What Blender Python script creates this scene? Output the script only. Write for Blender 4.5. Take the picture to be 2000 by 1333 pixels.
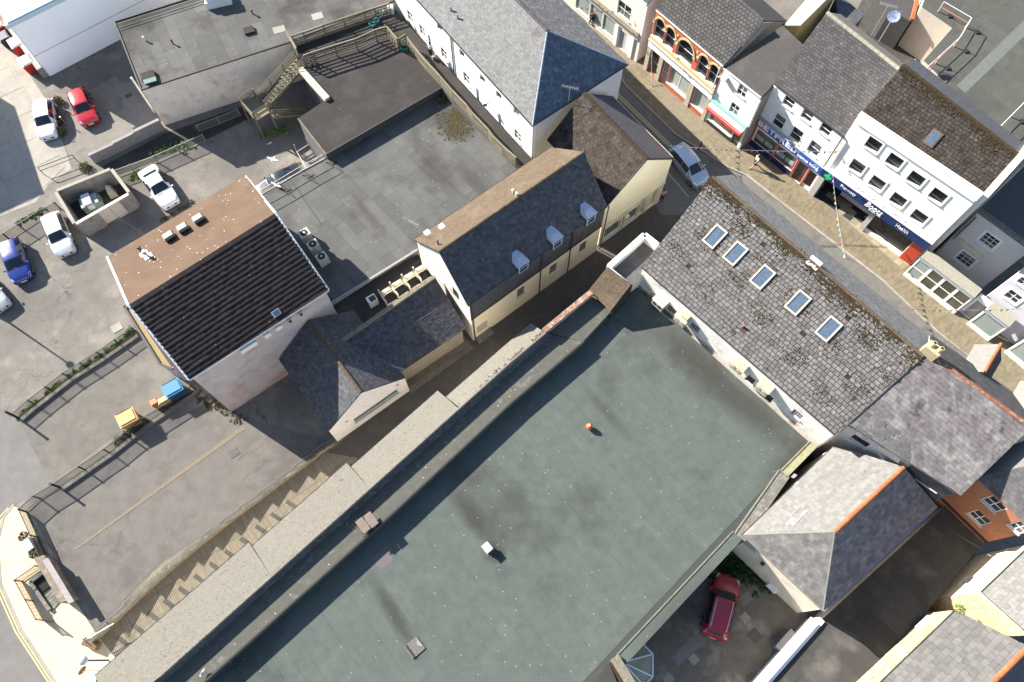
import bpy, bmesh, math, random
from mathutils import Vector, Matrix
R=random.Random(7)
for o in list(bpy.data.objects): bpy.data.objects.remove(o)
sc=bpy.context.scene
# ---------------------------------------------------------------- camera, sky, sun, exposure
F=1450.0; TH=math.atan(613.5/F); H=56.0
CT,ST=math.cos(TH),math.sin(TH)
cd=bpy.data.cameras.new('camera'); cam=bpy.data.objects.new('camera',cd); sc.collection.objects.link(cam)
cam.location=(0,0,H); cam.rotation_euler=(TH,0,0); cd.sensor_width=36; cd.lens=36*F/2000; cd.clip_end=2000; cd.clip_start=.5
sc.camera=cam
sc.render.resolution_x=1024; sc.render.resolution_y=682
SUN_AZ=math.radians(180-32.3); SUN_EL=math.radians(29)   # direction towards the sun, angle from +X
wd=bpy.data.worlds.new('World'); sc.world=wd; wd.use_nodes=True
nt=wd.node_tree; bg=nt.nodes['Background']; sky=nt.nodes.new('ShaderNodeTexSky'); sky.sky_type='NISHITA'; sky.sun_disc=False
sky.sun_elevation=SUN_EL; sky.sun_rotation=math.pi/2-SUN_AZ; sky.air_density=1.0; sky.dust_density=.6; sky.ozone_density=1.0
nt.links.new(sky.outputs[0],bg.inputs[0]); bg.inputs[1].default_value=.08
sl=bpy.data.lights.new('sun','SUN'); sl.energy=5.0; sl.angle=math.radians(.5); sl.color=(1,.94,.85)
so=bpy.data.objects.new('sun',sl); sc.collection.objects.link(so)
sd=Vector((math.cos(SUN_AZ)*math.cos(SUN_EL),math.sin(SUN_AZ)*math.cos(SUN_EL),math.sin(SUN_EL)))
so.rotation_euler=sd.to_track_quat('Z','Y').to_euler()
vs=sc.view_settings; vs.view_transform='Standard'; vs.look='None'; vs.gamma=1; vs.use_curve_mapping=False; vs.exposure=1.76
# ---------------------------------------------------------------- pixel <-> place
def ray(x,y):
    a,b=(x-1000)/F,-(y-666.5)/F
    return Vector((a,b*CT+ST,b*ST-CT))
def P(x,y,z=0.):
    d=ray(x,y); t=(z-H)/d.z; return Vector((d.x*t,d.y*t,z))
def pix(v):
    Z=v.z-H; b=v.y*CT+Z*ST; w=v.y*ST-Z*CT
    return (1000+F*v.x/w,666.5-F*b/w)
def onplane(x,y,p,n):
    d=ray(x,y); o=Vector((0,0,H)); t=(p-o).dot(n)/d.dot(n); return o+d*t
def hgt(top,bot,zb=0.):
    B=P(bot[0],bot[1],zb); best=(1e9,0)
    for i in range(0,1600):
        q=pix(Vector((B.x,B.y,zb+i*.01))); e=(q[0]-top[0])**2+(q[1]-top[1])**2
        if e<best[0]: best=(e,zb+i*.01)
    return best[1]
UP=Vector((0,0,1))
# ---------------------------------------------------------------- materials
MATS={}
# measured against the photograph: one reflectance factor (r,g,b) per material
TUNE=dict(shade_blue_slate=(.75,.9,1.1),shaded_slate=(1.5,1.35,1.3),terracotta=(.62,.6,.65),dry_growth=(.7,.7,.7),lichen_ridge=(.6,.6,.6),buff_strip=(.5,.52,.55),brown_moss=(.42,.42,.5),buff_slab_loose=(.5,.55,.6),white_render=(1.1,1.1,1.1),cream_render=(1.08,1.14,1.3),pebble_dash=(1.15,1.1,1.1),weathered_pale_render=(1.5,1.42,1.32),smooth_white_cladding=(1.32,1.32,1.28),purple_grey_slate=(.5,.49,.5),green_felt=(.57,.59,.57),grey_felt=(.66,.68,.7),brown_grey_felt=(.41,.4,.42),brown_fibre_slate=(.345,.31,.285),grey_slate_lichen=(.5,.5,.52),grey_slate=(.44,.44,.45),mossy_slate=(.34,.3,.285),bleached_slate=(.4,.405,.42),silver_slate=(.42,.43,.44),stone_chip_roofing=(.3,.3,.3),brown_black_tile=(.34,.28,.29),buff_paver=(.62,.66,.7),buff_slab=(.68,.71,.76),lichened_asbestos_slate=(.34,.295,.25),large_grey_slate=(.34,.34,.35),olive_felt=(.6,.6,.6),terrace_tarmac=(.72,.72,.74),grey_tarmac=(.74,.74,.77),worn_asphalt=(.92,.9,.88),smooth_asphalt=(.85,.85,.86),street_slope_slate=(.65,.6,.62),hip_slate=(.6,.6,.6),house_slate=(.45,.45,.46),concrete=(.85,.85,.85),yard_asphalt=(2.1,2.0,1.85),lichened_felt=(.6,.6,.58),dark_slate=(1.2,1.25,1.35),street_side_slate=(.6,.6,.62),concrete_coping=(.6,.6,.6),weathered_cowl=(.6,.6,.6),weathered_timber=(.75,.75,.75),pale_car_park=(.8,.8,.8),plain_dark_roof=(.6,.6,.6))
def M(name,c1,c2=None,sc_=3.,rough=.85,bump=0.,bsc=30.,big=None,bigsc=.3,biglo=.5,bighi=.7,spk=None,spksc=6.,spkr=.06,rnd=0.,metal=0.,spec=.3,coat=0.,streak=None,stdir=None,emit=0.,mid=None,midsc=1.2,midlo=.5,midhi=.65,midamt=1.,bigamt=1.,crack=None,crsc=.4,spots=None,spotc=None):
    if name in MATS: return MATS[name]
    m=bpy.data.materials.new(name); m.use_nodes=True; t=m.node_tree; N=t.nodes; L=t.links
    b=N['Principled BSDF']; b.inputs['Roughness'].default_value=rough; b.inputs['Metallic'].default_value=metal
    b.inputs['Specular IOR Level'].default_value=spec
    if coat: b.inputs['Coat Weight'].default_value=coat; b.inputs['Coat Roughness'].default_value=.04
    tn=TUNE.get(name,(1,1,1))
    def col(c,s=True): return (c[0]*tn[0],c[1]*tn[1],c[2]*tn[2],1) if s else (c[0],c[1],c[2],1)
    geo=N.new('ShaderNodeNewGeometry'); pos=geo.outputs['Position']
    def noise(s,det=6,ro=.6,vec=None):
        n=N.new('ShaderNodeTexNoise'); n.inputs['Scale'].default_value=s; n.inputs['Detail'].default_value=det; n.inputs['Roughness'].default_value=ro
        L.new(vec or pos,n.inputs['Vector']); return n.outputs['Fac']
    def ramp(f,lo,hi,amt=1.):
        r=N.new('ShaderNodeMapRange'); r.inputs[1].default_value=lo; r.inputs[2].default_value=hi; r.inputs[4].default_value=amt; L.new(f,r.inputs[0]); return r.outputs[0]
    def mix(f,a,bb):
        x=N.new('ShaderNodeMix'); x.data_type='RGBA'; 
        if isinstance(f,float): x.inputs[0].default_value=f
        else: L.new(f,x.inputs[0])
        for i,v in ((6,a),(7,bb)):
            if isinstance(v,tuple): x.inputs[i].default_value=v
            else: L.new(v,x.inputs[i])
        return x.outputs[2]
    c=col(c1)
    if c2: c=mix(ramp(noise(sc_),.32,.68),c,col(c2))
    if mid: c=mix(ramp(noise(midsc,8,.65),midlo,midhi,midamt),c,col(mid))
    if big: c=mix(ramp(noise(bigsc,7,.62),biglo,bighi,bigamt),c,col(big))
    if crack:
        ns=N.new('ShaderNodeTexNoise'); ns.inputs['Scale'].default_value=.9; ns.inputs['Detail'].default_value=5; L.new(pos,ns.inputs['Vector'])
        ad=N.new('ShaderNodeVectorMath'); ad.operation='MULTIPLY_ADD'; L.new(ns.outputs['Color'],ad.inputs[0]); ad.inputs[1].default_value=(1.6,1.6,0); L.new(pos,ad.inputs[2])
        vo=N.new('ShaderNodeTexVoronoi'); vo.feature='DISTANCE_TO_EDGE'; vo.inputs['Scale'].default_value=crsc; L.new(ad.outputs[0],vo.inputs['Vector'])
        ln=ramp(vo.outputs['Distance'],.012,.004); mk=ramp(noise(.22,3),.5,.6); mu=N.new('ShaderNodeMath'); mu.operation='MULTIPLY'; L.new(ln,mu.inputs[0]); L.new(mk,mu.inputs[1])
        m2=N.new('ShaderNodeMath'); m2.operation='MULTIPLY'; L.new(mu.outputs[0],m2.inputs[0]); m2.inputs[1].default_value=.7; c=mix(m2.outputs[0],c,col(crack))
    if spots:
        for (sx,sy,sz_,ra,rb,an_,am) in spots:
            mp=N.new('ShaderNodeMapping'); mp.vector_type='TEXTURE'; L.new(pos,mp.inputs[0]); q=P(sx,sy,sz_); mp.inputs['Location'].default_value=(q.x,q.y,sz_); mp.inputs['Rotation'].default_value=(0,0,an_); mp.inputs['Scale'].default_value=(ra,rb,1e3)
            ln=N.new('ShaderNodeVectorMath'); ln.operation='LENGTH'; L.new(mp.outputs[0],ln.inputs[0]); nz=noise(1.6,6,.65); ad=N.new('ShaderNodeMath'); ad.operation='MULTIPLY_ADD'; L.new(nz,ad.inputs[0]); ad.inputs[1].default_value=1.1; L.new(ln.outputs['Value'],ad.inputs[2])
            c=mix(ramp(ad.outputs[0],1.6,.85,am),c,col(spotc))
    if streak:
        mp=N.new('ShaderNodeMapping'); mp.vector_type='POINT'; L.new(pos,mp.inputs[0]); mp.inputs['Rotation'].default_value=(0,0,stdir[0]); mp.inputs['Scale'].default_value=stdir[1]
        c=mix(ramp(noise(1.,5,.6,mp.outputs[0]),.5,.75,.75),c,col(streak))
    if spk:
        v=N.new('ShaderNodeTexVoronoi'); v.inputs['Scale'].default_value=spksc; L.new(pos,v.inputs['Vector'])
        th=N.new('ShaderNodeMapRange'); th.inputs[1].default_value=spkr; th.inputs[2].default_value=spkr*.6; L.new(v.outputs['Distance'],th.inputs[0])
        s2=N.new('ShaderNodeSeparateColor'); L.new(v.outputs['Color'],s2.inputs[0])
        g=N.new('ShaderNodeMath'); g.operation='GREATER_THAN'; g.inputs[1].default_value=.45; L.new(s2.outputs[0],g.inputs[0])
        mu=N.new('ShaderNodeMath'); mu.operation='MULTIPLY'; L.new(th.outputs[0],mu.inputs[0]); L.new(g.outputs[0],mu.inputs[1])
        c=mix(mu.outputs[0],c,col(spk,False))
    if rnd:
        at=N.new('ShaderNodeAttribute'); at.attribute_name='rnd'; oi=N.new('ShaderNodeObjectInfo')
        ad=N.new('ShaderNodeMath'); ad.operation='ADD'; L.new(at.outputs['Fac'],ad.inputs[0]); L.new(oi.outputs['Random'],ad.inputs[1])
        fr=N.new('ShaderNodeMath'); fr.operation='FRACT'; L.new(ad.outputs[0],fr.inputs[0])
        hsv=N.new('ShaderNodeHueSaturation'); mr=N.new('ShaderNodeMapRange'); mr.inputs[3].default_value=1-rnd; mr.inputs[4].default_value=1+rnd; L.new(fr.outputs[0],mr.inputs[0])
        L.new(mr.outputs[0],hsv.inputs['Value'])
        if isinstance(c,tuple): hsv.inputs['Color'].default_value=c
        else: L.new(c,hsv.inputs['Color'])
        c=hsv.outputs[0]
    if isinstance(c,tuple): b.inputs['Base Color'].default_value=c
    else: L.new(c,b.inputs['Base Color'])
    if bump:
        bp=N.new('ShaderNodeBump'); bp.inputs['Strength'].default_value=min(1,bump); bp.inputs['Distance'].default_value=.03
        L.new(noise(bsc,5,.7),bp.inputs['Height']); L.new(bp.outputs[0],b.inputs['Normal'])
    if emit:
        b.inputs['Emission Color'].default_value=col(c1); b.inputs['Emission Strength'].default_value=emit
    MATS[name]=m; return m
def paint(name,c,rough=.5,metal=0,spec=.4,coat=0): return M(name,c,tuple(x*.9 for x in c),8.,rough,0,metal=metal,spec=spec,coat=coat)
# ---------------------------------------------------------------- mesh builder
ORG={}
class MB:
    def __init__(s): s.v=[]; s.f=[]; s.r=[]; s.cur=0.
    def poly(s,pts):
        i=len(s.v); s.v+= [Vector(p) for p in pts]; s.f.append(tuple(range(i,i+len(pts)))); s.r.append(s.cur); return s
    def prism(s,pts,d):
        """closed prism: pts polygon extruded by vector d"""
        d=Vector(d) if not isinstance(d,(int,float)) else Vector((0,0,d)); n=len(pts); a=[Vector(p) for p in pts]; b=[p+d for p in a]
        nn=Vector()
        for k in range(n): nn+=a[k].cross(a[(k+1)%n])
        if nn.dot(d)<0: a,b=b,a
        i=len(s.v); s.v+=a+b
        s.f.append(tuple(range(i+n-1,i-1,-1))); s.f.append(tuple(range(i+n,i+2*n)))
        for k in range(n):
            j=(k+1)%n; s.f.append((i+k,i+j,i+n+j,i+n+k))
        s.r+=[s.cur]*(n+2); return s
    def box(s,c,dx,dy,dz,ax=None):
        """box centre c (bottom centre), half sizes along axes"""
        X,Y,Z=ax or (Vector((1,0,0)),Vector((0,1,0)),UP)
        c=Vector(c); q=[c+X*a*dx/2+Y*b*dy/2 for a,b in ((-1,-1),(1,-1),(1,1),(-1,1))]
        return s.prism(q,Z*dz)
    def beam(s,p,q,w,h,up=UP):
        p=Vector(p);q=Vector(q); d=(q-p).normalized(); x=d.cross(up)
        if x.length<1e-4: x=d.cross(Vector((1,0,0)))
        x.normalize(); y=x.cross(d)
        return s.prism([p+x*a*w/2+y*b*h/2 for a,b in ((-1,-1),(1,-1),(1,1),(-1,1))],q-p)
    def cyl(s,p,q,r,n=10,r2=None):
        p=Vector(p);q=Vector(q); d=(q-p).normalized(); x=d.orthogonal().normalized(); y=d.cross(x); r2=r if r2 is None else r2
        i=len(s.v)
        for c,rr in ((p,r),(q,r2)):
            for k in range(n):
                a=2*math.pi*k/n; s.v.append(c+x*math.cos(a)*rr+y*math.sin(a)*rr)
        s.f.append(tuple(range(i+n-1,i-1,-1))); s.f.append(tuple(range(i+n,i+2*n)))
        for k in range(n):
            j=(k+1)%n; s.f.append((i+k,i+j,i+n+j,i+n+k))
        s.r+=[s.cur]*(n+2); return s
    def tube(s,pts,r,n=6):
        for a,b in zip(pts[:-1],pts[1:]): s.cyl(a,b,r,n)
        return s
    def ball(s,c,rx,ry,rz,n=10,m=6,jit=0.):
        c=Vector(c); i=len(s.v); s.v.append(c+Vector((0,0,rz)))
        for a in range(1,m):
            for k in range(n):
                t=math.pi*a/m; u=2*math.pi*k/n; jj=1+R.uniform(-jit,jit); s.v.append(c+Vector((rx*math.sin(t)*math.cos(u),ry*math.sin(t)*math.sin(u),rz*math.cos(t)))*jj)
        s.v.append(c-Vector((0,0,rz))); e=len(s.v)-1
        for k in range(n):
            j=(k+1)%n; s.f.append((i,i+1+k,i+1+j)); s.r.append(s.cur)
            for a in range(m-2):
                o=i+1+a*n; s.f.append((o+k,o+n+k,o+n+j,o+j)); s.r.append(s.cur)
            o=i+1+(m-2)*n; s.f.append((o+k,e,o+j)); s.r.append(s.cur)
        return s
    def mesh(s,name,mat,org=Vector()):
        me=bpy.data.meshes.new(name); me.from_pydata([v-org for v in s.v],[],s.f)
        if any(s.r):
            a=me.attributes.new('rnd','FLOAT','FACE'); a.data.foreach_set('value',s.r)
        if mat: me.materials.append(mat)
        me.update(); return me
    def build(s,name,mat,parent=None,label=None,cat=None,group=None,kind=None,local=False,smooth=False):
        org=Vector() if local else ORG.get(parent.name,Vector()) if parent else Vector()
        if not parent and not local and s.v:
            lo=[min(v[k] for v in s.v) for k in range(3)]; hi=[max(v[k] for v in s.v) for k in range(3)]; org=Vector(((lo[0]+hi[0])/2,(lo[1]+hi[1])/2,lo[2]))
        me=s.mesh(name,mat,org); 
        if smooth: me.polygons.foreach_set('use_smooth',[True]*len(me.polygons))
        o=bpy.data.objects.new(name,me); sc.collection.objects.link(o)
        if parent: o.parent=parent
        elif not local: o.location=org
        ORG[o.name]=org
        tag(o,label,cat,group,kind); return o
def tag(o,label=None,cat=None,group=None,kind=None):
    for k,v in (('label',label),('category',cat),('group',group),('kind',kind)):
        if v: o[k]=v
    return o
def thing(name,loc,label,cat,group=None,rz=0.,local=False):
    o=bpy.data.objects.new(name,None); sc.collection.objects.link(o); o.location=loc; o.rotation_euler=(0,0,rz); o.empty_display_size=.2
    ORG[o.name]=Vector() if local else Vector(loc); tag(o,label,cat,group); return o
def bx(name,mat,parent,c,dx,dy,dz,ax=None,**k): return MB().box(c,dx,dy,dz,ax).build(name,mat,parent,**k)
def ccw(p2):
    a=sum(p2[i][0]*p2[(i+1)%len(p2)][1]-p2[(i+1)%len(p2)][0]*p2[i][1] for i in range(len(p2))); return p2 if a>0 else p2[::-1]
def clip(sub,cl):
    out=sub
    for i in range(len(cl)):
        a=cl[i]; b=cl[(i+1)%len(cl)]; inp=out; out=[]
        if not inp: return []
        def side(p): return (b[0]-a[0])*(p[1]-a[1])-(b[1]-a[1])*(p[0]-a[0])
        for k in range(len(inp)):
            p=inp[k-1]; q=inp[k]; sp=side(p); sq=side(q)
            if sq>=0:
                if sp<0: t=sp/(sp-sq); out.append((p[0]+(q[0]-p[0])*t,p[1]+(q[1]-p[1])*t))
                out.append(q)
            elif sp>=0: t=sp/(sp-sq); out.append((p[0]+(q[0]-p[0])*t,p[1]+(q[1]-p[1])*t))
    return out
def area(p): return abs(sum(p[i][0]*p[(i+1)%len(p)][1]-p[(i+1)%len(p)][0]*p[i][1] for i in range(len(p))))/2
def field(parent,poly,eu,w,g,t,mat,name,tilt=0.,gap=.012,indiv=300,stagger=.5,jw=0.,base=0.,drop=0.,lenj=0.):
    """lay pieces in courses on a convex coplanar polygon; eu = direction of the courses"""
    poly=[Vector(p) for p in poly]; n=Vector()
    for k in range(len(poly)): n+=(poly[k]-poly[0]).cross(poly[(k+1)%len(poly)]-poly[0])
    n.normalize(); n=n if n.z>0 else -n
    eu=(Vector(eu)-n*n.dot(Vector(eu))).normalized(); ev=n.cross(eu)
    if ev.z<-1e-3: eu=-eu; ev=-ev
    o=poly[0]; p2=ccw([((p-o).dot(eu),(p-o).dot(ev)) for p in poly])
    u0=min(p[0] for p in p2); u1=max(p[0] for p in p2); v0=min(p[1] for p in p2); v1=max(p[1] for p in p2)
    pcs=[]; rows=int((v1-v0)/g)+2
    for j in range(rows):
        u=u0-w*( (j%2)*stagger if stagger<1 else R.random())-w*.01
        va=v0+j*g
        while u<u1:
            ww=w*(1+R.uniform(-jw,jw)) if jw else w
            if drop and R.random()<drop: u+=ww; continue
            rect=[(u+gap/2,va+gap/2),(u+ww-gap/2,va+gap/2),(u+ww-gap/2,va+g-gap/2),(u+gap/2,va+g-gap/2)]
            c=clip(rect,p2)
            if len(c)>=3 and area(c)>.06*w*g:
                full=abs(area(c)-(ww-gap)*(g-gap))<1e-6
                pcs.append((u,va,ww,c,full))
            u+=ww
    def solid(mb,c,va,off,dz):
        i=len(mb.v); k=len(c)
        for h in (0,1):
            for (a,b) in c:
                hh=base+dz+(t+tilt*(1-(b-va)/g) if h else (-.02 if base==0 else 0))
                mb.v.append(o+eu*a+ev*b+n*hh-off)
        mb.f.append(tuple(range(i+k,i+2*k))); mb.r.append(mb.cur)
        for q in range(k):
            r=(q+1)%k; mb.f.append((i+q,i+r,i+k+r,i+k+q)); mb.r.append(mb.cur)
    sel=[]
    for idx,(u,va,ww,c,full) in enumerate(pcs):
        cc=o+eu*(sum(p[0] for p in c)/len(c))+ev*(sum(p[1] for p in c)/len(c)); q=pix(cc)
        if -5<q[0]<2005 and -5<q[1]<1338: sel.append(((cc-cam.location).length/max(.2,area(c)/(w*g))**.5,idx))
    sel=set(i for _,i in sorted(sel)[:indiv]) if indiv<len(pcs) else set(range(len(pcs)))
    rest=MB(); shared=None; porg=ORG.get(parent.name,Vector())
    for idx,(u,va,ww,c,full) in enumerate(pcs):
        dz=R.uniform(0,.8)*t if t<.03 else 0.
        if idx not in sel: rest.cur=R.random(); solid(rest,c,va,Vector(),dz); continue
        if full and not jw:
            if shared is None:
                mb=MB(); cl=[(gap/2,gap/2),(w-gap/2,gap/2),(w-gap/2,g-gap/2),(gap/2,g-gap/2)]
                for h in (0,1):
                    for (a,b) in cl: mb.v.append(eu*a+ev*b+n*(base+(t+tilt*(1-b/g) if h else (-.02 if base==0 else 0))))
                mb.f=[(4,5,6,7)]+[(q,(q+1)%4,4+(q+1)%4,4+q) for q in range(4)]
                shared=mb.mesh(name,mat)
            ob=bpy.data.objects.new(name,shared); ob.location=o+eu*u+ev*va+n*dz-porg
        else:
            mb=MB(); off=o+eu*u+ev*va; solid(mb,c,va,off,dz); ob=bpy.data.objects.new(name,mb.mesh(name,mat)); ob.location=off-porg
        sc.collection.objects.link(ob); ob.parent=parent
    if rest.f: rest.build(name+'s_beyond',mat,parent,kind='stuff')
    return n
def along(a,b): d=Vector(b)-Vector(a); return d
def slab(parent,pts,th,mat,name='roof'):
    """roof deck: coplanar pts, thickness downwards along its normal"""
    n=Vector(); p=[Vector(q) for q in pts]
    for k in range(len(p)): n+=(p[k]-p[0]).cross(p[(k+1)%len(p)]-p[0])
    n.normalize(); n=n if n.z>0 else -n
    return MB().prism(p,-n*th).build(name,mat,parent)
def walls(parent,tops,z0,mat,close=True,name='wall'):
    k=len(tops)
    for i in range(k if close else k-1):
        a=Vector(tops[i]); b=Vector(tops[(i+1)%k])
        n=Vector((-(b-a).y,(b-a).x,0)).normalized()*.12
        MB().prism([a,b,Vector((b.x,b.y,z0)),Vector((a.x,a.y,z0))],n if False else -n).build(name,mat,parent)
class Facade:
    def __init__(s,th,A,B,z0,mat,reveal=.12,ztop=None):
        s.th=th; s.A=Vector(A); s.B=Vector(B); s.z0=z0; s.z1=ztop if ztop else min(A[2],B[2]); s.mat=mat; s.rv=reveal
        d=s.B-s.A; d.z=0; s.w=d.length; s.u=d/s.w; s.n=Vector((s.u.y,-s.u.x,0)); s.holes=[]; s.wins=[]
        s.ax=(s.u,s.n,UP)
    def at(s,x,y,d=0.):
        q=onplane(x,y,s.A+s.n*d,s.n); return ((q-s.A).dot(s.u),q.z)
    def pt(s,u,z,d=0.): q=s.A+s.u*u+s.n*d; return Vector((q.x,q.y,z))
    def rect(s,mb,u0,u1,z0,z1,d0,d1): return mb.prism([s.pt(u0,z0,d0),s.pt(u1,z0,d0),s.pt(u1,z1,d0),s.pt(u0,z1,d0)],s.n*(d1-d0))
    def hole(s,u0,u1,z0,z1,arch=False): s.holes.append((max(.02,u0),min(s.w-.02,u1),max(s.z0+.01,z0),min(s.z1-.02,z1),arch))
    def win(s,x,y,w,h,cols=1,rows=2,sill=True,fm=None,gm=None,lab='window',bar=.05,surround=None,arch=False,by='c'):
        u,z=s.at(x,y)
        s.winuz(u-w/2,u+w/2,z-h/2,z+h/2,cols,rows,sill,fm,gm,lab,bar,surround,arch)
    def winuz(s,u0,u1,z0,z1,cols=1,rows=2,sill=True,fm=None,gm=None,lab='window',bar=.05,surround=None,arch=False):
        s.hole(u0,u1,z0,z1,arch); u0,u1,z0,z1,_=s.holes[-1]; s.wins.append((u0,u1,z0,z1,cols,rows,sill,fm,gm,lab,bar,surround,arch))
    def build(s,name='wall',solid=True,back=True):
        mb=MB(); us=sorted(set([0,s.w]+[x for h in s.holes for x in h[:2]])); zs=sorted(set([s.z0,s.z1]+[x for h in s.holes for x in h[2:4]]))
        for i in range(len(us)-1):
            for j in range(len(zs)-1):
                um=(us[i]+us[i+1])/2; zm=(zs[j]+zs[j+1])/2
                if any(h[0]<um<h[1] and h[2]<zm<h[3] for h in s.holes): continue
                mb.poly([s.pt(us[i],zs[j]),s.pt(us[i+1],zs[j]),s.pt(us[i+1],zs[j+1]),s.pt(us[i],zs[j+1])])
        r=-s.rv
        for (u0,u1,z0,z1,ar) in s.holes:
            for a,b in (((u0,z0),(u1,z0)),((u1,z0),(u1,z1)),((u1,z1),(u0,z1)),((u0,z1),(u0,z0))):
                if ar and a[1]==z1 and b[1]==z1: continue
                mb.poly([s.pt(*a),s.pt(*b),s.pt(b[0],b[1],r),s.pt(a[0],a[1],r)])
            if ar:
                w=(u1-u0)/2; uc=(u0+u1)/2; hh=min(w*1.05,(z1-z0)*.6); zc=z1-hh; N_=10
                for sgn in (-1,1):
                    arc=[(uc+sgn*w*math.cos(t*math.pi/2/N_),zc+hh*math.sin(t*math.pi/2/N_)) for t in range(N_+1)]
                    mb.poly([s.pt(uc+sgn*w,z1)]+[s.pt(*q) for q in arc])
                    for a,b in zip(arc[:-1],arc[1:]): mb.poly([s.pt(*a),s.pt(*b),s.pt(b[0],b[1],r),s.pt(a[0],a[1],r)])
        # side and back returns so the wall has thickness
        T=-.3
        for a,b in (((0,s.z0),(0,s.z1)),((0,s.z1),(s.w,s.z1)),((s.w,s.z1),(s.w,s.z0))):
            mb.poly([s.pt(*a),s.pt(*b),s.pt(b[0],b[1],T),s.pt(a[0],a[1],T)])
        if back: mb.poly([s.pt(0,s.z0,T),s.pt(s.w,s.z0,T),s.pt(s.w,s.z1,T),s.pt(0,s.z1,T)])
        wall=mb.build(name,s.mat,s.th)
        for (u0,u1,z0,z1,cols,rows,sill,fm,gm,lab,bar,sur,ar) in s.wins:
            fm_=fm or MATS['white_paint']; d0=r+.01; d1=r+.06; fb=MB()
            bt=.06
            for q in ((u0,u0+bt,z0,z1),(u1-bt,u1,z0,z1),(u0+bt,u1-bt,z0,z0+bt),(u0+bt,u1-bt,z1-bt,z1)): s.rect(fb,*q,d0,d1)
            for k in range(1,cols): uu=u0+(u1-u0)*k/cols; s.rect(fb,uu-bar/2,uu+bar/2,z0+bt,z1-bt,d0,d1-.005)
            for k in range(1,rows): zz=z0+(z1-z0)*k/rows; s.rect(fb,u0+bt,u1-bt,zz-bar/2,zz+bar/2,d0,d1-.002)
            w=fb.build(lab,fm_,s.th)
            for k in range(rows):
                za=z0+(z1-z0)*k/rows; zb=z0+(z1-z0)*(k+1)/rows
                g=MB(); s.rect(g,u0+.02,u1-.02,za+.005,zb-.005,r-.02,r+.025+.006*(k%2)); g.build('pane',gm or MATS[R.choice(('glass0','glass1','glass2','glass_curtain'))],w)
            if sill:
                g=MB(); s.rect(g,u0-.08,u1+.08,z0-.09,z0+.004,r+.005,.09); g.build('sill',sur or MATS['sill_stone'],w)
            if sur and sill:
                g=MB()
                for q in ((u0-.16,u0-.002,z0-.09,z1+.16),(u1+.002,u1+.16,z0-.09,z1+.16),(u0-.002,u1+.002,z1+.002,z1+.16)): s.rect(g,*q,.003,.045)
                g.build('surround',sur,w)
        return wall
def text(body,parent,f,u0,u1,zc,h,mat,d,name='lettering',shear=0.,rot=0.,bold=0.):
    c=bpy.data.curves.new(name,'FONT'); c.body=body; c.size=1; c.extrude=.02; c.shear=shear; c.offset=bold; c.resolution_u=3
    o=bpy.data.objects.new(name,c); sc.collection.objects.link(o); dg=bpy.context.evaluated_depsgraph_get(); dg.update()
    me=bpy.data.meshes.new_from_object(o.evaluated_get(dg)); bpy.data.objects.remove(o)
    xs=[v.co.x for v in me.vertices]; ys=[v.co.y for v in me.vertices]; x0,x1,y0,y1=min(xs),max(xs),min(ys),max(ys)
    org=ORG.get(parent.name,Vector())
    for v in me.vertices:
        a=(v.co.x-x0)/(x1-x0); b=(v.co.y-y0)/(y1-y0); q=f.pt(u0+(u1-u0)*a,zc-h/2+h*b+rot*(a-.5),d+v.co.z+.02); v.co=q-org
    me.materials.clear(); me.materials.append(mat)
    ob=bpy.data.objects.new(name,me); sc.collection.objects.link(ob); ob.parent=parent; ORG[ob.name]=org; return ob
# ---------------------------------------------------------------- palette
M('white_paint',(.78,.78,.76),(.7,.7,.69),2.,.5,spec=.4)
M('sill_stone',(.62,.58,.5),(.5,.46,.38),4.,.8,.2)
M('glass0',(.012,.015,.018),(.03,.033,.035),.8,.06,spec=.5)
M('glass1',(.02,.024,.028),(.06,.06,.055),1.1,.07,spec=.5)
M('glass2',(.03,.035,.04),(.012,.014,.016),1.4,.05,spec=.5)
M('glass_curtain',(.03,.033,.036),(.2,.2,.19),7.,.08,spec=.5,streak=(.26,.26,.25),stdir=(.7,(9.,.6,.2)))
M('glass_pale',(.22,.26,.25),(.3,.33,.31),.6,.08,spec=.5)
M('glass_shop',(.05,.05,.035),(.12,.11,.085),.7,.05,spec=.5)
M('glass_sky',(.05,.08,.12),(.09,.12,.16),5.,.12,spec=.8)
white=M('white_render',(.74,.73,.7),(.66,.65,.61),1.2,.9,.25,40,big=(.5,.48,.43),bigsc=.5,biglo=.6,bighi=.85,bigamt=.6)
whitegr=M('stained_white_render',(.66,.64,.6),(.55,.53,.49),1.5,.9,.3,40,big=(.33,.2,.14),bigsc=.8,biglo=.56,bighi=.72,mid=(.4,.39,.36),midsc=2.5,midlo=.55,midhi=.75,midamt=.7)
cream=M('cream_render',(.72,.62,.38),(.66,.57,.36),1.,.9,.2,40,big=(.5,.45,.32),bigsc=.6,biglo=.6,bighi=.85,bigamt=.6)
pebble=M('pebble_dash',(.42,.38,.36),(.34,.31,.3),1.2,.95,.8,60,big=(.36,.2,.16),bigsc=.35,biglo=.55,bighi=.75,mid=(.26,.25,.25),midsc=.8,midlo=.5,midhi=.75,midamt=.7)
pale_r=M('weathered_pale_render',(.5,.47,.42),(.42,.4,.37),.9,.95,.4,30,big=(.2,.19,.18),bigsc=.7,biglo=.56,bighi=.8,mid=(.3,.3,.29),midsc=2.2,midlo=.55,midhi=.75)
bluewhite=M('smooth_white_cladding',(.7,.71,.74),(.66,.67,.7),.4,.7,.1,20)
stone=M('stone_wall',(.42,.33,.19),(.3,.24,.15),6.,.95,.9,14,mid=(.55,.48,.34),midsc=4.,midlo=.5,midhi=.6,rnd=.25)
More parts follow.
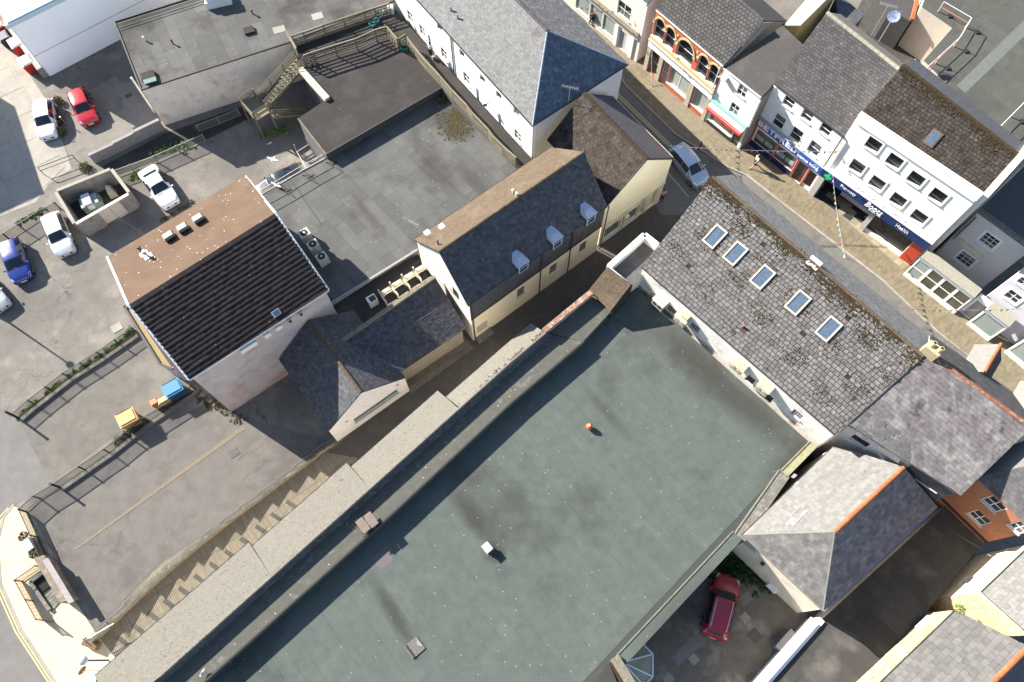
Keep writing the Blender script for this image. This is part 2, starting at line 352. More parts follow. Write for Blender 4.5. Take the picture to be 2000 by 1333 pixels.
stonepale=M('pale_stone_wall',(.72,.63,.46),(.62,.52,.36),5.,.95,.6,14,rnd=.15)
brick=M('red_brick',(.42,.115,.055),(.34,.09,.045),8.,.9,.5,30,rnd=.2)
brick_o=M('orange_brick',(.4,.17,.09),(.32,.13,.07),8.,.9,.6,30,mid=(.24,.12,.08),midsc=1.2,midlo=.5,midhi=.7)
asph=M('worn_asphalt',(.2,.185,.165),(.15,.14,.125),.9,.95,.7,55,big=(.12,.113,.103),bigsc=.16,biglo=.45,bighi=.65,mid=(.26,.24,.21),midsc=.35,midlo=.52,midhi=.68,crack=(.07,.065,.06))
asph2=M('smooth_asphalt',(.19,.18,.165),(.16,.15,.14),1.5,.95,.4,70,big=(.14,.13,.125),bigsc=.2,biglo=.45,bighi=.7)
asphd=M('street_asphalt',(.15,.14,.125),(.12,.112,.1),2.,.95,.4,70,big=(.085,.08,.075),bigsc=.5,biglo=.55,bighi=.7)
jnt=M('dirt_shadow_joint',(.03,.027,.024),(.02,.018,.016),6.,1.)  # near-black underlay: moss and dirt, plus painted gap shadow between slates
seamg=M('green_seam',(.045,.05,.046),None,1,.95)
seamb=M('grey_seam',(.05,.048,.044),None,1,.95)
alleym=M('alley_paving',(.085,.078,.068),(.065,.06,.053),2.,.9,.4,50,big=(.1,.09,.075),bigsc=.4,spk=(.3,.29,.27),spksc=2.,spkr=.05)
conc=M('concrete',(.36,.33,.28),(.3,.28,.24),1.3,.95,.4,40,big=(.22,.21,.19),bigsc=.4,biglo=.5,bighi=.75)
concd=M('mossy_concrete',(.16,.15,.13),(.11,.105,.09),2.5,.95,.6,30,mid=(.22,.21,.17),midsc=3.,rnd=.1)
creamp=M('buff_pavement',(.52,.45,.3),(.46,.4,.27),1.,.95,.3,40,big=(.38,.33,.23),bigsc=.3,biglo=.55,bighi=.8,bigamt=.7)
yline=M('yellow_line',(.5,.42,.2),(.42,.36,.2),6.,.9)
feltg=M('green_felt',(.145,.165,.15),(.12,.138,.126),1.6,.95,.35,60,big=(.075,.074,.07),bigsc=.16,biglo=.54,bighi=.74,mid=(.17,.185,.165),midsc=.7,midlo=.5,midhi=.7,midamt=.6,spk=(.6,.6,.55),spksc=2.6,spkr=.07,rnd=.04,spotc=(.06,.056,.05),spots=[(1430,770,4.8,9,1.6,-.75,.75),(1560,900,4.8,1.6,4,-.9,.7),(925,1010,4.8,3.2,.9,-.9,.85),(965,1080,4.8,.9,.9,0,.9),(770,1200,4.8,3.6,.6,-.95,.8),(1330,1190,4.8,1.2,5,-.8,.4),(1180,800,4.8,3.2,.5,-.9,.5),(1350,690,4.8,3,2,-.6,.6)])
feltb=M('grey_felt',(.15,.145,.132),(.12,.115,.106),1.2,.95,.35,60,big=(.07,.065,.06),bigsc=.22,biglo=.52,bighi=.68,mid=(.19,.185,.165),midsc=.6,midlo=.48,midhi=.7,midamt=.6,spk=(.6,.6,.56),spksc=2.,spkr=.06,rnd=.12,spotc=(.06,.052,.045),spots=[(880,235,3.4,2.6,2.2,.3,.85),(900,260,3.4,1.6,1.2,.3,.8),(860,330,3.4,4,1.2,-.9,.55),(930,360,3.4,4,.8,-.9,.5),(720,420,3.4,2.8,.5,-.9,.5),(450,100,4.8,6,1.2,.35,.5),(300,110,4.8,3,1.5,.35,.45)])
feltE=M('patched_grey_felt',(.1,.097,.09),(.075,.073,.068),1.2,.95,.35,60,big=(.05,.047,.043),bigsc=.3,biglo=.5,bighi=.66,mid=(.14,.137,.125),midsc=.6,midlo=.48,midhi=.7,midamt=.6,spk=(.6,.6,.56),spksc=2.,spkr=.05,rnd=.16)
feltk=M('brown_grey_felt',(.085,.077,.068),(.07,.063,.057),1.2,.95,.35,60,big=(.12,.112,.1),bigsc=.4,biglo=.5,bighi=.7,spk=(.55,.55,.5),spksc=1.8,spkr=.05,rnd=.06)
felt2=M('olive_felt',(.125,.125,.107),(.105,.105,.09),1.6,.95,.35,60,big=(.08,.08,.07),bigsc=.3,biglo=.5,bighi=.75,rnd=.1)
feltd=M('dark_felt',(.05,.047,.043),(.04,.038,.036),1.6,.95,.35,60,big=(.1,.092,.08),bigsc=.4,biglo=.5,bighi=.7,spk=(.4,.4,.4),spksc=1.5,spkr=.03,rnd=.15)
slA=M('grey_slate_lichen',(.27,.255,.235),(.2,.19,.178),5.,.9,.5,40,big=(.07,.06,.045),bigsc=.9,biglo=.6,bighi=.72,mid=(.34,.325,.3),midsc=3.,midlo=.5,midhi=.65,rnd=.22)
slB=M('grey_slate',(.14,.132,.128),(.112,.106,.103),4.,.8,.35,40,mid=(.21,.195,.185),midsc=1.3,midlo=.55,midhi=.7,rnd=.24)
slM=M('mossy_slate',(.14,.125,.112),(.105,.094,.084),5.,.9,.6,30,big=(.075,.062,.038),bigsc=1.4,biglo=.5,bighi=.62,mid=(.2,.185,.17),midsc=4.,midlo=.5,midhi=.65,rnd=.25)
slD=M('dark_slate',(.055,.053,.054),(.042,.041,.042),4.,.75,.4,40,mid=(.085,.08,.078),midsc=3.,midlo=.5,midhi=.7,rnd=.26)
slP=M('purple_grey_slate',(.24,.218,.218),(.165,.15,.152),3.5,.85,.45,40,big=(.33,.32,.305),bigsc=.9,biglo=.5,bighi=.62,mid=(.1,.094,.098),midsc=1.6,midlo=.58,midhi=.64,streak=(.36,.355,.34),stdir=(.75,(2.6,.5,.5)),rnd=.19)
slW=M('bleached_slate',(.43,.41,.37),(.35,.335,.305),4.,.9,.45,40,mid=(.22,.213,.205),midsc=2.5,midlo=.62,midhi=.7,rnd=.13)
slS=M('silver_slate',(.4,.39,.375),(.3,.293,.283),6.,.85,.45,30,big=(.22,.18,.17),bigsc=.5,biglo=.58,bighi=.74,mid=(.22,.215,.21),midsc=9.,midlo=.5,midhi=.62,rnd=.15)
lich=M('lichened_asbestos_slate',(.3,.255,.2),(.22,.185,.145),7.,.95,.7,30,mid=(.13,.1,.075),midsc=6.,midlo=.55,midhi=.66,big=(.34,.29,.22),bigsc=.6,rnd=.12)
chips=M('stone_chip_roofing',(.56,.52,.44),(.44,.41,.345),11.,.95,.9,50,mid=(.24,.215,.17),midsc=7.,midlo=.58,midhi=.64,rnd=.05)
brownroof=M('brown_fibre_slate',(.27,.185,.125),(.235,.16,.11),2.,.9,.4,60,mid=(.32,.23,.16),midsc=.5,midlo=.45,midhi=.7,spk=(.75,.72,.68),spksc=2.6,spkr=.11,rnd=.05)
darktile=M('brown_black_tile',(.075,.062,.055),(.055,.047,.043),5.,.85,.5,40,spk=(.6,.6,.58),spksc=2.2,spkr=.06,rnd=.22)
moss=M('brown_moss',(.09,.06,.022),(.06,.042,.018),9.,1.,.8,40,mid=(.13,.095,.04),midsc=5.)
coping=M('concrete_coping',(.33,.29,.22),(.26,.23,.175),4.,.95,.6,30,mid=(.17,.15,.12),midsc=3.)
copw=M('white_coping',(.72,.7,.66),(.6,.58,.54),3.,.85,.3,30)
brkcop=M('brick_coping',(.28,.16,.11),(.2,.115,.08),6.,.95,.7,30,mid=(.4,.33,.27),midsc=4.,rnd=.2)
ridgeo=M('terracotta',(.5,.19,.07),(.42,.15,.06),6.,.85,.4,rnd=.15)
lead=M('lead',(.2,.25,.32),(.16,.2,.26),4.,.6,.2)
woodg=M('weathered_timber',(.27,.235,.16),(.2,.175,.125),9.,.9,.4,50,rnd=.2)
rail=M('galvanised_steel',(.5,.5,.48),(.42,.42,.4),6.,.5,metal=.6)
railw=M('pale_painted_rail',(.6,.6,.58),None,1,.5)
blackm=M('black_metal',(.02,.02,.02),(.03,.03,.028),6.,.55)
gut=M('dark_gutter',(.035,.033,.033),None,1,.6)
rust=M('rusty_rail',(.16,.075,.045),(.1,.05,.035),8.,.8)
plast=M('white_plastic',(.72,.72,.7),(.62,.62,.6),4.,.55)
acm=M('ac_casing',(.5,.48,.42),(.42,.4,.35),4.,.6)
acdirty=M('rusty_ac_casing',(.5,.45,.34),(.36,.3,.2),7.,.8,mid=(.25,.12,.06),midsc=5.,midlo=.55,midhi=.65)
shade_in=M('dark_interior',(.012,.012,.013),None,1,.9)
leafm=M('weed_leaf',(.075,.15,.02),(.12,.2,.03),9.,.7,rnd=.4)
leafd=M('ivy_leaf',(.02,.05,.012),(.045,.085,.02),9.,.7,rnd=.4)
drym=M('dry_growth',(.2,.16,.06),(.11,.1,.035),9.,.9,rnd=.35)
# ---------------------------------------------------------------- ground, roads, pavements
def sheet(name,pts,z,mat,kind='structure',parent=None):
    return MB().poly([P(x,y,z) for x,y in pts]).build(name,mat,parent,kind=kind if not parent else None)
def gsheet(name,pts,z,mat):
    q=[P(x,y,z) for x,y in pts]; a=sum(q[i].x*q[i-1].y-q[i-1].x*q[i].y for i in range(len(q)))
    return MB().poly(q if a<0 else q[::-1]).build(name,mat,kind='structure')
MB().poly([Vector((-300,-300,0)),Vector((300,-300,0)),Vector((300,300,0)),Vector((-300,300,0))]).build('ground',asph,kind='structure')
lane=gsheet('concrete_lane',[(-120,60),(28,60),(60,150),(100,210),(140,330),(95,360),(70,395),(-120,470)],.004,conc)
# joints of the lane as separate slabs
field(lane,[P(-90,90,.005),P(20,120,.005),P(128,325,.005),P(60,392,.005),P(-90,440,.005)],P(140,330)-P(40,380),2.6,3.2,.012,conc,'concrete_slab',gap=.05,stagger=0.)
road=gsheet('lower_road',[(-200,960),(25,985),(5,1010),(-8,1060),(0,1140),(40,1230),(115,1345),(130,1420),(-300,1420)],.006,asph2)
gsheet('smooth_car_park_lane',[(-60,800),(38,818),(60,870),(100,940),(95,955),(30,985),(-200,960)],.005,asph2)
cp=gsheet('buff_pavement',[(25,987),(55,1005),(75,1060),(150,1180),(190,1240),(225,1285),(190,1320),(160,1420),(130,1420),(115,1345),(40,1230),(0,1140),(-6,1060),(6,1010)],.05,creamp)
for k,off in enumerate((0,7)):
    mb=MB(); ln=[(30+off*.2,988+off*.4),(8+off,1012+off*.3),(-4+off,1060),(4+off,1140),(44+off,1230),(119+off,1345),(150+off,1420)]
    for a,b in zip(ln[:-1],ln[1:]):
        p=P(a[0]-14,a[1]+4,.012); q=P(b[0]-14,b[1]+4,.012); d=(q-p).normalized(); x=d.cross(UP)*.05
        mb.poly([p-x,p+x,q+x,q-x])
    mb.build('yellow_line',yline,road)
# kerb stones along the lower pavement
kl=[(28,986),(8,1010),(-4,1060),(2,1140),(42,1230),(117,1345),(150,1420)]
def kerb(parent,line,z,w,mat,step=.95,zc=0.0,name='kerb_stone'):
    pts=[P(x,y,zc) for x,y in line]
    for a,b in zip(pts[:-1],pts[1:]):
        L=(b-a).length; n=max(1,round(L/step)); d=(b-a)/n
        for i in range(n):
            MB().beam(a+d*(i+.01)+UP*(z/2),a+d*(i+.985)+UP*(z/2),w,z).build(name,mat,parent)
tanp=M('tan_step_paving',(.25,.215,.155),(.2,.175,.13),3.,.9,.3,rnd=.12)
field(alley,tri_([(640,880),(560,935),(300,1112),(195,1250),(215,1285),(340,1195),(700,895)],.014),P(300,1112)-P(560,935),.24,1.6,.014,tanp,'paving_strip',gap=.03,stagger=0.,indiv=150) if False else None
kerb(cp,kl,.07,.16,conc)
sheet('car_park_patch',[(40,820),(60,800),(130,760),(330,640),(385,745),(330,790),(245,835),(140,915),(100,945),(60,870)],.008,M('grey_tarmac',(.19,.175,.145),(.15,.14,.12),1.,.95,.6,50,big=(.24,.22,.185),bigsc=.3,mid=(.13,.12,.1),midsc=.8,midlo=.55,midhi=.7))
gsheet('car_park_terrace',[(60,1000),(100,960),(245,865),(400,790),(470,815),(640,860),(650,880),(560,935),(300,1110),(190,1228),(165,1170),(100,1075)],.01,M('terrace_tarmac',(.195,.178,.155),(.155,.143,.126),1.,.95,.5,60,big=(.125,.115,.104),bigsc=.25,biglo=.5,bighi=.7,crack=(.09,.085,.08),crsc=.25))
MB().prism([P(142,1074,.012),P(150,1074,.012),P(480,838,.012),P(474,832,.012)],.012).build('drain_strip',M('buff_strip',(.36,.28,.19),(.3,.23,.16),4.,.9),kind='structure')
alley=gsheet('alley',[(1310,370),(1230,420),(1140,490),(900,660),(770,760),(660,870),(560,940),(300,1120),(190,1260),(215,1290),(340,1200),(700,900),(870,790),(1060,670),(1200,560),(1300,470),(1340,420)],.011,alleym)
tanp2=tanp
def tri0(pts,z): return [P(x,y,z) for x,y in pts]
for q in ([(636,884),(560,938),(690,905),(700,895)],[(560,938),(300,1116),(350,1190),(690,905)],[(300,1116),(192,1252),(215,1287),(350,1190)]):
    field(alley,tri0(q,.013),P(300,1116)-P(560,938),.13,1.5,.012,tanp,'paving_strip',gap=.028,stagger=0.,indiv=100)
yard=gsheet('rear_yard',[(1440,1050),(1220,1290),(1180,1420),(1480,1420),(1600,1215),(1530,1170)],.01,M('yard_asphalt',(.075,.068,.058),(.055,.05,.044),1.3,.95,.5,50,big=(.12,.11,.095),bigsc=.4,biglo=.52,bighi=.65,mid=(.05,.055,.03),midsc=.9,midlo=.55,midhi=.7))
sroad=gsheet('street',[(1020,-60),(1110,-60),(1300,262),(1420,329),(1454,343),(1518,393),(1725,553),(1830,652),(2100,860),(2000,900),(1400,420),(1290,420),(1150,180)],.012,asphd)
pv=[(1040,-80),(1110,-20),(1222,168),(1318,262),(1424,328),(1456,342),(1520,392),(1727,552),(1832,650),(2100,855),(2200,760),(1900,560),(1600,330),(1420,180),(1240,60),(1140,-80)]
pave=MB().prism([P(x,y,.006) for x,y in pv],.104).build('pavement',M('paving_bed',(.2,.17,.12),(.16,.135,.1),3.,.95),kind='structure')
kerb(pave,[(1110,-20),(1222,168),(1318,262),(1424,328),(1456,342),(1520,392),(1727,552),(1832,650),(2010,788)],.115,.2,conc,1.0,.006)
pavm=M('buff_paver',(.33,.26,.16),(.27,.215,.135),3.,.9,.3,50,rnd=.16); slabm=M('buff_slab',(.4,.33,.2),(.33,.275,.175),2.,.9,.3,50,rnd=.16)
def tri(pts,z): return [P(x,y,z) for x,y in pts]
su=P(1725,553)-P(1520,392)
field(pave,tri([(1108,-60),(1226,168),(1322,262),(1396,250),(1260,140),(1150,-60)],.11),su,.45,.2,.012,pavm,'paver',gap=.02,indiv=60)
field(pave,tri([(1322,262),(1424,326),(1456,340),(1500,300),(1396,250)],.11),su,.45,.2,.012,pavm,'paver',gap=.02,indiv=90)
field(pave,tri([(1456,340),(1524,391),(1730,552),(1760,525),(1500,308)],.11),su.cross(UP),.4,.2,.012,pavm,'paver',gap=.02,indiv=150)
field(pave,tri([(1505,303),(1762,526),(1800,500),(1600,340),(1540,300)],.11),su,.75,.6,.014,slabm,'slab',gap=.02,jw=.25,indiv=150)
field(pave,tri([(1730,552),(1760,525),(1800,500),(2010,720),(2010,790),(1836,650)],.11),su.cross(UP),.42,.2,.012,pavm,'paver',gap=.02,indiv=60)
for off in (0,6):
    mb=MB(); ln=[(1196-off,140),(1210-off,172),(1318-off,277)]
    for a,b in zip(ln[:-1],ln[1:]):
        p=P(a[0]-6,a[1]+8,.018); q=P(b[0]-6,b[1]+8,.018); x=(q-p).normalized().cross(UP)*.05; mb.poly([p-x,p+x,q+x,q-x])
    mb.build('yellow_line',yline,sroad)
mb=MB(); p=P(1200,215,.018); q=P(1345,385,.018); x=(q-p).normalized().cross(UP)*.05; mb.poly([p-x,p+x,q+x,q-x]).build('edge_line',M('worn_white_line',(.4,.4,.38),(.25,.25,.24),6.,.9),sroad)
# inspection covers and repair patches
cover=M('iron_cover',(.12,.1,.09),(.09,.08,.07),9.,.7,.5,60,rnd=.2); patchm=M('concrete_patch',(.2,.185,.16),(.16,.15,.13),2.,.95,.3)
def plate(name,x,y,w,l,ang,mat,label,z=.02,cat='cover',grp=None):
    c=P(x,y,z); a=math.radians(ang); X=Vector((math.cos(a),math.sin(a),0)); Y=Vector((-math.sin(a),math.cos(a),0))
    mb=MB().box(c,w,l,.015,(X,Y,UP))
    o=mb.build(name,mat,label=label,cat=cat,group=grp)
    return o
plate('inspection_cover',228,640,.85,.75,35,conc,'pale square inspection cover in the car park beside the brown-roofed hall')
plate('inspection_cover',457,885,.75,.6,35,cover,'rusty rectangular cover in the terrace below the buff drain strip')
plate('inspection_cover',380,1190,.01,.01,0,cover,'x') if False else None
plate('inspection_cover',1455,1207,.6,.6,40,conc,'small pale cover nearest the red car, right of its tail')
plate('inspection_cover',1475,1243,.8,.8,40,cover,'large dark square cover in the rear yard beside the white wall')
plate('inspection_cover',1355,1288,.6,.6,40,conc,'pale cover in the rear yard behind the long repair patch')
plate('inspection_cover',1306,1326,.6,.55,40,conc,'pale cover at the bottom edge beside the glazed lantern')
MB().prism([P(x,y,.012) for x,y in ((1385,1240),(1378,1262),(1365,1265),(1325,1302),(1312,1285),(1345,1250),(1372,1235))],.006).build('repair_patch',patchm,kind='structure')
MB().prism([P(x,y,.012) for x,y in ((1452,1185),(1485,1160),(1475,1142),(1445,1165))],.006).build('repair_patch',patchm,kind='structure')
MB().prism([P(x,y,.012) for x,y in ((1397,1247),(1405,1258),(1417,1250),(1408,1243))],.006).build('repair_patch',patchm,kind='structure')
plate('inspection_cover',1536,383,.7,.6,60,pavm,'square cover set in the pavers in front of the shop pillar',z=.135)
plate('inspection_cover',1438,303,.65,.55,20,pavm,'square cover in the pavers under the red pennant string',z=.135)
# ---------------------------------------------------------------- buildings
def roofpl(th,pts,mat,under=None,w=.3,g=.2,t=.012,tilt=.012,name='slate',indiv=300,gap=.012,eu=None,jw=0.,th_=.12,drop=0.,stag=.5,pn='roof'):
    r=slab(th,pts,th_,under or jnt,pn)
    n=Vector()
    p=[Vector(q) for q in pts]
    for k in range(len(p)): n+=(p[k]-p[0]).cross(p[(k+1)%len(p)]-p[0])
    e=eu if eu else n.cross(UP)
    field(r,pts,e,w,g,t,mat,name,tilt=tilt,gap=gap,indiv=indiv,jw=jw,drop=drop,stagger=stag); return r
def coplanar(pts,ref):
    """drop pts vertically on the plane of ref (three points)"""
    n=(ref[1]-ref[0]).cross(ref[2]-ref[0]); return [Vector((p.x,p.y,ref[0].z-(n.x*(p.x-ref[0].x)+n.y*(p.y-ref[0].y))/n.z)) for p in pts]
def pp(pts,ref):
    """pixels onto the plane of ref"""
    n=(ref[1]-ref[0]).cross(ref[2]-ref[0]).normalized(); return [onplane(x,y,ref[0],n) for x,y in pts]
def ridge_tiles(parent,a,b,mat,r=.13,step=.45,name='ridge_tile'):
    a=Vector(a);b=Vector(b); n=max(1,round((b-a).length/step)); d=(b-a)/n
    sh=None; org=ORG.get(parent.name,Vector())
    for i in range(n):
        if sh is None:
            mb=MB(); x=d.normalized().cross(UP).normalized(); y=x.cross(d.normalized()); k=5
            for e in (0.01,.97):
                for j in range(k+1):
                    t=math.pi*j/k; mb.v.append(d*e+x*math.cos(t)*r*1.15+y*(math.sin(t)*r-.03))
            for j in range(k): mb.f.append((j,j+1,k+2+j,k+1+j)); mb.r.append(0)
            mb.f.append(tuple(range(k,-1,-1))); mb.f.append(tuple(range(k+1,2*k+2))); mb.r+=[0,0]
            sh=mb.mesh(name,mat)
        o=bpy.data.objects.new(name,sh); sc.collection.objects.link(o); o.parent=parent; o.location=a+d*i-org
def strip(parent,a,b,w,h,mat,name,up=UP): return MB().beam(a,b,w,h,up).build(name,mat,parent)
# --- 1 brown-roofed hall
hall=thing('hall',P(460,680),'pebble-dashed hall with one brown roof slope and one ribbed dark tile slope','building')
E1,E2,E3,E4=P(210,503,8.2),P(480,346,8.2),P(642,567,8.2),P(369,743,8.2); R1=P(251,597,10.8); R2=P(538,417,10.9)
E1=coplanar([E1],[R1,R2,E2])[0] if False else E1
nb=(R2-R1)
br=slab(hall,[E1,E2,R2,R1],.15,brownroof); br['label']='brown sunlit roof slope splashed with droppings'
dk=slab(hall,[R1,R2,E3,E4],.15,darktile); dk['label']='dark ribbed tile slope facing the alley'
# two triangles are nearly coplanar: lay the courses on the slope plane
q=coplanar([R1,R2,E3,E4],[R1,R2,E4]); field(dk,[v+UP*.03 for v in q],nb,.36,.345,.02,darktile,'roof_tile',tilt=.04,gap=.006,indiv=300,stagger=.5)
q=coplanar([E1,E2,R2,R1],[R1,R2,E1]); field(br,[v+UP*.03 for v in q],nb,.6,.3,.006,brownroof,'roof_tile',tilt=.004,gap=.003,indiv=200)
cen=(E1+E2+E3+E4)/4
def inset(pts,d,z=None):
    c=sum(pts,Vector())/len(pts); return [Vector((p.x+(c.x-p.x)/(c-p).length*d,p.y+(c.y-p.y)/(c-p).length*d,p.z-.05)) for p in pts]
wp=inset([E1,E2,E3,E4],.3); walls(hall,wp,0,pebble)
for a,b,c in ((wp[0],wp[3],R1),(wp[1],wp[2],R2)):
    MB().prism([a,b,Vector((c.x+(cen.x-c.x)*.045,c.y+(cen.y-c.y)*.045,c.z-.2))],(cen-(a+b)/2).normalized()*.1).build('gable',pebble,hall)
for a,b in ((E1,R1),(R1,E4),(E2,R2),(R2,E3)): strip(hall,a+UP*.03,b+UP*.03,.14,.12,MATS['white_paint'],'verge_board')
strip(hall,E3+UP*-.03,E4+UP*-.03,.12,.1,MATS['white_paint'],'gutter'); strip(hall,E1+UP*-.03,E2+UP*-.03,.12,.1,gut,'gutter')
hf=Facade(hall,E4+(cen-E4)*0.02,E3+(cen-E3)*.02,0,pebble); 
MB().prism([hf.pt(.2,.0,-.35),hf.pt(hf.w-.3,0,-.35),hf.pt(hf.w-.3,1.05,-.35),hf.pt(.2,1.05,-.35)],hf.n*.12).build('plinth',M('stone_plinth',(.25,.16,.12),(.2,.13,.1),4.,.95,.5),hall)
for x,y,w,dark in ((485,677,1.25,0),(519,651,.45,0),(541,636,.45,0),(562,621,.35,1),(583,607,.35,1)):
    u,z=hf.at(x,y,0); mb=MB(); hf.rect(mb,u-w/2,u+w/2,7.35,7.8,-.3,.22); mb.build('wall_vent',plast if not dark else acm,hall)
    if dark: mb=MB(); hf.rect(mb,u-w/2+.06,u+w/2-.06,7.4,7.75,.222,.235); mb.build('vent_grille',blackm,hall)
# roof vents (three cowls) and flues on the brown slope
bn=(R2-R1).cross(E1-R1).normalized(); bn=bn if bn.z>0 else -bn; bu=(R2-R1).normalized(); bv=bn.cross(bu)
cowl=M('weathered_cowl',(.42,.41,.36),(.3,.3,.27),5.,.8,.3)
for i,(x,y,lb) in enumerate(((333,466,'leftmost of three dirty box cowls on the brown roof'),(360,450,'middle one of three box cowls on the brown roof'),(390,432,'rightmost of three box cowls on the brown roof, set a little apart'))):
    c=onplane(x,y,R1,bn); t=thing('roof_cowl',c,lb,'roof vent','cowls on the brown roof slope')
    mb=MB(); mb.prism([c+bu*a*.36+bv*b*.36-UP*.1 for a,b in ((-1,-1),(1,-1),(1,1),(-1,1))],UP*.34).build('curb',gut,t)
    a=[c+bu*u_*.42+bv*v_*.42+UP*.28 for u_,v_ in ((-1,-1),(1,-1),(1,1),(-1,1))]; b=[c+bu*u_*.34+bv*v_*.34+UP*.55 for u_,v_ in ((-1,-1),(1,-1),(1,1),(-1,1))]
    mb=MB(); i0=a+b; mb.v=i0; mb.f=[(0,1,5,4),(1,2,6,5),(2,3,7,6),(3,0,4,7),(4,5,6,7),(3,2,1,0)]; mb.r=[0]*6; mb.build('hood',cowl,t)
for x,y,h,lb in ((274,487,.95,'tall black flue pipe standing left on the brown roof'),(284,494,.75,'short grey flue with cap splashed white on the brown roof')):
    c=onplane(x+(8 if h>.9 else 6),y+(10 if h>.9 else 8),R1,bn); t=thing('flue_pipe',c,lb,'flue','flues on the brown roof slope')
    MB().cyl(c-UP*.1,c+UP*h,.09).build('pipe',gut if h>.9 else rail,t); MB().cyl(c+UP*h,c+UP*(h+.1),.15,12,.11).build('cap',gut if h>.9 else plast,t)
    MB().prism([c+bu*a*.3+bv*b*.3+bn*.05 for a,b in ((-1,-1),(1,-1),(1,1),(-1,1))],bn*.02).build('flashing',copw,t)
for x,y in ((538,610),(545,606)):
    pass
sv=thing('roof_vent',onplane(540,612,R1,(R2-R1).cross(E4-R1).normalized()),'small bright metal roof window low on the dark tiled slope','roof vent')
c=ORG[sv.name]; dn=(R2-R1).cross(E4-R1).normalized(); dn=dn if dn.z>0 else -dn; dv=dn.cross(bu)
MB().prism([c+bu*a*.3+dv*b*.24+dn*.05 for a,b in ((-1,-1),(1,-1),(1,1),(-1,1))],dn*.1).build('frame',rail,sv); MB().prism([c+bu*a*.22+dv*b*.17+dn*.15 for a,b in ((-1,-1),(1,-1),(1,1),(-1,1))],dn*.03).build('pane',MATS['glass_sky'],sv)
# low porch on the hall's side
po=thing('porch',P(285,660),'low gravel-topped porch roof with dark kerb along the side of the hall','porch')
pq=[P(243,600,2.6),P(256,602,2.6),P(338,722,2.6),P(313,712,2.6)]
MB().prism(pq,-.25).build('roof',M('mossy_gravel',(.3,.24,.13),(.2,.165,.09),12.,.95,.8,50),po); walls(po,inset(pq,.1),0,pebble)
for a,b in ((0,3),(3,2),(0,1)): strip(po,pq[a]+UP*.06,pq[b]+UP*.06,.16,.16,gut,'kerb')
# --- 2 grey flat roof and raised deck behind it
flat=thing('flat_roof_building',P(730,400),'wide flat building roofed in grey felt sheets beside the brown-roofed hall','building')
Z2=3.4; Z3=4.2
fq=[(508,378),(640,306),(862,170),(1024,320),(814,484),(648,592)]
MB().prism([P(x,y,Z2) for x,y in fq],-Z2+.02).build('wall',pale_r,flat)
fs=P(862,172)-P(640,306); fr=slab(flat,[P(x,y,Z2+.02) for x,y in fq],.018,seamb)
field(fr,[P(x,y,Z2+.022) for x,y in fq],P(862,172)-P(1024,320),3.4,1.0,.006,feltb,'felt_sheet',gap=.016,stagger=2,jw=.3,indiv=300)
strip(flat,P(648,592,Z2+.05),P(816,488,Z2+.05),.16,.14,M('lead_edge',(.25,.26,.27),None,1,.6),'gutter_edge'); strip(flat,P(508,379,Z2+.04),P(640,307,Z2+.04),.14,.1,coping,'roof_edge')
MB().beam(P(560,340,Z2+.04),P(628,440,Z2+.04),.05,.035).build('cable',gut,flat)
deck=thing('raised_deck_building',P(700,200),'raised roof deck of brown-grey felt in front of the long white building','building')
dq=[(572,95),(770,20),(1042,315),(1016,328),(862,172),(637,302),(582,232),(639,194),(587,136)]
MB().prism([P(x,y,Z3) for x,y in dq],-Z3+.03).build('wall',M('shadow_step_wall',(.1,.1,.1),(.07,.07,.07),2.,.9),deck)  # step wall coloured dark to carry the shadow band below the deck edge
dr=MB().prism([P(x,y,Z3+.002) for x,y in dq],.014).build('roof',jnt if False else feltk,deck)
for q in ([(637,302),(582,232),(639,194),(862,172)],[(639,194),(587,136),(572,95),(770,20),(862,172)]):
    field(dr,[P(x,y,Z3+.018) for x,y in q],P(862,172)-P(637,302),4.,1.0,.006,feltk,'felt_sheet',gap=.008,stagger=2,jw=.3,indiv=120)
strip(deck,P(637,302,Z3+.02),P(862,172,Z3+.02),.12,.1,gut,'fascia'); strip(deck,P(582,232,Z3),P(637,302,Z3),.1,.12,coping,'roof_edge')
mb=MB(); mb.beam(P(588,137,Z3+.1),P(640,195,Z3+.1),.5,.45); mb.build('parapet',M('peeling_cream_parapet',(.62,.56,.42),(.5,.45,.34),4.,.9,.5,mid=(.2,.18,.15),midsc=3.,midlo=.58,midhi=.66),deck)
mo=MB()
for i in range(520):
    q=P(R.gauss(893,14),R.gauss(237,17),Z2+.035); r_=R.uniform(.02,.09); mo.ball(q,r_*1.6,r_*1.6,r_*.35,6,3)
mo.build('moss_growth',M('ochre_moss',(.06,.045,.018),(.035,.032,.014),7.,1.,.6),flat,kind='stuff')
# timber fences on the deck
def fence(label,posts,z,h,nb,grp='timber fences of the raised deck',bh=.1,post=.09):
    pts=[P(x,y,z) for x,y in posts]; t=thing('timber_fence',pts[0],label,'fence',grp)
    for p in pts: MB().box(p,post,post,h+.03).build('post',woodg,t)
    for a,b in zip(pts[:-1],pts[1:]):
        d=(b-a).normalized(); s=d.cross(UP)*.055
        for k in range(nb):
            zz=h*(k+.75)/nb
            MB().beam(a+d*.02+s+UP*zz,b-d*.02+s+UP*zz,.025,bh).build('board',woodg,t)
        MB().beam(a+UP*(h+.05),b+UP*(h+.05),.11,.035).build('top_rail',woodg,t)
    return t
fence('long timber fence along the back of the deck',[(577,93),(599,86),(637,72),(676,59),(716,45),(736,39),(764,30)],Z3,1.35,5)
fence('middle timber fence across the deck, casting slatted shadows',[(600,131),(619,124),(659,111),(699,99),(736,82),(759,75)],Z3,1.35,5)
fence('short timber fence at the gateway by the walkway',[(759,75),(780,99)],Z3,1.35,5)
fence('short return of fence beside the green crate',[(783,97),(795,90)],Z3,1.3,5)
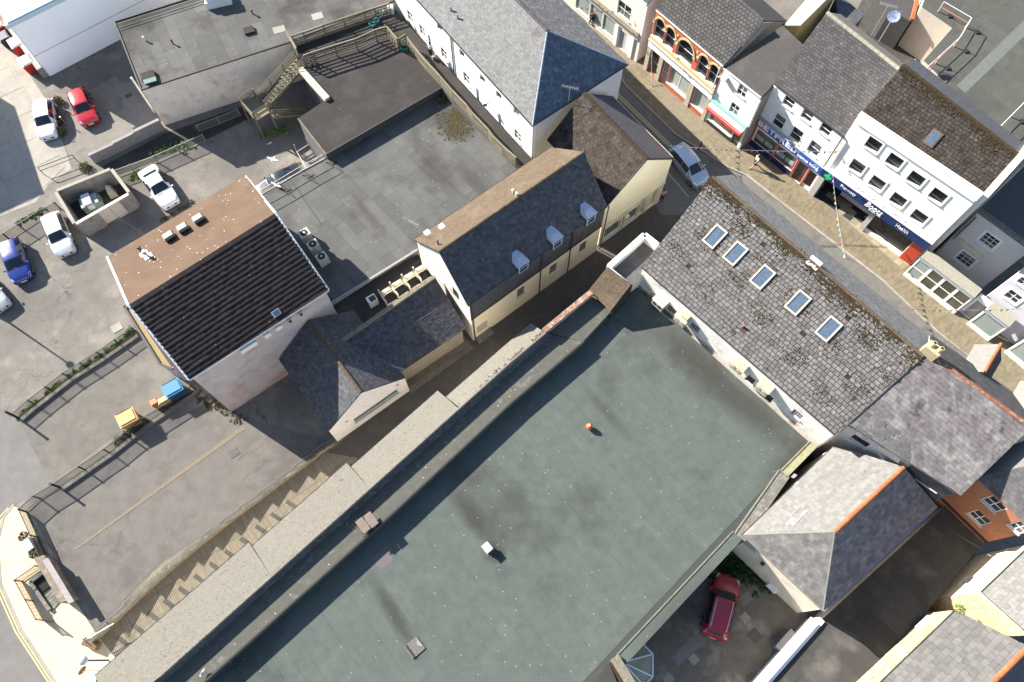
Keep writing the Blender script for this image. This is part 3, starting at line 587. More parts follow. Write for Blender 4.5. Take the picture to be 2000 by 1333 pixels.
fence('timber fence running along the white building walkway',[(797,92),(812,112),(837,142),(861,168),(886,197),(912,224),(926,242),(954,271),(964,285),(983,304),(1008,326)],Z3,1.2,5)
fence('short fence at the head of the timber stairs',[(566,82),(575,96),(586,116)],Z3,1.3,5)
# timber stairs
st=thing('timber_staircase',P(545,190),'weathered timber outside stair climbing to the raised deck','staircase')
top=P(589,122,Z3); mid=P(514,205,2.3); dirs=(top-mid); hd=Vector((dirs.x,dirs.y,0)); hl=hd.length; hd.normalize(); sd_=hd.cross(UP)
NS=13; wS=1.15
for i in range(NS):
    c=mid+Vector((dirs.x,dirs.y,0))*((i+.5)/NS)+UP*((Z3-2.3)*(i+1)/NS)
    MB().box(c-UP*.05,.26,wS,.05,(hd,sd_,UP)).build('tread',woodg,st)
for s in (-1,1):
    MB().beam(mid+sd_*s*wS/2-UP*.05,top+sd_*s*wS/2-UP*.05,.06,.26).build('stringer',woodg,st)
    for k in range(4): MB().beam(mid+sd_*s*(wS/2+.03)+UP*(.3+k*.24),top+sd_*s*(wS/2+.03)+UP*(.3+k*.24),.03,.07).build('hand_rail',woodg,st)
    for k in range(4): q=mid+dirs*(k/3)+sd_*s*(wS/2+.07); MB().box(q-UP*.15,.08,.08,1.25).build('post',woodg,st)
lc=mid-hd*.75; MB().box(lc-UP*.08,1.5,2.2,.08,(hd,sd_,UP)).build('landing',woodg,st)
corn=[lc+hd*a*.75+sd_*b*1.1 for a,b in ((1,-1),(-1,-1),(-1,1),(1,1))]
for q in corn: MB().box(Vector((q.x,q.y,0)),.12,.12,2.3+1.1).build('post',woodg,st)
for a,b in ((0,1),(1,2),(2,3)):
    for k in range(4): MB().beam(corn[a]+UP*(.3+k*.25),corn[b]+UP*(.3+k*.25),.03,.09).build('board',woodg,st)
l2=mid+sd_*.05; bot=l2+hd*3.6; 
for s in (.75,1.75):
    a=lc+sd_*s*1.0+hd*.7; b=a+hd*3.2-UP*2.2; MB().beam(a-UP*.1,b,.06,.26).build('stringer',woodg,st)
    for k in range(3): MB().beam(a+UP*(.35+k*.25),b+UP*(.4+k*.25),.03,.08).build('hand_rail',woodg,st)
for i in range(11):
    f_=(i+.5)/11; c=lc+sd_*1.25+hd*(.7+3.2*f_)-UP*2.2*f_; MB().box(c-UP*.05,.26,1.,.05,(hd,sd_,UP)).build('tread',woodg,st)
# --- 3 long white building
wb=thing('white_building',P(930,250),'long white two-storey building with silvery slate roof and hipped end','building')
ZE=8.57
WA=P(790,-26,ZE); WB=P(1040,247,ZE); WC=P(1227,126,ZE); WR=P(1069,60,11.6); dW=(WA-WB); 
WAf=WB+dW.normalized()*34; WRf=WR+dW.normalized()*30; WCf=WC+dW.normalized()*34
cW=(WB+WC)/2
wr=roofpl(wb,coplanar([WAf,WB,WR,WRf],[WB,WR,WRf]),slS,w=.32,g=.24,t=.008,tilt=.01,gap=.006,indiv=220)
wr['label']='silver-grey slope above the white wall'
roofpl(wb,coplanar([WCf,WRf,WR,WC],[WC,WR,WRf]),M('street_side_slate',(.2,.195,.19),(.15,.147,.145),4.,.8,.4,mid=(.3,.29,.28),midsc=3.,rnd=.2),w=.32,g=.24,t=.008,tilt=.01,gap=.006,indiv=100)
hipr=roofpl(wb,[WB,WC,WR],M('shade_blue_slate',(.09,.095,.1),(.065,.07,.075),5.,.5,.4,mid=(.14,.145,.15),midsc=3.,rnd=.25,spec=.5),w=.32,g=.24,t=.012,tilt=.014,gap=.01,indiv=150)  # shade of the hip end put into the colour as a darker blue
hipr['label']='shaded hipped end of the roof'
ridge_tiles(wb,WR,WRf,slB,.14,.5); ridge_tiles(wb,WR,WB,lead,.07,.9,'hip_flashing'); ridge_tiles(wb,WR,WC,lead,.07,.9,'hip_flashing')
ins=.25; nW=Vector((-(WC-WB).y,(WC-WB).x,0)).normalized()*ins; nW=nW if nW.dot(dW)>0 else -nW
uW=(WC-WB).normalized()*ins
fw=Facade(wb,WAf+uW+nW-UP*.1,WB+uW+nW-UP*.1,3.,white)
for x,y in ((858,54),(902,106),(942,155),(974,187),(1008,220)): fw.win(x,y,.8,.75,1,1,sill=False)
for x,y in ((801,33),(825,61),(867,106),(911,154),(1011,266)): fw.win(x,y,.95,1.15,2,2)
dm=paint('pale_blue_door',(.55,.62,.68))
for x,y in ((842,87),(936,192),(979,240)): fw.win(x,y,.85,1.9,1,1,sill=False,gm=dm,lab='door')
for x,y,lw in ((812,70,1.3),):
    pass
fw.build()
fe=Facade(wb,WB+uW+nW-UP*.1,WC-uW+nW-UP*.1,0,M('lilac_white_render',(.66,.64,.64),(.6,.58,.58),1.,.9,.2)); fe.build()
fs_=Facade(wb,WC-uW+nW-UP*.1,WCf-uW+nW-UP*.1,0,white); fs_.build()
strip(wb,WA+dW.normalized()*8,WB,.12,.1,gut,'gutter'); strip(wb,WB,WC,.12,.1,gut,'gutter')
u,z=fw.at(885,110); MB().cyl(fw.pt(u,3.6,.07),fw.pt(u,8.5,.07),.055).build('downpipe',gut,wb)
MB().cyl(fe.pt(.15,3.6,.07),fe.pt(.15,8.4,.07),.06).build('downpipe',MATS['white_paint'],wb)
for x,y in ((881,22),(894,37)):
    c=pp([(x,y)],[WB,WR,WRf])[0]; MB().cyl(c-UP*.05,c+UP*.45,.07).build('vent_pipe',lead,wb)
u,z=fw.at(957,200); MB().cyl(fw.pt(u,z,0),fw.pt(u,z,.5),.03,6).cyl(fw.pt(u,z-.1,.4),fw.pt(u,z+.05,.62),.12,8).build('wall_lamp',blackm,wb)
# --- 4 yellow building (long range + street block)
yb=thing('cream_building',P(1040,560),'cream-rendered range with slate-hung upper wall and three small dormers along the alley','building')
ZY=6.9
YE1,YE2,YE3=P(809,469,ZY),P(914,598,ZY),P(1186,403,ZY); YR1=P(857,492,9.9); YR2=P(1180,283,9.9)
YE4=YE1+(YE3-YE2); YR2b=YR1+(YE3-YE2)*1.0
dy=(YE3-YE2).normalized()
YR2=YR1+dy*((YR2-YR1).dot(dy))
l1=coplanar([YE1,YE4,YR2,YR1],[YE1,YE4,YR1]); rl=roofpl(yb,[YE1,YE4,YR1+(YE4-YE1),YR1],lich,w=.3,g=.22,t=.01,tilt=.014,indiv=150,gap=.008); rl['label']='lichen-crusted slope facing the flat roof'
rd=roofpl(yb,[YE2,YE3,YR1+(YE3-YE2),YR1],slD,w=.3,g=.22,t=.014,tilt=.018,indiv=300,gap=.01); rd['label']='shaded dark slate slope above the alley'
ridge_tiles(yb,YR1,YR2b,lich,.13,.5)
cy=(YE1+YE2+YE3+YE4)/4; iy=.18
a1=inset([YE1,YE2,YE3,YE4],iy)
fyn=Facade(yb,a1[0],a1[1],0,whitegr)   # gable facing the museum roofs
fya=Facade(yb,a1[1],a1[2],0,cream)
for x,y in ((1017,570),(1080,525),(1138,482)): fya.win(x,y,.75,1.35,3,4,fm=M('window_bars',(.1,.07,.06),None,1,.8),bar=.035,gm=MATS['glass1'],sur=None) if False else fya.win(x,y,.75,1.35,3,4,fm=M('window_bars',(.1,.07,.06),None,1,.8),bar=.035,gm=MATS['glass_pale'])
fya.build(); fyn.build()
MB().prism([a1[0],a1[1],YR1-UP*.15+dy*.15],dy*.15).build('gable',whitegr,yb)
mb=MB(); fya.rect(mb,0,fya.w,4.15,ZY-.08,.0,.05); hung=mb.build('slate_hanging',slD,yb)
bb=MB(); fya.rect(bb,0,fya.w,4.05,4.18,.0,.09); bb.build('string_course',gut,yb)
for x in (1056,1116,1185): 
    u,z=fya.at(x,505-(x-1056)*.72); MB().cyl(fya.pt(u,.1,.12),fya.pt(u,ZY-.1,.12),.05,8).build('downpipe',gut,yb)
MB().cyl(fya.pt(.12,.1,.12),fya.pt(.12,ZY-.1,.12),.05,8).build('downpipe',gut,yb)
strip(yb,YE2-UP*.02,YE3-UP*.02,.13,.1,gut,'gutter'); strip(yb,YE1-UP*.02,YE4-UP*.02,.13,.1,gut,'gutter')
u,z=fya.at(942,645); mb=MB(); fya.rect(mb,u-.5,u+.5,.9,2.0,.0,.05); mb.build('boarded_panel',M('faded_panel',(.42,.38,.34),(.36,.33,.3),3.,.8),yb); mb=MB(); fya.rect(mb,u-.8,u+.8,.0,.3,.0,.55); mb.build('step',concd,yb)
u,z=fyn.at(890,572); mb=MB(); fyn.rect(mb,u-.35,u+.35,z-.6,z+.5,-.02,.03); mb.build('window',MATS['glass1'],yb)
# dormers on the alley slope
yn=(YE3-YE2).cross(YR1-YE2).normalized(); yn=yn if yn.z>0 else -yn; ydn=Vector((dy.y,-dy.x,0)); 
drp=M('flaking_blue_white_lead',(.22,.29,.38),(.4,.44,.5),9.,.7,.3)
for x,y in ((1016,513),(1084,468),(1151,424)):
    c=onplane(x,y,YE2,yn); uu=(c-YE2).dot(dy); f0=Facade(yb,YE2-ydn*.0,YE3,ZY,slD); b=Vector((YE2.x,YE2.y,0))+dy*uu+UP*(ZY); out=ydn*-.35
    def dp(a,d,z): return b+dy*a+ydn*(-d)+UP*z
    mb=MB(); mb.prism([dp(-.46,-.08,-.6),dp(.46,-.08,-.6),dp(.46,-.08,.5),dp(-.46,-.08,.5)],-ydn*1.2); d=mb.build('dormer',slD,yb)
    def rf(a,dd,z): return dp(a,dd,z)
    fr4=[rf(-.56,-.2,.5),rf(.56,-.2,.5)]; pk=[rf(-.3,.35,.85),rf(.3,.35,.85),rf(-.22,1.0,.95),rf(.22,1.0,.95)]; bkk=[rf(-.56,.8,.5),rf(.56,.8,.5)]
    mb=MB(); mb.poly([fr4[0],fr4[1],pk[1],pk[0]]); mb.poly([fr4[1],bkk[1],pk[3],pk[1]]); mb.poly([fr4[0],pk[0],pk[2],bkk[0]]); mb.poly([pk[0],pk[1],pk[3],pk[2]]); mb.poly([fr4[0],bkk[0],bkk[1],fr4[1]]); mb.build('roof',drp,d)
    mb=MB(); mb.prism([dp(-.4,-.085,-.45),dp(.4,-.085,-.45),dp(.4,-.085,.42),dp(-.4,-.085,.42)],ydn*.02); mb.build('pane',MATS['glass1'],d)
    mb=MB()
    for q in ((-.46,-.38,-.5,.48),(.38,.46,-.5,.48),(-.38,.38,.06,.12),(-.38,.38,-.5,-.43),(-.38,.38,.42,.48)): mb.prism([dp(q[0],-.11,q[2]),dp(q[1],-.11,q[2]),dp(q[1],-.11,q[3]),dp(q[0],-.11,q[3])],ydn*.03)
    mb.build('window_frame',paint('faded_blue_frame',(.35,.42,.5)),d)
rv=[onplane(x,y,YE1,(YE4-YE1).cross(YR1-YE1).normalized()) for x,y in ((835,457),(863,445),(1002,378),(1009,384))]
for k,c in enumerate(rv):
    if k<2: MB().box(c-UP*.05,.42,.42,.28,(dy,ydn,UP)).build('roof_vent',plast,yb)
    else: MB().cyl(c-UP*.05,c+UP*.35,.07,8).ball(c+UP*.4,.12,.12,.1,8,5).build('vent_pipe',plast,yb)
c=onplane(856,478,YE1,(YE4-YE1).cross(YR1-YE1).normalized()); MB().cyl(c-UP*.05,c+UP*.55,.06,8).build('vent_pipe',blackm,yb)
# street block
zb=6.3; BR2=P(1265,311,9.3); BEr=P(1316,310,zb); BEl=P(1186,403,zb); BR1=P(1140,182,9.3); db=(BR1-BR2)
sb=thing('cream_street_block',P(1230,440),'cream gable-fronted block with mossy slate roof at the mouth of the alley','building')
BE1=BEr+db; BE4=BEl+db
r_=roofpl(sb,[BEr,BE1,BR1,BR2],M('street_slope_slate',(.13,.12,.125),(.1,.093,.096),5.,.9,.5,mid=(.17,.155,.15),midsc=7.,rnd=.12),w=.3,g=.22,t=.008,tilt=.01,indiv=80,gap=.006)
r_=roofpl(sb,[BEl,BE4,BR1,BR2],slM,w=.36,g=.3,t=.018,tilt=.02,indiv=300,gap=.02); r_['label']='mossy slope with large rounded slates facing the alley roofs'
ridge_tiles(sb,BR2,BR1,moss,.15,.45)
cb=(BEr+BEl+BE1+BE4)/4; b1=inset([BEl,BEr],.0)
db_=db.normalized()
fb=Facade(sb,BEl+db_*.12-UP*.05,BEr+db_*.12-UP*.05,0,cream,reveal=.25)
grn=paint('grey_green_window',(.12,.2,.17))
fb.win(1196,449,1.9,1.9,1,1,gm=M('green_glass',(.06,.1,.09),(.1,.14,.12),1.,.08,spec=.5)); fb.win(1231,423,1.9,1.9,1,1,gm=MATS['green_glass'])
u,z=fb.at(1262,402); fb.hole(u-.9,fb.w-.6,.1,2.6)
fb.build()
mb=MB(); fb.rect(mb,u-.9,fb.w-.5,.1,2.6,-1.2,-1.1); mb.build('entrance_recess',M('entrance_shade',(.2,.18,.15),None,1,.9),sb)
mb=MB(); fb.rect(mb,.8,fb.w,2.85,3.0,.002,.1); mb.build('string_course',M('cream_trim',(.62,.56,.42),None,1,.8),sb)
for uu in (.15,2.75,5.2,fb.w-.45): mb=MB(); fb.rect(mb,uu,uu+.32,0,2.84,.002,.06); mb.build('pilaster',MATS['cream_trim'],sb)
MB().prism([fb.pt(0,zb-.06),fb.pt(fb.w,zb-.06),BR2+db_*.12-UP*.12],db_*.3).build('gable',cream,sb)
walls(sb,[BEr-UP*.1+db_*.2,BE1-UP*.1],0,cream,False)
u,z=fb.at(1214,418); MB().cyl(fb.pt(u,z+.2,0),fb.pt(u,z+.2,.5),.025,6).box(fb.pt(u+.1,z+.02,.55),.45,.22,.2,fb.ax).build('flood_lamp',acm,sb)
strip(sb,BR2+db_*.05,BEl+db_*.05,.1,.08,gut,'verge'); strip(sb,BR2+db_*.05,BEr+db_*.05,.1,.08,gut,'verge')
# --- 5 museum wing
gabm=M('gable_white',(.74,.72,.7),(.66,.64,.62),1.4,.9,.3,mid=(.45,.43,.41),midsc=2.5,midlo=.56,midhi=.72)
mu=thing('gabled_wing',P(700,800),'dark slate wing with a white gable and one long window by the alley','building')
zm=3.3; GL,GA,GR=P(642,842,zm),P(705,767,5.9),P(791,738,zm); MB_=P(603,627,5.9); dg=(MB_-GA); dg.z=0
TL=GL+dg; TR=GR+dg
roofpl(mu,[GL,TL,GA+dg,GA],slD,w=.28,g=.2,t=.014,tilt=.018,indiv=300,gap=.01)
roofpl(mu,[GR,TR,GA+dg,GA],slD,w=.28,g=.2,t=.014,tilt=.018,indiv=100,gap=.01)
ridge_tiles(mu,GA,GA+dg,M('lichen_ridge',(.16,.11,.06),(.1,.075,.05),6.,.95,.5),.12,.45)
dgn=dg.normalized(); fg=Facade(mu,GL+dgn*.12,GR+dgn*.12,0,gabm,reveal=.2)
u,z=fg.at(737,797); fg.winuz(u-2.0,u+2.0,1.15,1.95,1,1,gm=MATS['green_glass'],fm=paint('teal_frame',(.2,.32,.32)),sill=True)
fg.build(); MB().prism([fg.pt(0,zm-.02),fg.pt(fg.w,zm-.02),GA+dgn*.12-UP*.06],dgn*.25).build('gable',gabm,mu)
for x,y in ((677,823),(776,752)): u,z=fg.at(x,y); mb=MB(); fg.rect(mb,u-.12,u+.12,z-.05,z+.05,.002,.03); mb.build('wall_slot',blackm,mu)
walls(mu,[GL+dgn*.2-UP*.1+ (GA-GL).normalized()*.1*0,TL-UP*.1],0,concd,False); walls(mu,[TL-UP*.1,Vector((GA+dg).to_tuple())-UP*.2,TR-UP*.1],0,pale_r,False)
# range between wing and cream building
ra=thing('low_slate_range',P(800,690),'low range with one dark slate slope between white gable and cream building','building')
S1,S2,S3,S4=P(784,724,3.1),P(910,640,3.1),P(850,543,4.9),P(648,681,4.9)
S3=coplanar([S3],[S1,S2,S4])[0]
roofpl(ra,[S1,S2,S3,S4],slD,w=.28,g=.2,t=.014,tilt=.018,indiv=200,gap=.01)
MB().beam(S4+UP*.02,S3+UP*.02,.28,.3).build('coping',coping,ra); strip(ra,S1+UP*-.02,S2+UP*-.02,.12,.1,gut,'gutter')
inv=(S4-S1); inv.z=0; inv.normalize()
fra=Facade(ra,S1+inv*.35-UP*.1,S2+inv*.35-UP*.1,0,M('buff_plinth',(.3,.27,.22),(.24,.21,.17),3.,.9,.4)); fra.build()
walls(ra,[S4-UP*.1,S3-UP*.1],0,pale_r,False)
MB().beam(P(648,682,4.55),P(790,722,3.3),.12,.05).build('valley_flashing',lead,ra)
field(alley,tri([(788,735),(905,655),(925,680),(802,770)],.03),S2-S1,.9,.6,.03,M('forecourt_slab',(.15,.135,.11),(.12,.108,.09),3.,.9,rnd=.15),'forecourt_slab',gap=.02)
# sunken gutter roof with plant
gq=[(640,597),(816,497),(850,545),(650,684),(600,632)]
gr=thing('plant_roof',P(730,590),'narrow dark plant roof between flat grey roof and slate range','building')
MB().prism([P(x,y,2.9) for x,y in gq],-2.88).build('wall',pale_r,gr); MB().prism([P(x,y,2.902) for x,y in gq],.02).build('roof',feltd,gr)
gd=(P(816,497,2.9)-P(640,597,2.9)).normalized(); gn=gd.cross(UP)
frm=M('cream_weathered_frame',(.62,.56,.43),(.48,.43,.32),6.,.85,.4)
lbs=('first of four cream plant boxes from the white cabinet','second of four cream plant boxes from the white cabinet','third of four cream plant boxes from the white cabinet','plant box nearest the cream gable, last of four')
for k,(x,y) in enumerate(((757,578),(779,563),(802,548),(824,534))):
    c=P(x,y,3.2); t=thing('plant_box',Vector((c.x,c.y,2.92)),lbs[k],'plant box','cream boxes on the plant roof')
    b=Vector((c.x,c.y,2.92))
    MB().box(b-gn*.28,.85,.22,.75,(gd,gn,UP)).build('back',frm,t); MB().box(b-gd*.42+gn*.2,.1,.9,.7,(gd,gn,UP)).build('side',frm,t); MB().box(b+gn*.25,.7,.8,.25,(gd,gn,UP)).build('body',gut,t)
    MB().box(b+gn*.72,.95,.12,.3,(gd,gn,UP)).build('front',frm,t); MB().cyl(b-gd*.45-gn*.45,b-gd*.45-gn*.45+UP*.95,.05,8).ball(b-gd*.45-gn*.45+UP*1.,.08,.08,.08,8,5).build('post',frm,t)
pr=thing('pipe_run',P(790,545,3.5),'pair of pale pipes above the cream plant boxes','pipes')
for o_ in (0,.16): MB().cyl(P(745,577,3.7)+gn*o_,P(830,522,3.7)+gn*o_,.035,6).build('pipe',frm,pr)
for f_ in (.05,.5,.95): q=P(745,577,3.7).lerp(P(830,522,3.7),f_); MB().cyl(Vector((q.x,q.y,2.9)),q,.03,6).build('support',frm,pr)
c=P(728,590,3.2); t=thing('plant_cabinet',Vector((c.x,c.y,2.92)),'white open-sided cabinet on the dark plant roof','cabinet'); b=ORG[t.name]
MB().box(b,.75,.6,.9,(gd,gn,UP)).build('casing',plast,t); MB().box(b+gd*.06+gn*.05+UP*.9,.5,.45,.02,(gd,gn,UP)).build('panel',gut,t)
MB().cyl(P(608,640,3.2),P(650,605,3.4),.06,8).build('drain_pipe',plast,label='white drain pipe crossing from the hall wall to the plant roof',cat='pipe')
# three condensers on the flat roof
for k,(x,y,lb) in enumerate(((594,456,'condenser unit farthest up the hall wall, first of three'),(611,478,'middle condenser unit of the three beside the hall'),(628,502,'condenser unit nearest the plant roof, third of three'))):
    c=P(x,y,Z2+.9); t=thing('condenser_unit',Vector((c.x,c.y,Z2+.03)),lb,'air conditioner','condensers beside the hall'); b=ORG[t.name]
    cdx=(P(628,502,4)-P(594,456,4)).normalized(); cdy=cdx.cross(UP)
    MB().box(b,.72,.85,.95,(cdx,cdy,UP)).build('casing',acm,t); MB().cyl(b+UP*.95,b+UP*.98,.3,20).build('fan_guard',blackm,t); MB().cyl(b+UP*.98,b+UP*1.0,.09,12).build('hub',rail,t)
    for j in range(8):
        a=j*math.pi/4; MB().beam(b+UP*.99,b+UP*.99+Vector((math.cos(a),math.sin(a),0))*.29,.02,.012).build('guard_bar',gut,t)
    for s in (-1,1): MB().box(b+cdy*s*.35-UP*.03,.7,.08,.04,(cdx,cdy,UP)).build('foot',gut,t)
# --- 6 big green-roofed building
bigb=thing('green_roofed_building',P(1000,900),'huge flat building under green-grey felt, largest roof in view','building')
ZF=4.8
fl=[(1243,562),(1578,862),(1535,908),(1432,1042),(1195,1292),(1050,1450),(290,1450),(395,1336),(500,1242),(770,1000),(1000,786),(1135,665),(1192,606)]
MB().prism([P(x,y,ZF) for x,y in fl],-ZF+.02).build('wall',pale_r,bigb)
gf=MB().prism([P(x,y,ZF+.002) for x,y in fl],.018).build('roof',seamg,bigb); gf['label']='wide green-grey felt roof'
gdir=P(1010,700,ZF)-P(1240,960,ZF)
for q in ([(1243,562),(1578,862),(1535,908),(1432,1042),(1195,1292),(1050,1450),(290,1450),(395,1336)],):
    field(gf,[P(x,y,ZF+.022) for x,y in q],gdir,5.6,1.0,.005,feltg,'felt_sheet',gap=.009,stagger=2,jw=.3,indiv=300)
field(gf,[P(x,y,ZF+.0215) for x,y in ((1243,562),(395,1336),(500,1242),(1000,786),(1192,606))],gdir,5.6,1.0,.004,feltg,'felt_sheet',gap=.009,stagger=2,jw=.3,indiv=60)
# right-hand parapet
mb=MB(); 
for (a,b,w,m_,nm) in (((1588,868),(1532,925),.62,M('mossy_parapet_top',(.33,.3,.2),(.24,.24,.13),3.,.95,.5,mid=(.2,.22,.06),midsc=2.),'parapet'),((1532,925),(1445,1050),.85,concd,'parapet'),((1440,1046),(1212,1290),.78,feltg,'parapet')):
    p=P(a[0],a[1],ZF+.3);q=P(b[0],b[1],ZF+.3); MB().prism([p-(q-p).normalized().cross(UP)*w/2,p+(q-p).normalized().cross(UP)*w/2,q+(q-p).normalized().cross(UP)*w/2,q-(q-p).normalized().cross(UP)*w/2],-ZF-.28).build(nm,m_,bigb)
    off=(q-p).normalized().cross(UP); off=off if off.x<0 else -off
    MB().beam(p+off*(w/2-.04)+UP*.02,q+off*(w/2-.04)+UP*.02,.07,.05).build('edge_trim',coping,bigb)
# false pitched roof along the alley
ZR,ZD,ZI,ZL=6.2,5.55,5.62,5.0
ridge=[(1067,650),(1000,706),(675,998),(300,1333),(180,1440)]
def onr(f):  # point on ridge pixel polyline by y
    for a,b in zip(ridge[:-1],ridge[1:]):
        if a[1]<=f<=b[1]: t=(f-a[1])/(b[1]-a[1]); return (a[0]+(b[0]-a[0])*t,f)
segs=[((1036,632),(871,776)),((855,764),(686,912)),((677,905),(492,1068)),((486,1060),(186,1320))]
for (a,b) in segs:
    ra_=onr(min(1439,max(651,a[1]+ (24 if a[1]<640 else 62)))); 
    # ridge points opposite the ends of this eave run
    def opp(p):
        A=P(p[0],p[1],ZL); best=min(((P(*onr(y),ZR)-A).xy.length,y) for y in range(651,1439,2)); return P(*onr(best[1]),ZR)
    r1,r2=opp(a),opp(b); r2=r2+(r2-r1).normalized()*.0
    s_=slab(bigb,[P(a[0],a[1],ZL),r1,r2,P(b[0],b[1],ZL)],.14,chips,'eave_slope')
    q=coplanar([P(a[0],a[1],ZL),r1,r2,P(b[0],b[1],ZL)],[P(a[0],a[1],ZL),P(b[0],b[1],ZL),r1]); 
    field(s_,[v+UP*.012 for v in q],P(a[0],a[1],ZL)-P(b[0],b[1],ZL),.24,.2,.012,chips,'shingle',tilt=.008,gap=.004,indiv=75)
    strip(bigb,P(a[0],a[1],ZL-.03),P(b[0],b[1],ZL-.03),.08,.14,gut,'gutter')
walls(bigb,[P(1045,640,ZL-.1),P(880,785,ZL-.1),P(700,945,ZL-.1),P(500,1080,ZL-.1),P(200,1330,ZL-.1),P(150,1420,ZL-.1)],0,pale_r,False)
dkl=[(1080,655),(1000,727),(695,1000),(500,1172),(330,1325),(220,1430)]; inn=[(1140,668),(1000,786),(770,1000),(500,1242),(395,1336),(300,1425)]
rp=[P(x,y,ZR) for x,y in ((1067,650),(1000,706),(675,998),(486,1167),(309,1325),(195,1430))]
moss_edge=MB(); ds=MB(); gs=MB(); dp_=[P(x,y,ZD) for x,y in dkl]; ip=[P(x,y,ZI) for x,y in inn]
for k in range(5):
    ds.prism([rp[k],rp[k+1],dp_[k+1],dp_[k]],UP*-.1); gs.prism([dp_[k],dp_[k+1],ip[k+1],ip[k]],UP*-.9)
dso=ds.build('inner_slope',slD,bigb); 
for k in range(3): field(dso,coplanar([rp[k],rp[k+1],dp_[k+1],dp_[k]],[rp[k],rp[k+1],dp_[k]]),rp[k+1]-rp[k],.3,.2,.015,slD,'slate',tilt=.012,indiv=60)
ps=gs.build('parapet_deck',M('lichened_felt',(.15,.15,.13),(.12,.12,.105),2.,.95,.5,mid=(.3,.2,.05),midsc=1.8,midlo=.62,midhi=.68,big=(.22,.215,.19),bigsc=1.5,biglo=.58,bighi=.68,spk=(.7,.7,.66),spksc=2.2,spkr=.08),bigb)
for k in range(5): strip(bigb,ip[k]+UP*.03,ip[k+1]+UP*.03,.12,.1,gut,'edge_trim'); 
ridge_tiles(bigb,rp[0],rp[1],chips,.09,.5); ridge_tiles(bigb,rp[1],rp[2],chips,.09,.5); ridge_tiles(bigb,rp[2],rp[4],chips,.09,.5)
mg=MB()
for k in range(4):
    for i in range(420):
        t_=R.random(); q=rp[k].lerp(rp[k+1],t_)
        if math.sin(t_*9+k)+R.gauss(0,.6)<.1: continue
        e_=(rp[k+1]-rp[k]).normalized().cross(UP); e_=e_ if e_.x<0 else -e_; d_=abs(R.gauss(0,.16)); s_=R.uniform(.015,.05); mg.ball(q+e_*d_-UP*(d_*.55-.02),s_*1.5,s_*1.5,s_*.7,5,3)
mg.build('ridge_moss',M('dry_brown_moss',(.13,.085,.05),(.09,.06,.035),9.,1.,.6),bigb,kind='stuff')
# upper run: coping wall + deck, slate ramp, white-walled flat roof
u1=[P(1067,652,ZI),P(1157,572,ZI),P(1192,606,ZI),P(1140,668,ZI),P(1080,655,ZI)]
MB().prism([P(1070,650,ZI),P(1157,574,ZI),P(1194,608,ZI),P(1138,668,ZI)],-1.2).build('parapet_deck',MATS['lichened_felt'],bigb)
a=P(1062,646,6.35); b=P(1155,570,6.35); nk=12
for i in range(nk): MB().beam(a.lerp(b,(i+.02)/nk)-UP*.15,a.lerp(b,(i+.98)/nk)-UP*.15,.4,.3).build('coping_stone',brkcop,bigb)
walls(bigb,[a-UP*.25,b-UP*.25],0,pale_r,False)
rmp=[P(1150,567,6.0),P(1187,521,7.0),P(1233,557,7.0),P(1192,609,6.0)]; rmp=coplanar(rmp,[rmp[0],rmp[1],rmp[3]])
roofpl(bigb,rmp,lich,w=.28,g=.2,t=.012,tilt=.012,indiv=120,pn='ramp_roof')
walls(bigb,[rmp[3]-UP*.1,rmp[2]-UP*.1],ZF,gut,False); walls(bigb,[rmp[0]-UP*.1,rmp[1]-UP*.1],0,pale_r,False)
tw=thing('white_parapet_block',P(1240,520),'small flat roof boxed in by a bright white L-shaped parapet','building')
MB().prism([P(x,y,6.3) for x,y in ((1186,520),(1260,455),(1290,478),(1255,540),(1232,558))],-6.28).build('wall',pale_r,tw)
MB().prism([P(x,y,6.302) for x,y in ((1186,520),(1260,455),(1290,478),(1255,540),(1232,558))],.02).build('roof',feltb,tw)
for a,b,w in (((1190,520),(1259,458),.42),((1259,458),(1284,478),.42),((1188,521),(1231,556),.14)):
    p=P(a[0],a[1],7.);q=P(b[0],b[1],7.); MB().prism([p+(q-p).normalized().cross(UP)*s*w/2 for s in (-1,1)]+[q+(q-p).normalized().cross(UP)*s*w/2 for s in (1,-1)],-.75).build('parapet',copw,tw)
# things on the green roof
c=P(1150,836,ZF+.02); t=thing('ball_vent',c,'orange ball vent standing on the green felt roof','roof vent'); ob=paint('orange_plastic',(.62,.13,.02),.4)
MB().cyl(c,c+UP*.12,.14,12).build('collar',ob,t); MB().ball(c+UP*.32,.24,.24,.24,16,10).build('ball',ob,t,smooth=True); MB().cyl(c+UP*.55,c+UP*.6,.06,8).build('cap',plast,t)
c=P(952,1072,ZF+.02); t=thing('roof_outlet',c,'white box vent casting a dark shadow on the green felt roof','roof vent'); ang=math.radians(40); X=Vector((math.cos(ang),math.sin(ang),0)); Y=X.cross(UP)
MB().box(c,.42,.5,.55,(X,Y,UP)).build('body',plast,t); MB().prism([c+X*a*.25+Y*b*.3+UP*.55 for a,b in ((-1,-1),(1,-1),(1,1),(-1,1))],UP*.06).build('lid',copw,t); MB().box(c-Y*.0,.7,.8,.03,(X,Y,UP)).build('flashing',feltb,t)
c=P(810,1265,ZF+.03); t=thing('roof_hatch',c,'torn square felt hatch low on the green roof','hatch'); fh=M('torn_felt',(.09,.085,.08),(.16,.15,.14),9.,.95,.9,20)
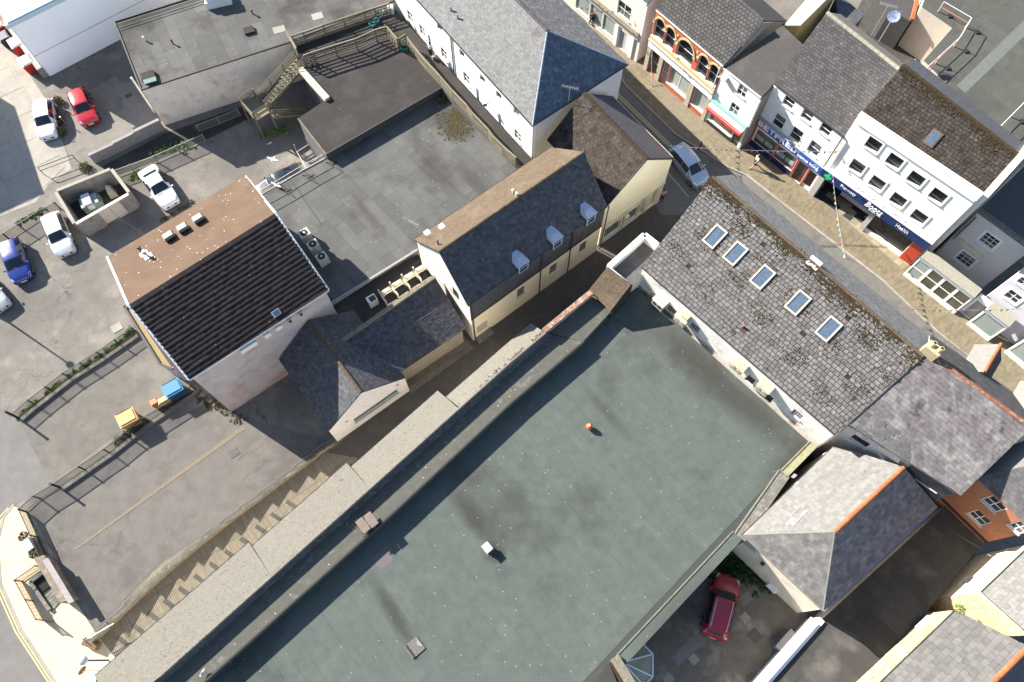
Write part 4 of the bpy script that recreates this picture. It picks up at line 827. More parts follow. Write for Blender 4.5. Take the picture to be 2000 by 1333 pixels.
MB().box(c,1.0,.95,.06,(X,Y,UP)).build('base',fh,t); MB().prism([c+X*.2+Y*.0+UP*.06,c+X*.46+Y*.3+UP*.06,c+X*.42-Y*.35+UP*.06],UP*.02).build('flap',M('pale_felt',(.28,.25,.2),(.2,.18,.15),6.,.95),t); MB().box(c-X*.35+UP*.06,.12,.9,.05,(X,Y,UP)).build('batten',gut,t)
bx('felt_patch',M('purple_felt',(.12,.105,.11),(.1,.09,.095),4.,.95,.3),None,P(748,1093,ZF+.02),1.1,.95,.012,(X,Y,UP),label='square purple-grey felt patch at the edge of the parapet shadow',cat='roof patch')
c=P(717,1021,6.0); t=thing('paving_stack',c,'two loose paving slabs lying on the parapet deck with dry debris','slabs'); sg=M('buff_slab_loose',(.36,.27,.2),(.3,.23,.17),5.,.9,.4)
for k,(a,b) in enumerate(((-.32,-.02),(.3,.02))): MB().box(c+X*a+Y*b,.56,1.0,.07,(X,Y,UP)).build('slab',sg,t)
mb=MB()
for i in range(120): q=c-X*(.5+R.gauss(0,.18))+Y*R.gauss(-.1,.25)+UP*.01; mb.cur=R.random(); mb.box(q,R.uniform(.03,.1),.03,R.uniform(.02,.06))
mb.build('dry_debris',drym,kind='stuff')
# glazed lantern at the bottom edge
lt=thing('glass_lantern',P(1245,1290),'faceted conservatory roof with white bars at the bottom edge','conservatory')
ap=P(1222,1297,3.4); rim=[P(x,y,2.7) for x,y in ((1248,1250),(1275,1278),(1275,1322),(1258,1340),(1215,1345),(1200,1300))]
wire=M('wired_glass',(.34,.31,.22),(.26,.24,.18),2.,.9,spec=.05)
ap=P(1216,1294,3.3)
for k in range(4): MB().prism([ap,rim[k],rim[k+1]],-UP*.04).build('pane',wire,lt)
for k in range(5): MB().beam(ap,rim[k],.08,.08).build('glazing_bar',MATS['white_paint'],lt)
for k in range(4): MB().beam(rim[k],rim[k+1],.1,.1).build('eaves_bar',MATS['white_paint'],lt)
for k in range(4): MB().prism([rim[k]-UP*.06,rim[k+1]-UP*.06,Vector((rim[k+1].x,rim[k+1].y,0)),Vector((rim[k].x,rim[k].y,0))],(Vector((ap.x,ap.y,0))-Vector((rim[k].x,rim[k].y,0))).normalized()*.06).build('side_wall',white,lt)
ew=thing('parapet_wall',P(1215,1320),'short mossy parapet wall beside the glazed lantern','wall')
MB().beam(P(1200,1285,5.15),P(1240,1350,5.15),.6,.5).build('coping',coping,ew); MB().beam(P(1196,1293,5.0),P(1225,1350,5.0),.35,.4).build('moss_edge',moss,ew)
MB().prism([P(x,y,4.9) for x,y in ((1190,1295),(1210,1345),(1120,1400),(1120,1350))],-4.8).build('side_roof',feltd,ew)
# --- 7 skylight building
sk=thing('skylight_building',P(1500,600),'long building with pale speckled slate roof and five skylights','building')
ZS=7.7; ZSR=10.9
A1,A2,A3,A4=P(1253,522,ZS),P(1632,850,ZS),P(1808,694,ZSR),P(1392,346,ZSR)
A=coplanar([A1,A2,A3,A4],[A1,A2,A4])
sr=roofpl(sk,A,slA,w=.36,g=.3,t=.02,tilt=.024,indiv=300,gap=.045,jw=.18,drop=.004); sr['label']='pale slate slope with dark moss spots and five skylights'
C1=P(1600,495,ZSR-2.7); St1=P(1430,342,8.6); St2=P(1830,655,8.6); 
stq=coplanar([A[3],A[2],St2,St1],[A[3],A[2],St1]); stq=[stq[0],stq[1],St2,St1]; stq=coplanar(stq,[A[3],A[2],St1])
roofpl(sk,stq,M('street_lit_slate',(.16,.155,.15),(.125,.12,.118),4.,.85,.4,mid=(.2,.19,.18),midsc=3.,rnd=.2),w=.3,g=.22,t=.012,tilt=.012,indiv=120,gap=.01)
ridge_tiles(sk,A[3],A[2],lich,.12,.5)
nA=(A[1]-A[0]); nA.z=0; nA.normalize(); outA=Vector((nA.y,-nA.x,0))
fa=Facade(sk,A[0]-outA*.25-UP*.1,A[1]-outA*.25-UP*.1,0,whitegr,reveal=.1)
for x,y in ((1312,606),(1357,640),(1557,810)): fa.win(x,y,.8,.8,4,2,fm=M('barred_frame',(.3,.3,.3),None,1,.7),bar=.05,gm=MATS['glass1'])
for x,y in ((1465,743),(1500,778)): fa.win(x,y,.75,1.1,1,1,gm=MATS['glass0'],sill=False)
fa.build()
mb=MB(); walls(sk,[A[0]-outA*.3-UP*.1,A[3]-UP*.3,Vector((St1.x,St1.y,St1.z-.1))],0,whitegr,False); walls(sk,[A[1]-outA*.3-UP*.1,A[2]-UP*.3,Vector((stq[2].x,stq[2].y,stq[2].z-.1))],0,whitegr,False); walls(sk,[stq[3]-UP*.15,stq[2]-UP*.15],0,cream,False)
strip(sk,A[0],A[1],.1,.1,gut,'gutter')
an=(A[1]-A[0]).cross(A[3]-A[0]).normalized(); an=an if an.z>0 else -an; av=an.cross(nA)
if av.z<0: av=-av
sf=M('buff_skylight_frame',(.48,.43,.33),(.38,.34,.27),5.,.7)
for (x,y) in ((1396,463),(1436,496),(1489,542),(1558,592),(1618,643)):
    c=onplane(x,y,A[0],an); k=(x,y)
    def q4(a,b,h): return [c+nA*i*a+av*j*b+an*h for i,j in ((-1,-1),(1,-1),(1,1),(-1,1))]
    s=MB(); 
    o,i_=q4(.52,.8,0),q4(.40,.68,0)
    for m_ in range(4):
        n_=(m_+1)%4; s.prism([o[m_],o[n_],i_[n_],i_[m_]],an*.16)
    sk_=s.build('skylight',sf,sk); MB().prism(q4(.41,.69,.02),an*.09).build('pane',MATS['glass_sky'],sk_)
# moss along the ridge
mb=MB(); mb2=MB()
cl=[(R.random(),R.uniform(.15,1.),R.uniform(.01,.05)) for _ in range(46)]
for i in range(2600):
    c_=cl[R.randrange(46)]; t_=min(.999,max(0,R.gauss(c_[0],c_[2]))); d_=abs(R.gauss(0,.5*c_[1]))+.03; 
    q=A[3].lerp(A[2],t_)-av*d_*1.15+nA*R.uniform(-.1,.1)
    s=R.uniform(.02,.085); mb.ball(q+an*.03,s*R.uniform(1.,1.9),s*R.uniform(1.,1.9),s*.5,5,3)
for i in range(3600):
    a_,b_=R.random(),R.random()**1.4; q=A[0].lerp(A[1],a_).lerp(A[3].lerp(A[2],a_),1-b_*.9); 
    if math.sin(a_*31+b_*7)+math.sin(b_*19-a_*11)+R.gauss(0,.5)<.75: continue
    for j in range(3): s=R.uniform(.02,.06); mb.ball(q+nA*R.gauss(0,.15)+av*R.gauss(0,.12)+an*.035,s*1.3,s*1.3,s*.5,5,3)
mb.build('moss_growth',moss,sk,kind='stuff')
MB().box(onplane(1592,512,A[0],an)-av*.1,.9,.7,.06,(nA,av,an)).build('mortar_patch',copw,sk)
c=onplane(1449,640,A[0],an); MB().cyl(c-UP*.05,c+UP*.35,.09,8).build('vent_pipe',ridgeo,sk)
ch=thing('chimney_stack',P(1808,694,ZSR-.6),'pale chimney with two buff pots at the ridge end of the speckled roof','chimney'); c=ORG[ch.name]
MB().box(c,.7,1.0,1.2,(outA,nA,UP)).build('stack',M('lichened_stack',(.4,.34,.2),(.3,.25,.17),6.,.95,.7,rnd=.1),ch)
for s in (-1,1): MB().cyl(c+nA*s*.27+UP*1.2,c+nA*s*.27+UP*1.65,.17,12,.14).build('pot',M('buff_pot',(.6,.46,.22),(.5,.38,.18),6.,.8),ch); MB().cyl(c+nA*s*.27+UP*1.651,c+nA*s*.27+UP*1.66,.1,10).build('pot_mouth',shade_in,ch)
# units on its wall
for k,(x,y,m_,lb) in enumerate(((1287,592,acm,'grey condenser box high on the wall in the shaded corner'),(1330,624,acdirty,'rusty stepped unit between two barred windows on the wall'),(1441,717,acdirty,'corroded wall unit with fan grilles, nearest the middle of the white wall'),(1491,759,acdirty,'corroded wall unit with fan grilles, farther right on the white wall'))):
    u,z=fa.at(x,y,.5); t=thing('wall_unit',fa.pt(u,ZF+.03,.45),lb,'air conditioner','units on the skylight building wall')
    z0_=max(ZF+.03,z-.5); mb=MB(); fa.rect(mb,u-.5,u+.5,z0_,z0_+.75,.02,.7); mb.build('casing',m_,t)
    for s in (-1,1): mb=MB(); q=fa.pt(u+s*.24,z0_+.38,.7); mb.cyl(q,q+fa.n*.03,.19,14); mb.build('fan_grille',rail if k else gut,t)
    mb=MB(); fa.rect(mb,u-.55,u+.55,z0_+.75,z0_+.79,.0,.75); mb.build('lid',m_,t)
    if k==1: mb=MB(); fa.rect(mb,u-.1,u+.45,z0_+.79,z0_+1.1,.1,.5); mb.build('upper_box',m_,t)
# --- 8 purple slate house
ph=thing('purple_slate_house',P(1850,800),'house with streaked purple-grey slate roof and rusty red ridge','building')
ZP,ZPR=6.6,9.4
B1,B2=P(1660,832,ZP),P(1870,965,ZP); B3,B4=P(2010,840,ZPR),P(1816,692,ZPR)
d1=(B2-B1).normalized(); B=[B1,B2+d1*0,B3,B4]; B=[onplane(x,y,A[0]-UP*.1,an) for x,y in ((1660,832),(1870,965),(2010,840),(1816,692))]; ZP=min(B[0].z,B[1].z); d1=(B[1]-B[0]); d1.z=0; d1.normalize(); B2x=B[1]+d1*4; B3x=B[2]+d1*3
pr_=roofpl(ph,coplanar([B[0],B[1]+d1*.2,B[2],B[3]],[B[0],B[1],B[3]]),slP,w=.36,g=.29,t=.014,tilt=.016,indiv=300,gap=.012,jw=.2); pr_['label']='streaked purple-grey slope above the back wall'
rr=M('rusty_ridge',(.22,.08,.045),(.16,.06,.035),6.,.9,.5,mid=(.28,.22,.17),midsc=4.); ridge_tiles(ph,B[3],B3x,rr,.14,.45)
nP=d1; outP=Vector((nP.y,-nP.x,0)); 
PS1=P(1865,640,ZPR-2.6)+0*UP; PS=[B[3],B3x,B3x-outP*3.2-UP*2.6,B[3]-outP*3.2-UP*2.6]
roofpl(ph,PS,slB,w=.3,g=.22,t=.012,tilt=.012,indiv=160,gap=.008)
fp=Facade(ph,B[0]-outP*.2-UP*.1,B[1]-outP*.2-UP*.1,0,whitegr,reveal=.1)
fp.win(1680,862,1.3,.95,1,1,sill=True); fp.win(1818,945,1.4,1.1,1,1)
fp.build()
walls(ph,[B[0]-outP*.2-UP*.1,B[3]-UP*.25,PS[3]-UP*.1],0,whitegr,False); walls(ph,[PS[3]-UP*.2,PS[2]-UP*.2],0,white,False)
strip(ph,B[0],B[1],.11,.1,gut,'gutter')
mb=MB(); u,z=fp.at(1775,912); fp.rect(mb,u,fp.w,.0,ZP-.15,.003,.03); mb.build('slate_cladding',slD,ph)
# newer dark slates let into old slopes
def repairs(parent,p0,n_,eu_,cells,mat,w=.36,g=.29):
    n_=n_ if n_.z>0 else -n_; eu_=(eu_-n_*n_.dot(eu_)).normalized(); ev_=n_.cross(eu_)
    if ev_.z<0: eu_=-eu_; ev_=-ev_
    for (x,y,cols,rows,pr) in cells:
        c=onplane(x,y,p0,n_)
        for i in range(cols):
            for j in range(rows):
                if R.random()>pr: continue
                q=c+eu_*((i-cols/2+.5*(j%2))*w)+ev_*((j-rows/2)*g)+n_*(.034+.012*(j%2)*0+R.uniform(0,.004)); MB().prism([q+eu_*a*(w/2-.008)+ev_*b*(g/2-.008) for a,b in ((-1,-1),(1,-1),(1,1),(-1,1))],n_*.012).build('repair_slate',mat,parent)
newsl=M('new_grey_slate',(.085,.083,.085),(.07,.068,.07),4.,.8,.3,rnd=.2)
repairs(ph,B[0],an,d1,[(1742,858,7,6,.8),(1712,826,4,3,.6),(1762,885,6,4,.85),(1688,846,3,2,.6)],newsl)
# street dormers
for (x,y) in ((1915,716),(2005,790)):
    cdm=pp([(x,y)],PS)[0]+UP*.6; 
    d=MB(); d.prism([cdm-nP*.9-outP*1.3-UP*.7,cdm+nP*.9-outP*1.3-UP*.7,cdm-outP*1.3+UP*.75],outP*2.4); dd=d.build('dormer',white,ph)
    roofA=[cdm-nP*1.0-outP*1.4-UP*.72,cdm-outP*1.4+UP*.8,cdm+outP*1.2+UP*.8,cdm-nP*1.0+outP*1.2-UP*.72]
    slab(dd,[q for q in roofA],.06,slW,'roof'); slab(dd,[cdm+nP*1.0-outP*1.4-UP*.72,cdm-outP*1.4+UP*.8,cdm+outP*1.2+UP*.8,cdm+nP*1.0+outP*1.2-UP*.72],.06,slB,'roof')
    ridge_tiles(dd,cdm-outP*1.45+UP*.82,cdm+outP*1.2+UP*.82,ridgeo,.1,.45)
# --- 9 bleached hip roof
hb=thing('hipped_house',P(1600,1080),'cream-walled house with bleached slate hip roof and orange ridge','building')
ZH,ZHR=5.3,7.8
H1,H2,H3,H4=P(1630,870,ZH),P(1450,1045,ZH),P(1608,1194,ZH),P(1830,990,ZH); HR1,HR2=P(1764,914,ZHR),P(1631,1039,ZHR)
hq=coplanar([H1,H2,HR2,HR1],[H1,H2,HR2]); x1=roofpl(hb,hq,slW,w=.38,g=.28,t=.012,tilt=.014,indiv=300,gap=.008,jw=.15); x1['label']='bleached white slope facing the sun'
x2=roofpl(hb,[H2,H3,HR2],slP if False else M('hip_slate',(.2,.19,.18),(.155,.147,.14),4.,.85,.35,mid=(.27,.26,.24),midsc=2.,rnd=.22),w=.34,g=.26,t=.01,tilt=.012,indiv=200,gap=.006)
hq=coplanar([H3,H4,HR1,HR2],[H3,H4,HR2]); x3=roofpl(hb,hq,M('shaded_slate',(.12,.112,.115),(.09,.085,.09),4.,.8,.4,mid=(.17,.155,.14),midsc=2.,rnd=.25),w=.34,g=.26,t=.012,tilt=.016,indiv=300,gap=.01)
HR1=hq[2]
nh=(H2-H1).cross(HR2-H1).normalized(); repairs(hb,H1,nh,H2-H1,[(1550,947,3,3,.75),(1554,1014,4,3,.75)],M('grey_repair_slate',(.2,.19,.19),(.165,.155,.16),4.,.8,.3,rnd=.2),.38,.28)
ridge_tiles(hb,HR2,HR1,ridgeo,.15,.45); ridge_tiles(hb,HR2,H2,slW,.06,.6,'hip_tile'); ridge_tiles(hb,HR2,H3,slW,.06,.6,'hip_tile')
ch_=(H1+H2+H3+H4)/4; hi=inset([H1,H2,H3,H4],.25)
fh1=Facade(hb,hi[1],hi[2],0,M('cream_wash',(.66,.58,.45),(.6,.53,.42),1.,.9,.25,big=(.5,.44,.36),bigsc=.6),reveal=.1)
u,z=fh1.at(1466,1066); fh1.winuz(u-.5,u+.5,z-.35,z+.35,1,2); fh1.build(); walls(hb,[hi[2],hi[3],hi[0],hi[1]],0,MATS['cream_wash'],False)
strip(hb,H2,H1,.1,.09,gut,'gutter'); strip(hb,H3,H4,.12,.1,lead,'gutter'); strip(hb,H2,H3,.1,.09,coping,'gutter')
an2=fh1.at(1490,1100); MB().box(fh1.pt(an2[0],an2[1],.1),.25,.2,.25,fh1.ax).build('wall_lamp',gut,hb); u,z=fh1.at(1500,1150); mb=MB(); fh1.rect(mb,u-.4,u+.4,.3,.9,.003,.2); mb.build('meter_box',white,hb)
# low flat roof and white wall at the bottom right
lw=thing('low_felt_roof',P(1700,1250),'low dark felt roof lying in deep shade between the house and the stone wall','building')
ZL2=2.4
MB().prism([P(x,y,ZL2) for x,y in ((1608,1208),(1850,985),(1925,1055),(1818,1185),(1690,1340),(1640,1420),(1440,1420))],-ZL2+.02).build('wall',white,lw)
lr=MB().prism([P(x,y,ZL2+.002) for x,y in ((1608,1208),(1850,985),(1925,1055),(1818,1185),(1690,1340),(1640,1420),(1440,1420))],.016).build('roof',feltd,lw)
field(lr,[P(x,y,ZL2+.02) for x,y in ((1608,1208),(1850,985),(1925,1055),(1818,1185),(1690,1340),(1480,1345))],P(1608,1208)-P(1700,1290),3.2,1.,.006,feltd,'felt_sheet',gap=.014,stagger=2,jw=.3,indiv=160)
ww=thing('white_boundary_wall',P(1550,1270),'broad bright white wall top running to the bottom edge beside the yard','wall')
for k in range(4):
    a=P(1592,1212,2.75); b=P(1470,1350,2.75); p=a.lerp(b,k/4+.002); q=a.lerp(b,(k+1)/4-.002); MB().beam(p-UP*.06,q-UP*.06,.62,.12).build('coping',copw,ww)
MB().beam(P(1592,1212,1.3),P(1470,1350,1.3),.4,2.6).build('wall',white,ww); MB().beam(P(1548,1236,.5),P(1518,1270,.5),.7,.9).build('bin_store',M('grey_ledge',(.16,.16,.17),None,1,.7),ww)
# --- 10 brick house, stone buildings
bh=thing('orange_brick_house',P(1900,1010),'orange brick house with two white windows at the right edge','building')
ZB=7.9; K1=P(1905,932,ZB); K2=P(2020,1040,ZB); K3=P(2030,905,10.2)
roofpl(bh,[K1,K2,K3],M('house_slate',(.21,.2,.2),(.165,.158,.158),3.,.85,.35,mid=(.28,.265,.25),midsc=1.5,rnd=.15),w=.34,g=.26,t=.01,tilt=.012,indiv=160)
kq=[K1,K3,P(2040,850,ZB),P(1912,893,ZB)]; slab(bh,coplanar(kq,[K1,K3,kq[3]]),.1,slW,'roof'); 
fk=Facade(bh,K1+(K3-K1)*.02-UP*.1,K2+(K3-K2)*.02-UP*.1,0,brick_o,reveal=.1)
for x,y in ((1942,985),(1913,1012),(1995,1035)): fk.win(x,y,1.15,1.25,2,2,gm=MATS['glass1'])
fk.build(); walls(bh,[P(1912,893,ZB-.1),K1-UP*.1],0,cream,False)
mb=MB(); fk.rect(mb,0,fk.w,2.7,3.0,.003,.06); mb.build('string_course',gut,bh)
# brick courses as proud pieces are too fine to tell apart from here
sf_=thing('pale_stone_house',P(1900,1130),'sunlit pale stone house with brick-trimmed windows at the right edge','building')
ZK=6.4; J1=P(1917,1157,ZK); J2=P(2010,1068,ZK)
fj=Facade(sf_,J2-UP*.05,J1-UP*.05,0,stonepale,reveal=.18)
for x,y in ((1892,1133),(1945,1080),(1965,1102),(1990,1062)): fj.win(x,y,.8,1.1,2,2,gm=MATS['glass_pale'],sur=None) if False else fj.win(x,y,.8,1.1,2,2,gm=MATS['glass_pale'])
fj.build()
jr=[J1,J2,P(2090,1160,8.6),P(2010,1240,8.6)]; jr=coplanar(jr,[J1,J2,jr[2]]); roofpl(sf_,jr,slW,w=.36,g=.28,t=.01,tilt=.012,indiv=120); strip(sf_,J1,J2,.12,.1,gut,'gutter')
walls(sf_,[J1-UP*.1,jr[3]-UP*.1],0,stone,False)
so_=thing('stone_house',P(1790,1260),'rubble stone house with large grey slates and orange ridge in the bottom right corner','building')
ZO=5.6; O1,O2=P(1700,1353,ZO),P(1866,1193,ZO); O3=P(2010,1264,7.9); O4=P(1920,1353,7.9)
oq=coplanar([O1,O2,O3,O4],[O1,O2,O4]); o_=roofpl(so_,oq,M('large_grey_slate',(.34,.325,.3),(.27,.26,.245),3.,.85,.4,mid=(.2,.19,.18),midsc=2.,midlo=.6,midhi=.7,rnd=.16),w=.5,g=.36,t=.014,tilt=.016,indiv=300,gap=.014,jw=.25)
ridge_tiles(so_,oq[3],oq[2],ridgeo,.16,.45); fo=Facade(so_,O2-UP*.1,O1-UP*.1,0,stone,reveal=.15); fo.build(); walls(so_,[O2-UP*.1,oq[2]-UP*.2],0,stone,False)
u0_=.6; 
for j in range(13):
    u=0.
    while u<fo.w:
        L_=R.uniform(.5,1.3); mb=MB(); zz=.05+j*.4; fo.rect(mb,u+.01,min(fo.w,u+L_)-.01,zz,zz+.37,.002,R.uniform(.02,.06)); mb.build('stone_block',stone,so_); u+=L_
strip(so_,O1,O2,.12,.1,gut,'gutter'); u,z=fo.at(1835,1195); mb=MB(); fo.rect(mb,.5,1.7,2.9,4.0,.07,.16); mb.build('window',plast,so_)
bkr=[oq[3],oq[2],oq[2]+Vector((2.4,-2.2,-2.2)),oq[3]+Vector((2.4,-2.2,-2.2))]; slab(so_,bkr,.1,slD,'roof')
# --- 11 high street row
def planez(px_,p0,n): return onplane(px_[0],px_[1],p0,n)
# cream shop at the top
c1=thing('cream_shop',P(1200,60),'cream shop house with big pale display windows at the top edge','building')
D1=P(1075,-140,6.9); D2=P(1263,10,6.9); fc1=Facade(c1,D1,D2,.1,M('pale_cream_render',(.7,.65,.55),(.64,.6,.51),1.2,.9,.2),reveal=.12)
fc1.win(1219,21,1.7,1.5,2,2); fc1.win(1165,-30,1.7,1.5,2,2)
uR=fc1.w
for a,b in ((uR-8.6,uR-6.7),(uR-6.6,uR-4.9),(uR-4.8,uR-3.2)): fc1.winuz(a,b,.6,2.6,1,1,gm=MATS['glass_pale'],sill=True)
fc1.winuz(uR-2.6,uR-1.5,.12,2.3,1,1,sill=False,gm=M('grey_door',(.4,.4,.41),(.34,.34,.35),3.,.7),lab='door'); fc1.build()
mb=MB(); fc1.rect(mb,2,uR-.2,2.7,3.3,.003,.12); mb.build('fascia',MATS['white_paint'],c1); mb=MB(); fc1.rect(mb,2,uR-.1,3.31,3.45,.003,.4); mb.build('cornice',coping,c1)
for k in (.9,3.,): mb=MB(); fc1.rect(mb,uR-k,uR-k+.35,.1,2.69,.003,.12); mb.build('pilaster',MATS['white_paint'],c1)
bk=fc1.n*-4.5; r_=slab(c1,[D1,D2,D2+bk+UP*2.3,D1+bk+UP*2.3],.12,slB); strip(c1,D1,D2,.1,.1,railw,'gutter'); walls(c1,[D2-UP*.1,D2+bk+UP*2.1],0,white,False)
# brick arcade house
c2=thing('arched_brick_house',P(1330,170),'red brick house with five round-arched upper windows above pale shopfronts','building')
G1,G2=P(1283,19,7.1),P(1414,129,7.1); f2=Facade(c2,G1,G2,.1,brick,reveal=.2)
W2=f2.w
acen=[(1284,46,1.25),(1310,66,1.2),(1341,92,1.95),(1375,121,1.2),(1400,143,1.2)]; arch=[]
for x,y,w in acen:
    u,z=f2.at(x,y); u=min(max(u,w/2+.15),W2-w/2-.1); arch.append((u,w)); f2.winuz(u-w/2,u+w/2,4.35,6.55,1,2,arch=True,sill=True,gm=MATS['glass0'])
k=W2/8.3
f2.winuz(.5*k,1.6*k,.2,2.8,1,2,fm=paint('sage_frame',(.42,.48,.36)),gm=MATS['glass1'],sill=False); f2.winuz(2.15*k,2.95*k,.12,2.8,1,2,gm=MATS['glass_pale'],sill=False,lab='door')
f2.winuz(3.05*k,5.6*k,.75,2.8,2,1,gm=MATS['glass_pale']); f2.winuz(6.2*k,7.85*k,.75,2.8,1,1,gm=MATS['glass_pale']); f2.build()
bst=M('buff_arch_stone',(.55,.42,.22),(.45,.35,.19),5.,.85,.3)
for (u,w) in arch:
    mb=MB(); hh=min(w/2*1.05,1.3); zc=6.55-hh; N_=10; wo=w/2
    for i in range(N_):
        t0,t1=math.pi*i/N_,math.pi*(i+1)/N_
        q=[(u+math.cos(t)*(wo+e),zc+math.sin(t)*(hh+e)) for t,e in ((t0,.005),(t0,.16),(t1,.16),(t1,.005))]
        mb.prism([f2.pt(a,b,.003) for a,b in q],f2.n*.07)
    mb.build('arch_band',bst,c2)
    for s in (-1,1): mb=MB(); f2.rect(mb,u+s*(wo+.12)-.13,u+s*(wo+.12)+.13,zc-.12,zc+.03,.003,.1); mb.build('capital',bst,c2)
for (u,w),(u2,w2) in zip(arch[:-1],arch[1:]): q=f2.pt((u+w/2+u2-w2/2)/2,6.35,0); MB().cyl(q,q+f2.n*.06,.12,10).build('roundel',bst,c2)
mb=MB(); f2.rect(mb,.0,W2,3.95,4.3,.003,.18); mb.build('sill_band',bst,c2); mb=MB(); f2.rect(mb,0,W2,3.75,3.94,.003,.3); mb.build('cornice',M('grey_cornice',(.4,.38,.35),None,1,.8),c2)
mb=MB(); f2.rect(mb,0,W2,3.0,3.74,.003,.16); mb.build('fascia',MATS['white_paint'],c2)
mb=MB(); f2.rect(mb,3.0*k,7.9*k,.1,.66,.003,.05); mb.build('stall_riser',brick,c2)
for a,b in ((.0,.45),(1.65,2.1),(5.65,6.15),(7.92,8.3)): mb=MB(); f2.rect(mb,a*k,b*k,.1,2.98,.003,.14); mb.build('pilaster',M('grey_stone_pilaster',(.4,.36,.29),(.33,.3,.24),4.,.85,.3),c2)
nr=f2.n*-1
T1,T2=P(1362,-68,9.8),P(1492,41,9.8); q=coplanar([G1+f2.n*.08,G2+f2.n*.08,T2,T1],[G1+f2.n*.08,G2+f2.n*.08,T2]); rb=roofpl(c2,q,slB,w=.36,g=.3,t=.02,tilt=.022,indiv=300,gap=.045)
q2=[q[3],q[2],q[2]-f2.n*4-UP*2.4,q[3]-f2.n*4-UP*2.4]; slab(c2,q2,.12,slB); ridge_tiles(c2,q[3],q[2],slB,.13,.5)
walls(c2,[q[1]-UP*.15-f2.n*.2,q[2]-UP*.25,q2[2]-UP*.1],0,conc,False)
strip(c2,G1+f2.n*.1,G2+f2.n*.1,.12,.1,railw,'gutter'); MB().cyl(f2.pt(W2-.25,3.9,.1),f2.pt(W2-.25,7.0,.1),.05,8).build('downpipe',railw,c2)
# white shop with awning
c3=thing('white_awning_shop',P(1420,250),'narrow white shop with red and cream awning, left of the betting shop','building')
I1=G2+(G2-G1).normalized()*.05-UP*.2; I2=P(1487,191,6.9); f3=Facade(c3,I1,I2,.1,white,reveal=.12); W3=f3.w
f3.win(1449,179,.95,1.1,2,2,surround=None); f3.win(1434,214,.95,1.2,2,2)
f3.winuz(.3,W3-1.15,.7,2.4,1,1,gm=MATS['glass_shop'],sill=True); f3.winuz(W3-1.05,W3-.25,.12,2.3,1,2,gm=MATS['glass_shop'],sill=False,lab='door',fm=blackm); f3.build()
blu=paint('faded_turquoise',(.2,.42,.45)); redc=paint('red_canvas',(.55,.03,.04),.8); crc=paint('cream_canvas',(.75,.66,.45),.8)
aw=MB(); aw.prism([f3.pt(.1,3.05,.02),f3.pt(W3-.1,3.05,.02),f3.pt(W3-.1,2.65,.75),f3.pt(.1,2.65,.75)],UP*.03); aw_=aw.build('awning',crc,c3)
ns=26
for i in range(ns):
    a=.1+(W3-.2)*i/ns; b=.1+(W3-.2)*(i+1)/ns; MB().prism([f3.pt(a,2.66,.76),f3.pt(b,2.66,.76),f3.pt(b,2.42,.78),f3.pt((a+b)/2,2.38,.78),f3.pt(a,2.42,.78)],f3.n*.015).build('scallop',redc,aw_)
MB().prism([f3.pt(.1,2.73,.62),f3.pt(W3-.1,2.73,.62),f3.pt(W3-.1,2.67,.74),f3.pt(.1,2.67,.74)],UP*.03).build('red_border',redc,aw_)
mb=MB(); f3.rect(mb,.05,W3-.05,3.08,3.2,.003,.3); mb.build('awning_box',blu,c3); mb=MB(); f3.rect(mb,.2,W3-1.1,.1,.62,.003,.05); mb.build('stall_riser',blackm,c3)
d3=[I1+f3.n*.1+UP*.05,I2+f3.n*.1+UP*.05,P(1580,95,9.3),P(1528,50,9.3)]; d3=coplanar(d3,[d3[0],d3[1],d3[3]]); slab(c3,d3,.12,M('plain_dark_roof',(.1,.092,.083),(.085,.078,.07),2.,.9,.4,mid=(.12,.11,.1),midsc=1.)); walls(c3,[I2-UP*.1,d3[2]-UP*.2],0,conc,False); strip(c3,d3[0],d3[1],.1,.1,railw,'gutter')
MB().cyl(f3.pt(W3-.3,6.2,.05),f3.pt(W3-.3,6.2,.35),.03,6).cyl(f3.pt(W3-.3,6.2,.3),f3.pt(W3-.32,6.25,.4),.22,12).build('small_dish',plast,c3)
bx('wall_unit',plast,c3,f3.pt(.5,6.0,.2),.5,.35,.4,f3.ax)
# betting shop
c4=thing('betting_shop',P(1530,300),'white betting shop house with blue and red sign reading BETFRED','building')
L1,L2=P(1512.7,163,7.78),P(1649,267,7.78); f4=Facade(c4,L1,L2,.1,white,reveal=.14); W4=f4.w
for x,y in ((1540,201),(1576,227),(1612,254)): f4.win(x,y,1.05,1.0,1,2)
for x,y in ((1521,238),(1555,264),(1590,291)): f4.win(x,y,1.1,1.4,1,2)
navy=paint('navy_panel',(.012,.02,.07),.4); redp=paint('red_frame',(.42,.05,.03),.45); blue=paint('betting_blue',(.02,.09,.42),.4); dred=paint('dark_red_panel',(.3,.04,.05),.45)
f4.winuz(.4,2.6,.75,2.4,1,1,gm=MATS['glass_shop'],fm=redp,sill=False); f4.winuz(2.75,4.9,.75,2.4,1,1,gm=MATS['glass_shop'],fm=redp,sill=False); f4.winuz(6.3,W4-.15,.5,2.4,1,1,gm=MATS['glass0'],fm=redp,sill=False); f4.winuz(5.1,6.15,.12,2.5,1,1,gm=MATS['glass1'],fm=redp,sill=False,lab='door'); f4.build()
mb=MB(); f4.rect(mb,.25,5.0,.1,.74,.003,.08); mb.build('stall_riser',navy,c4)
for i,(a) in enumerate((.5,1.5,2.9,3.9)): mb=MB(); f4.rect(mb,a,a+.85,1.25,1.75,-.1,-.06); mb.build('poster',M('grey_poster',(.22,.3,.36),(.3,.36,.4),3.,.6),c4)
u0_,zt=f4.at(1482,233,.25); u1_,zt2=f4.at(1606,326,.25); zt=(zt+zt2)/2; zt=min(3.75,max(3.3,zt))
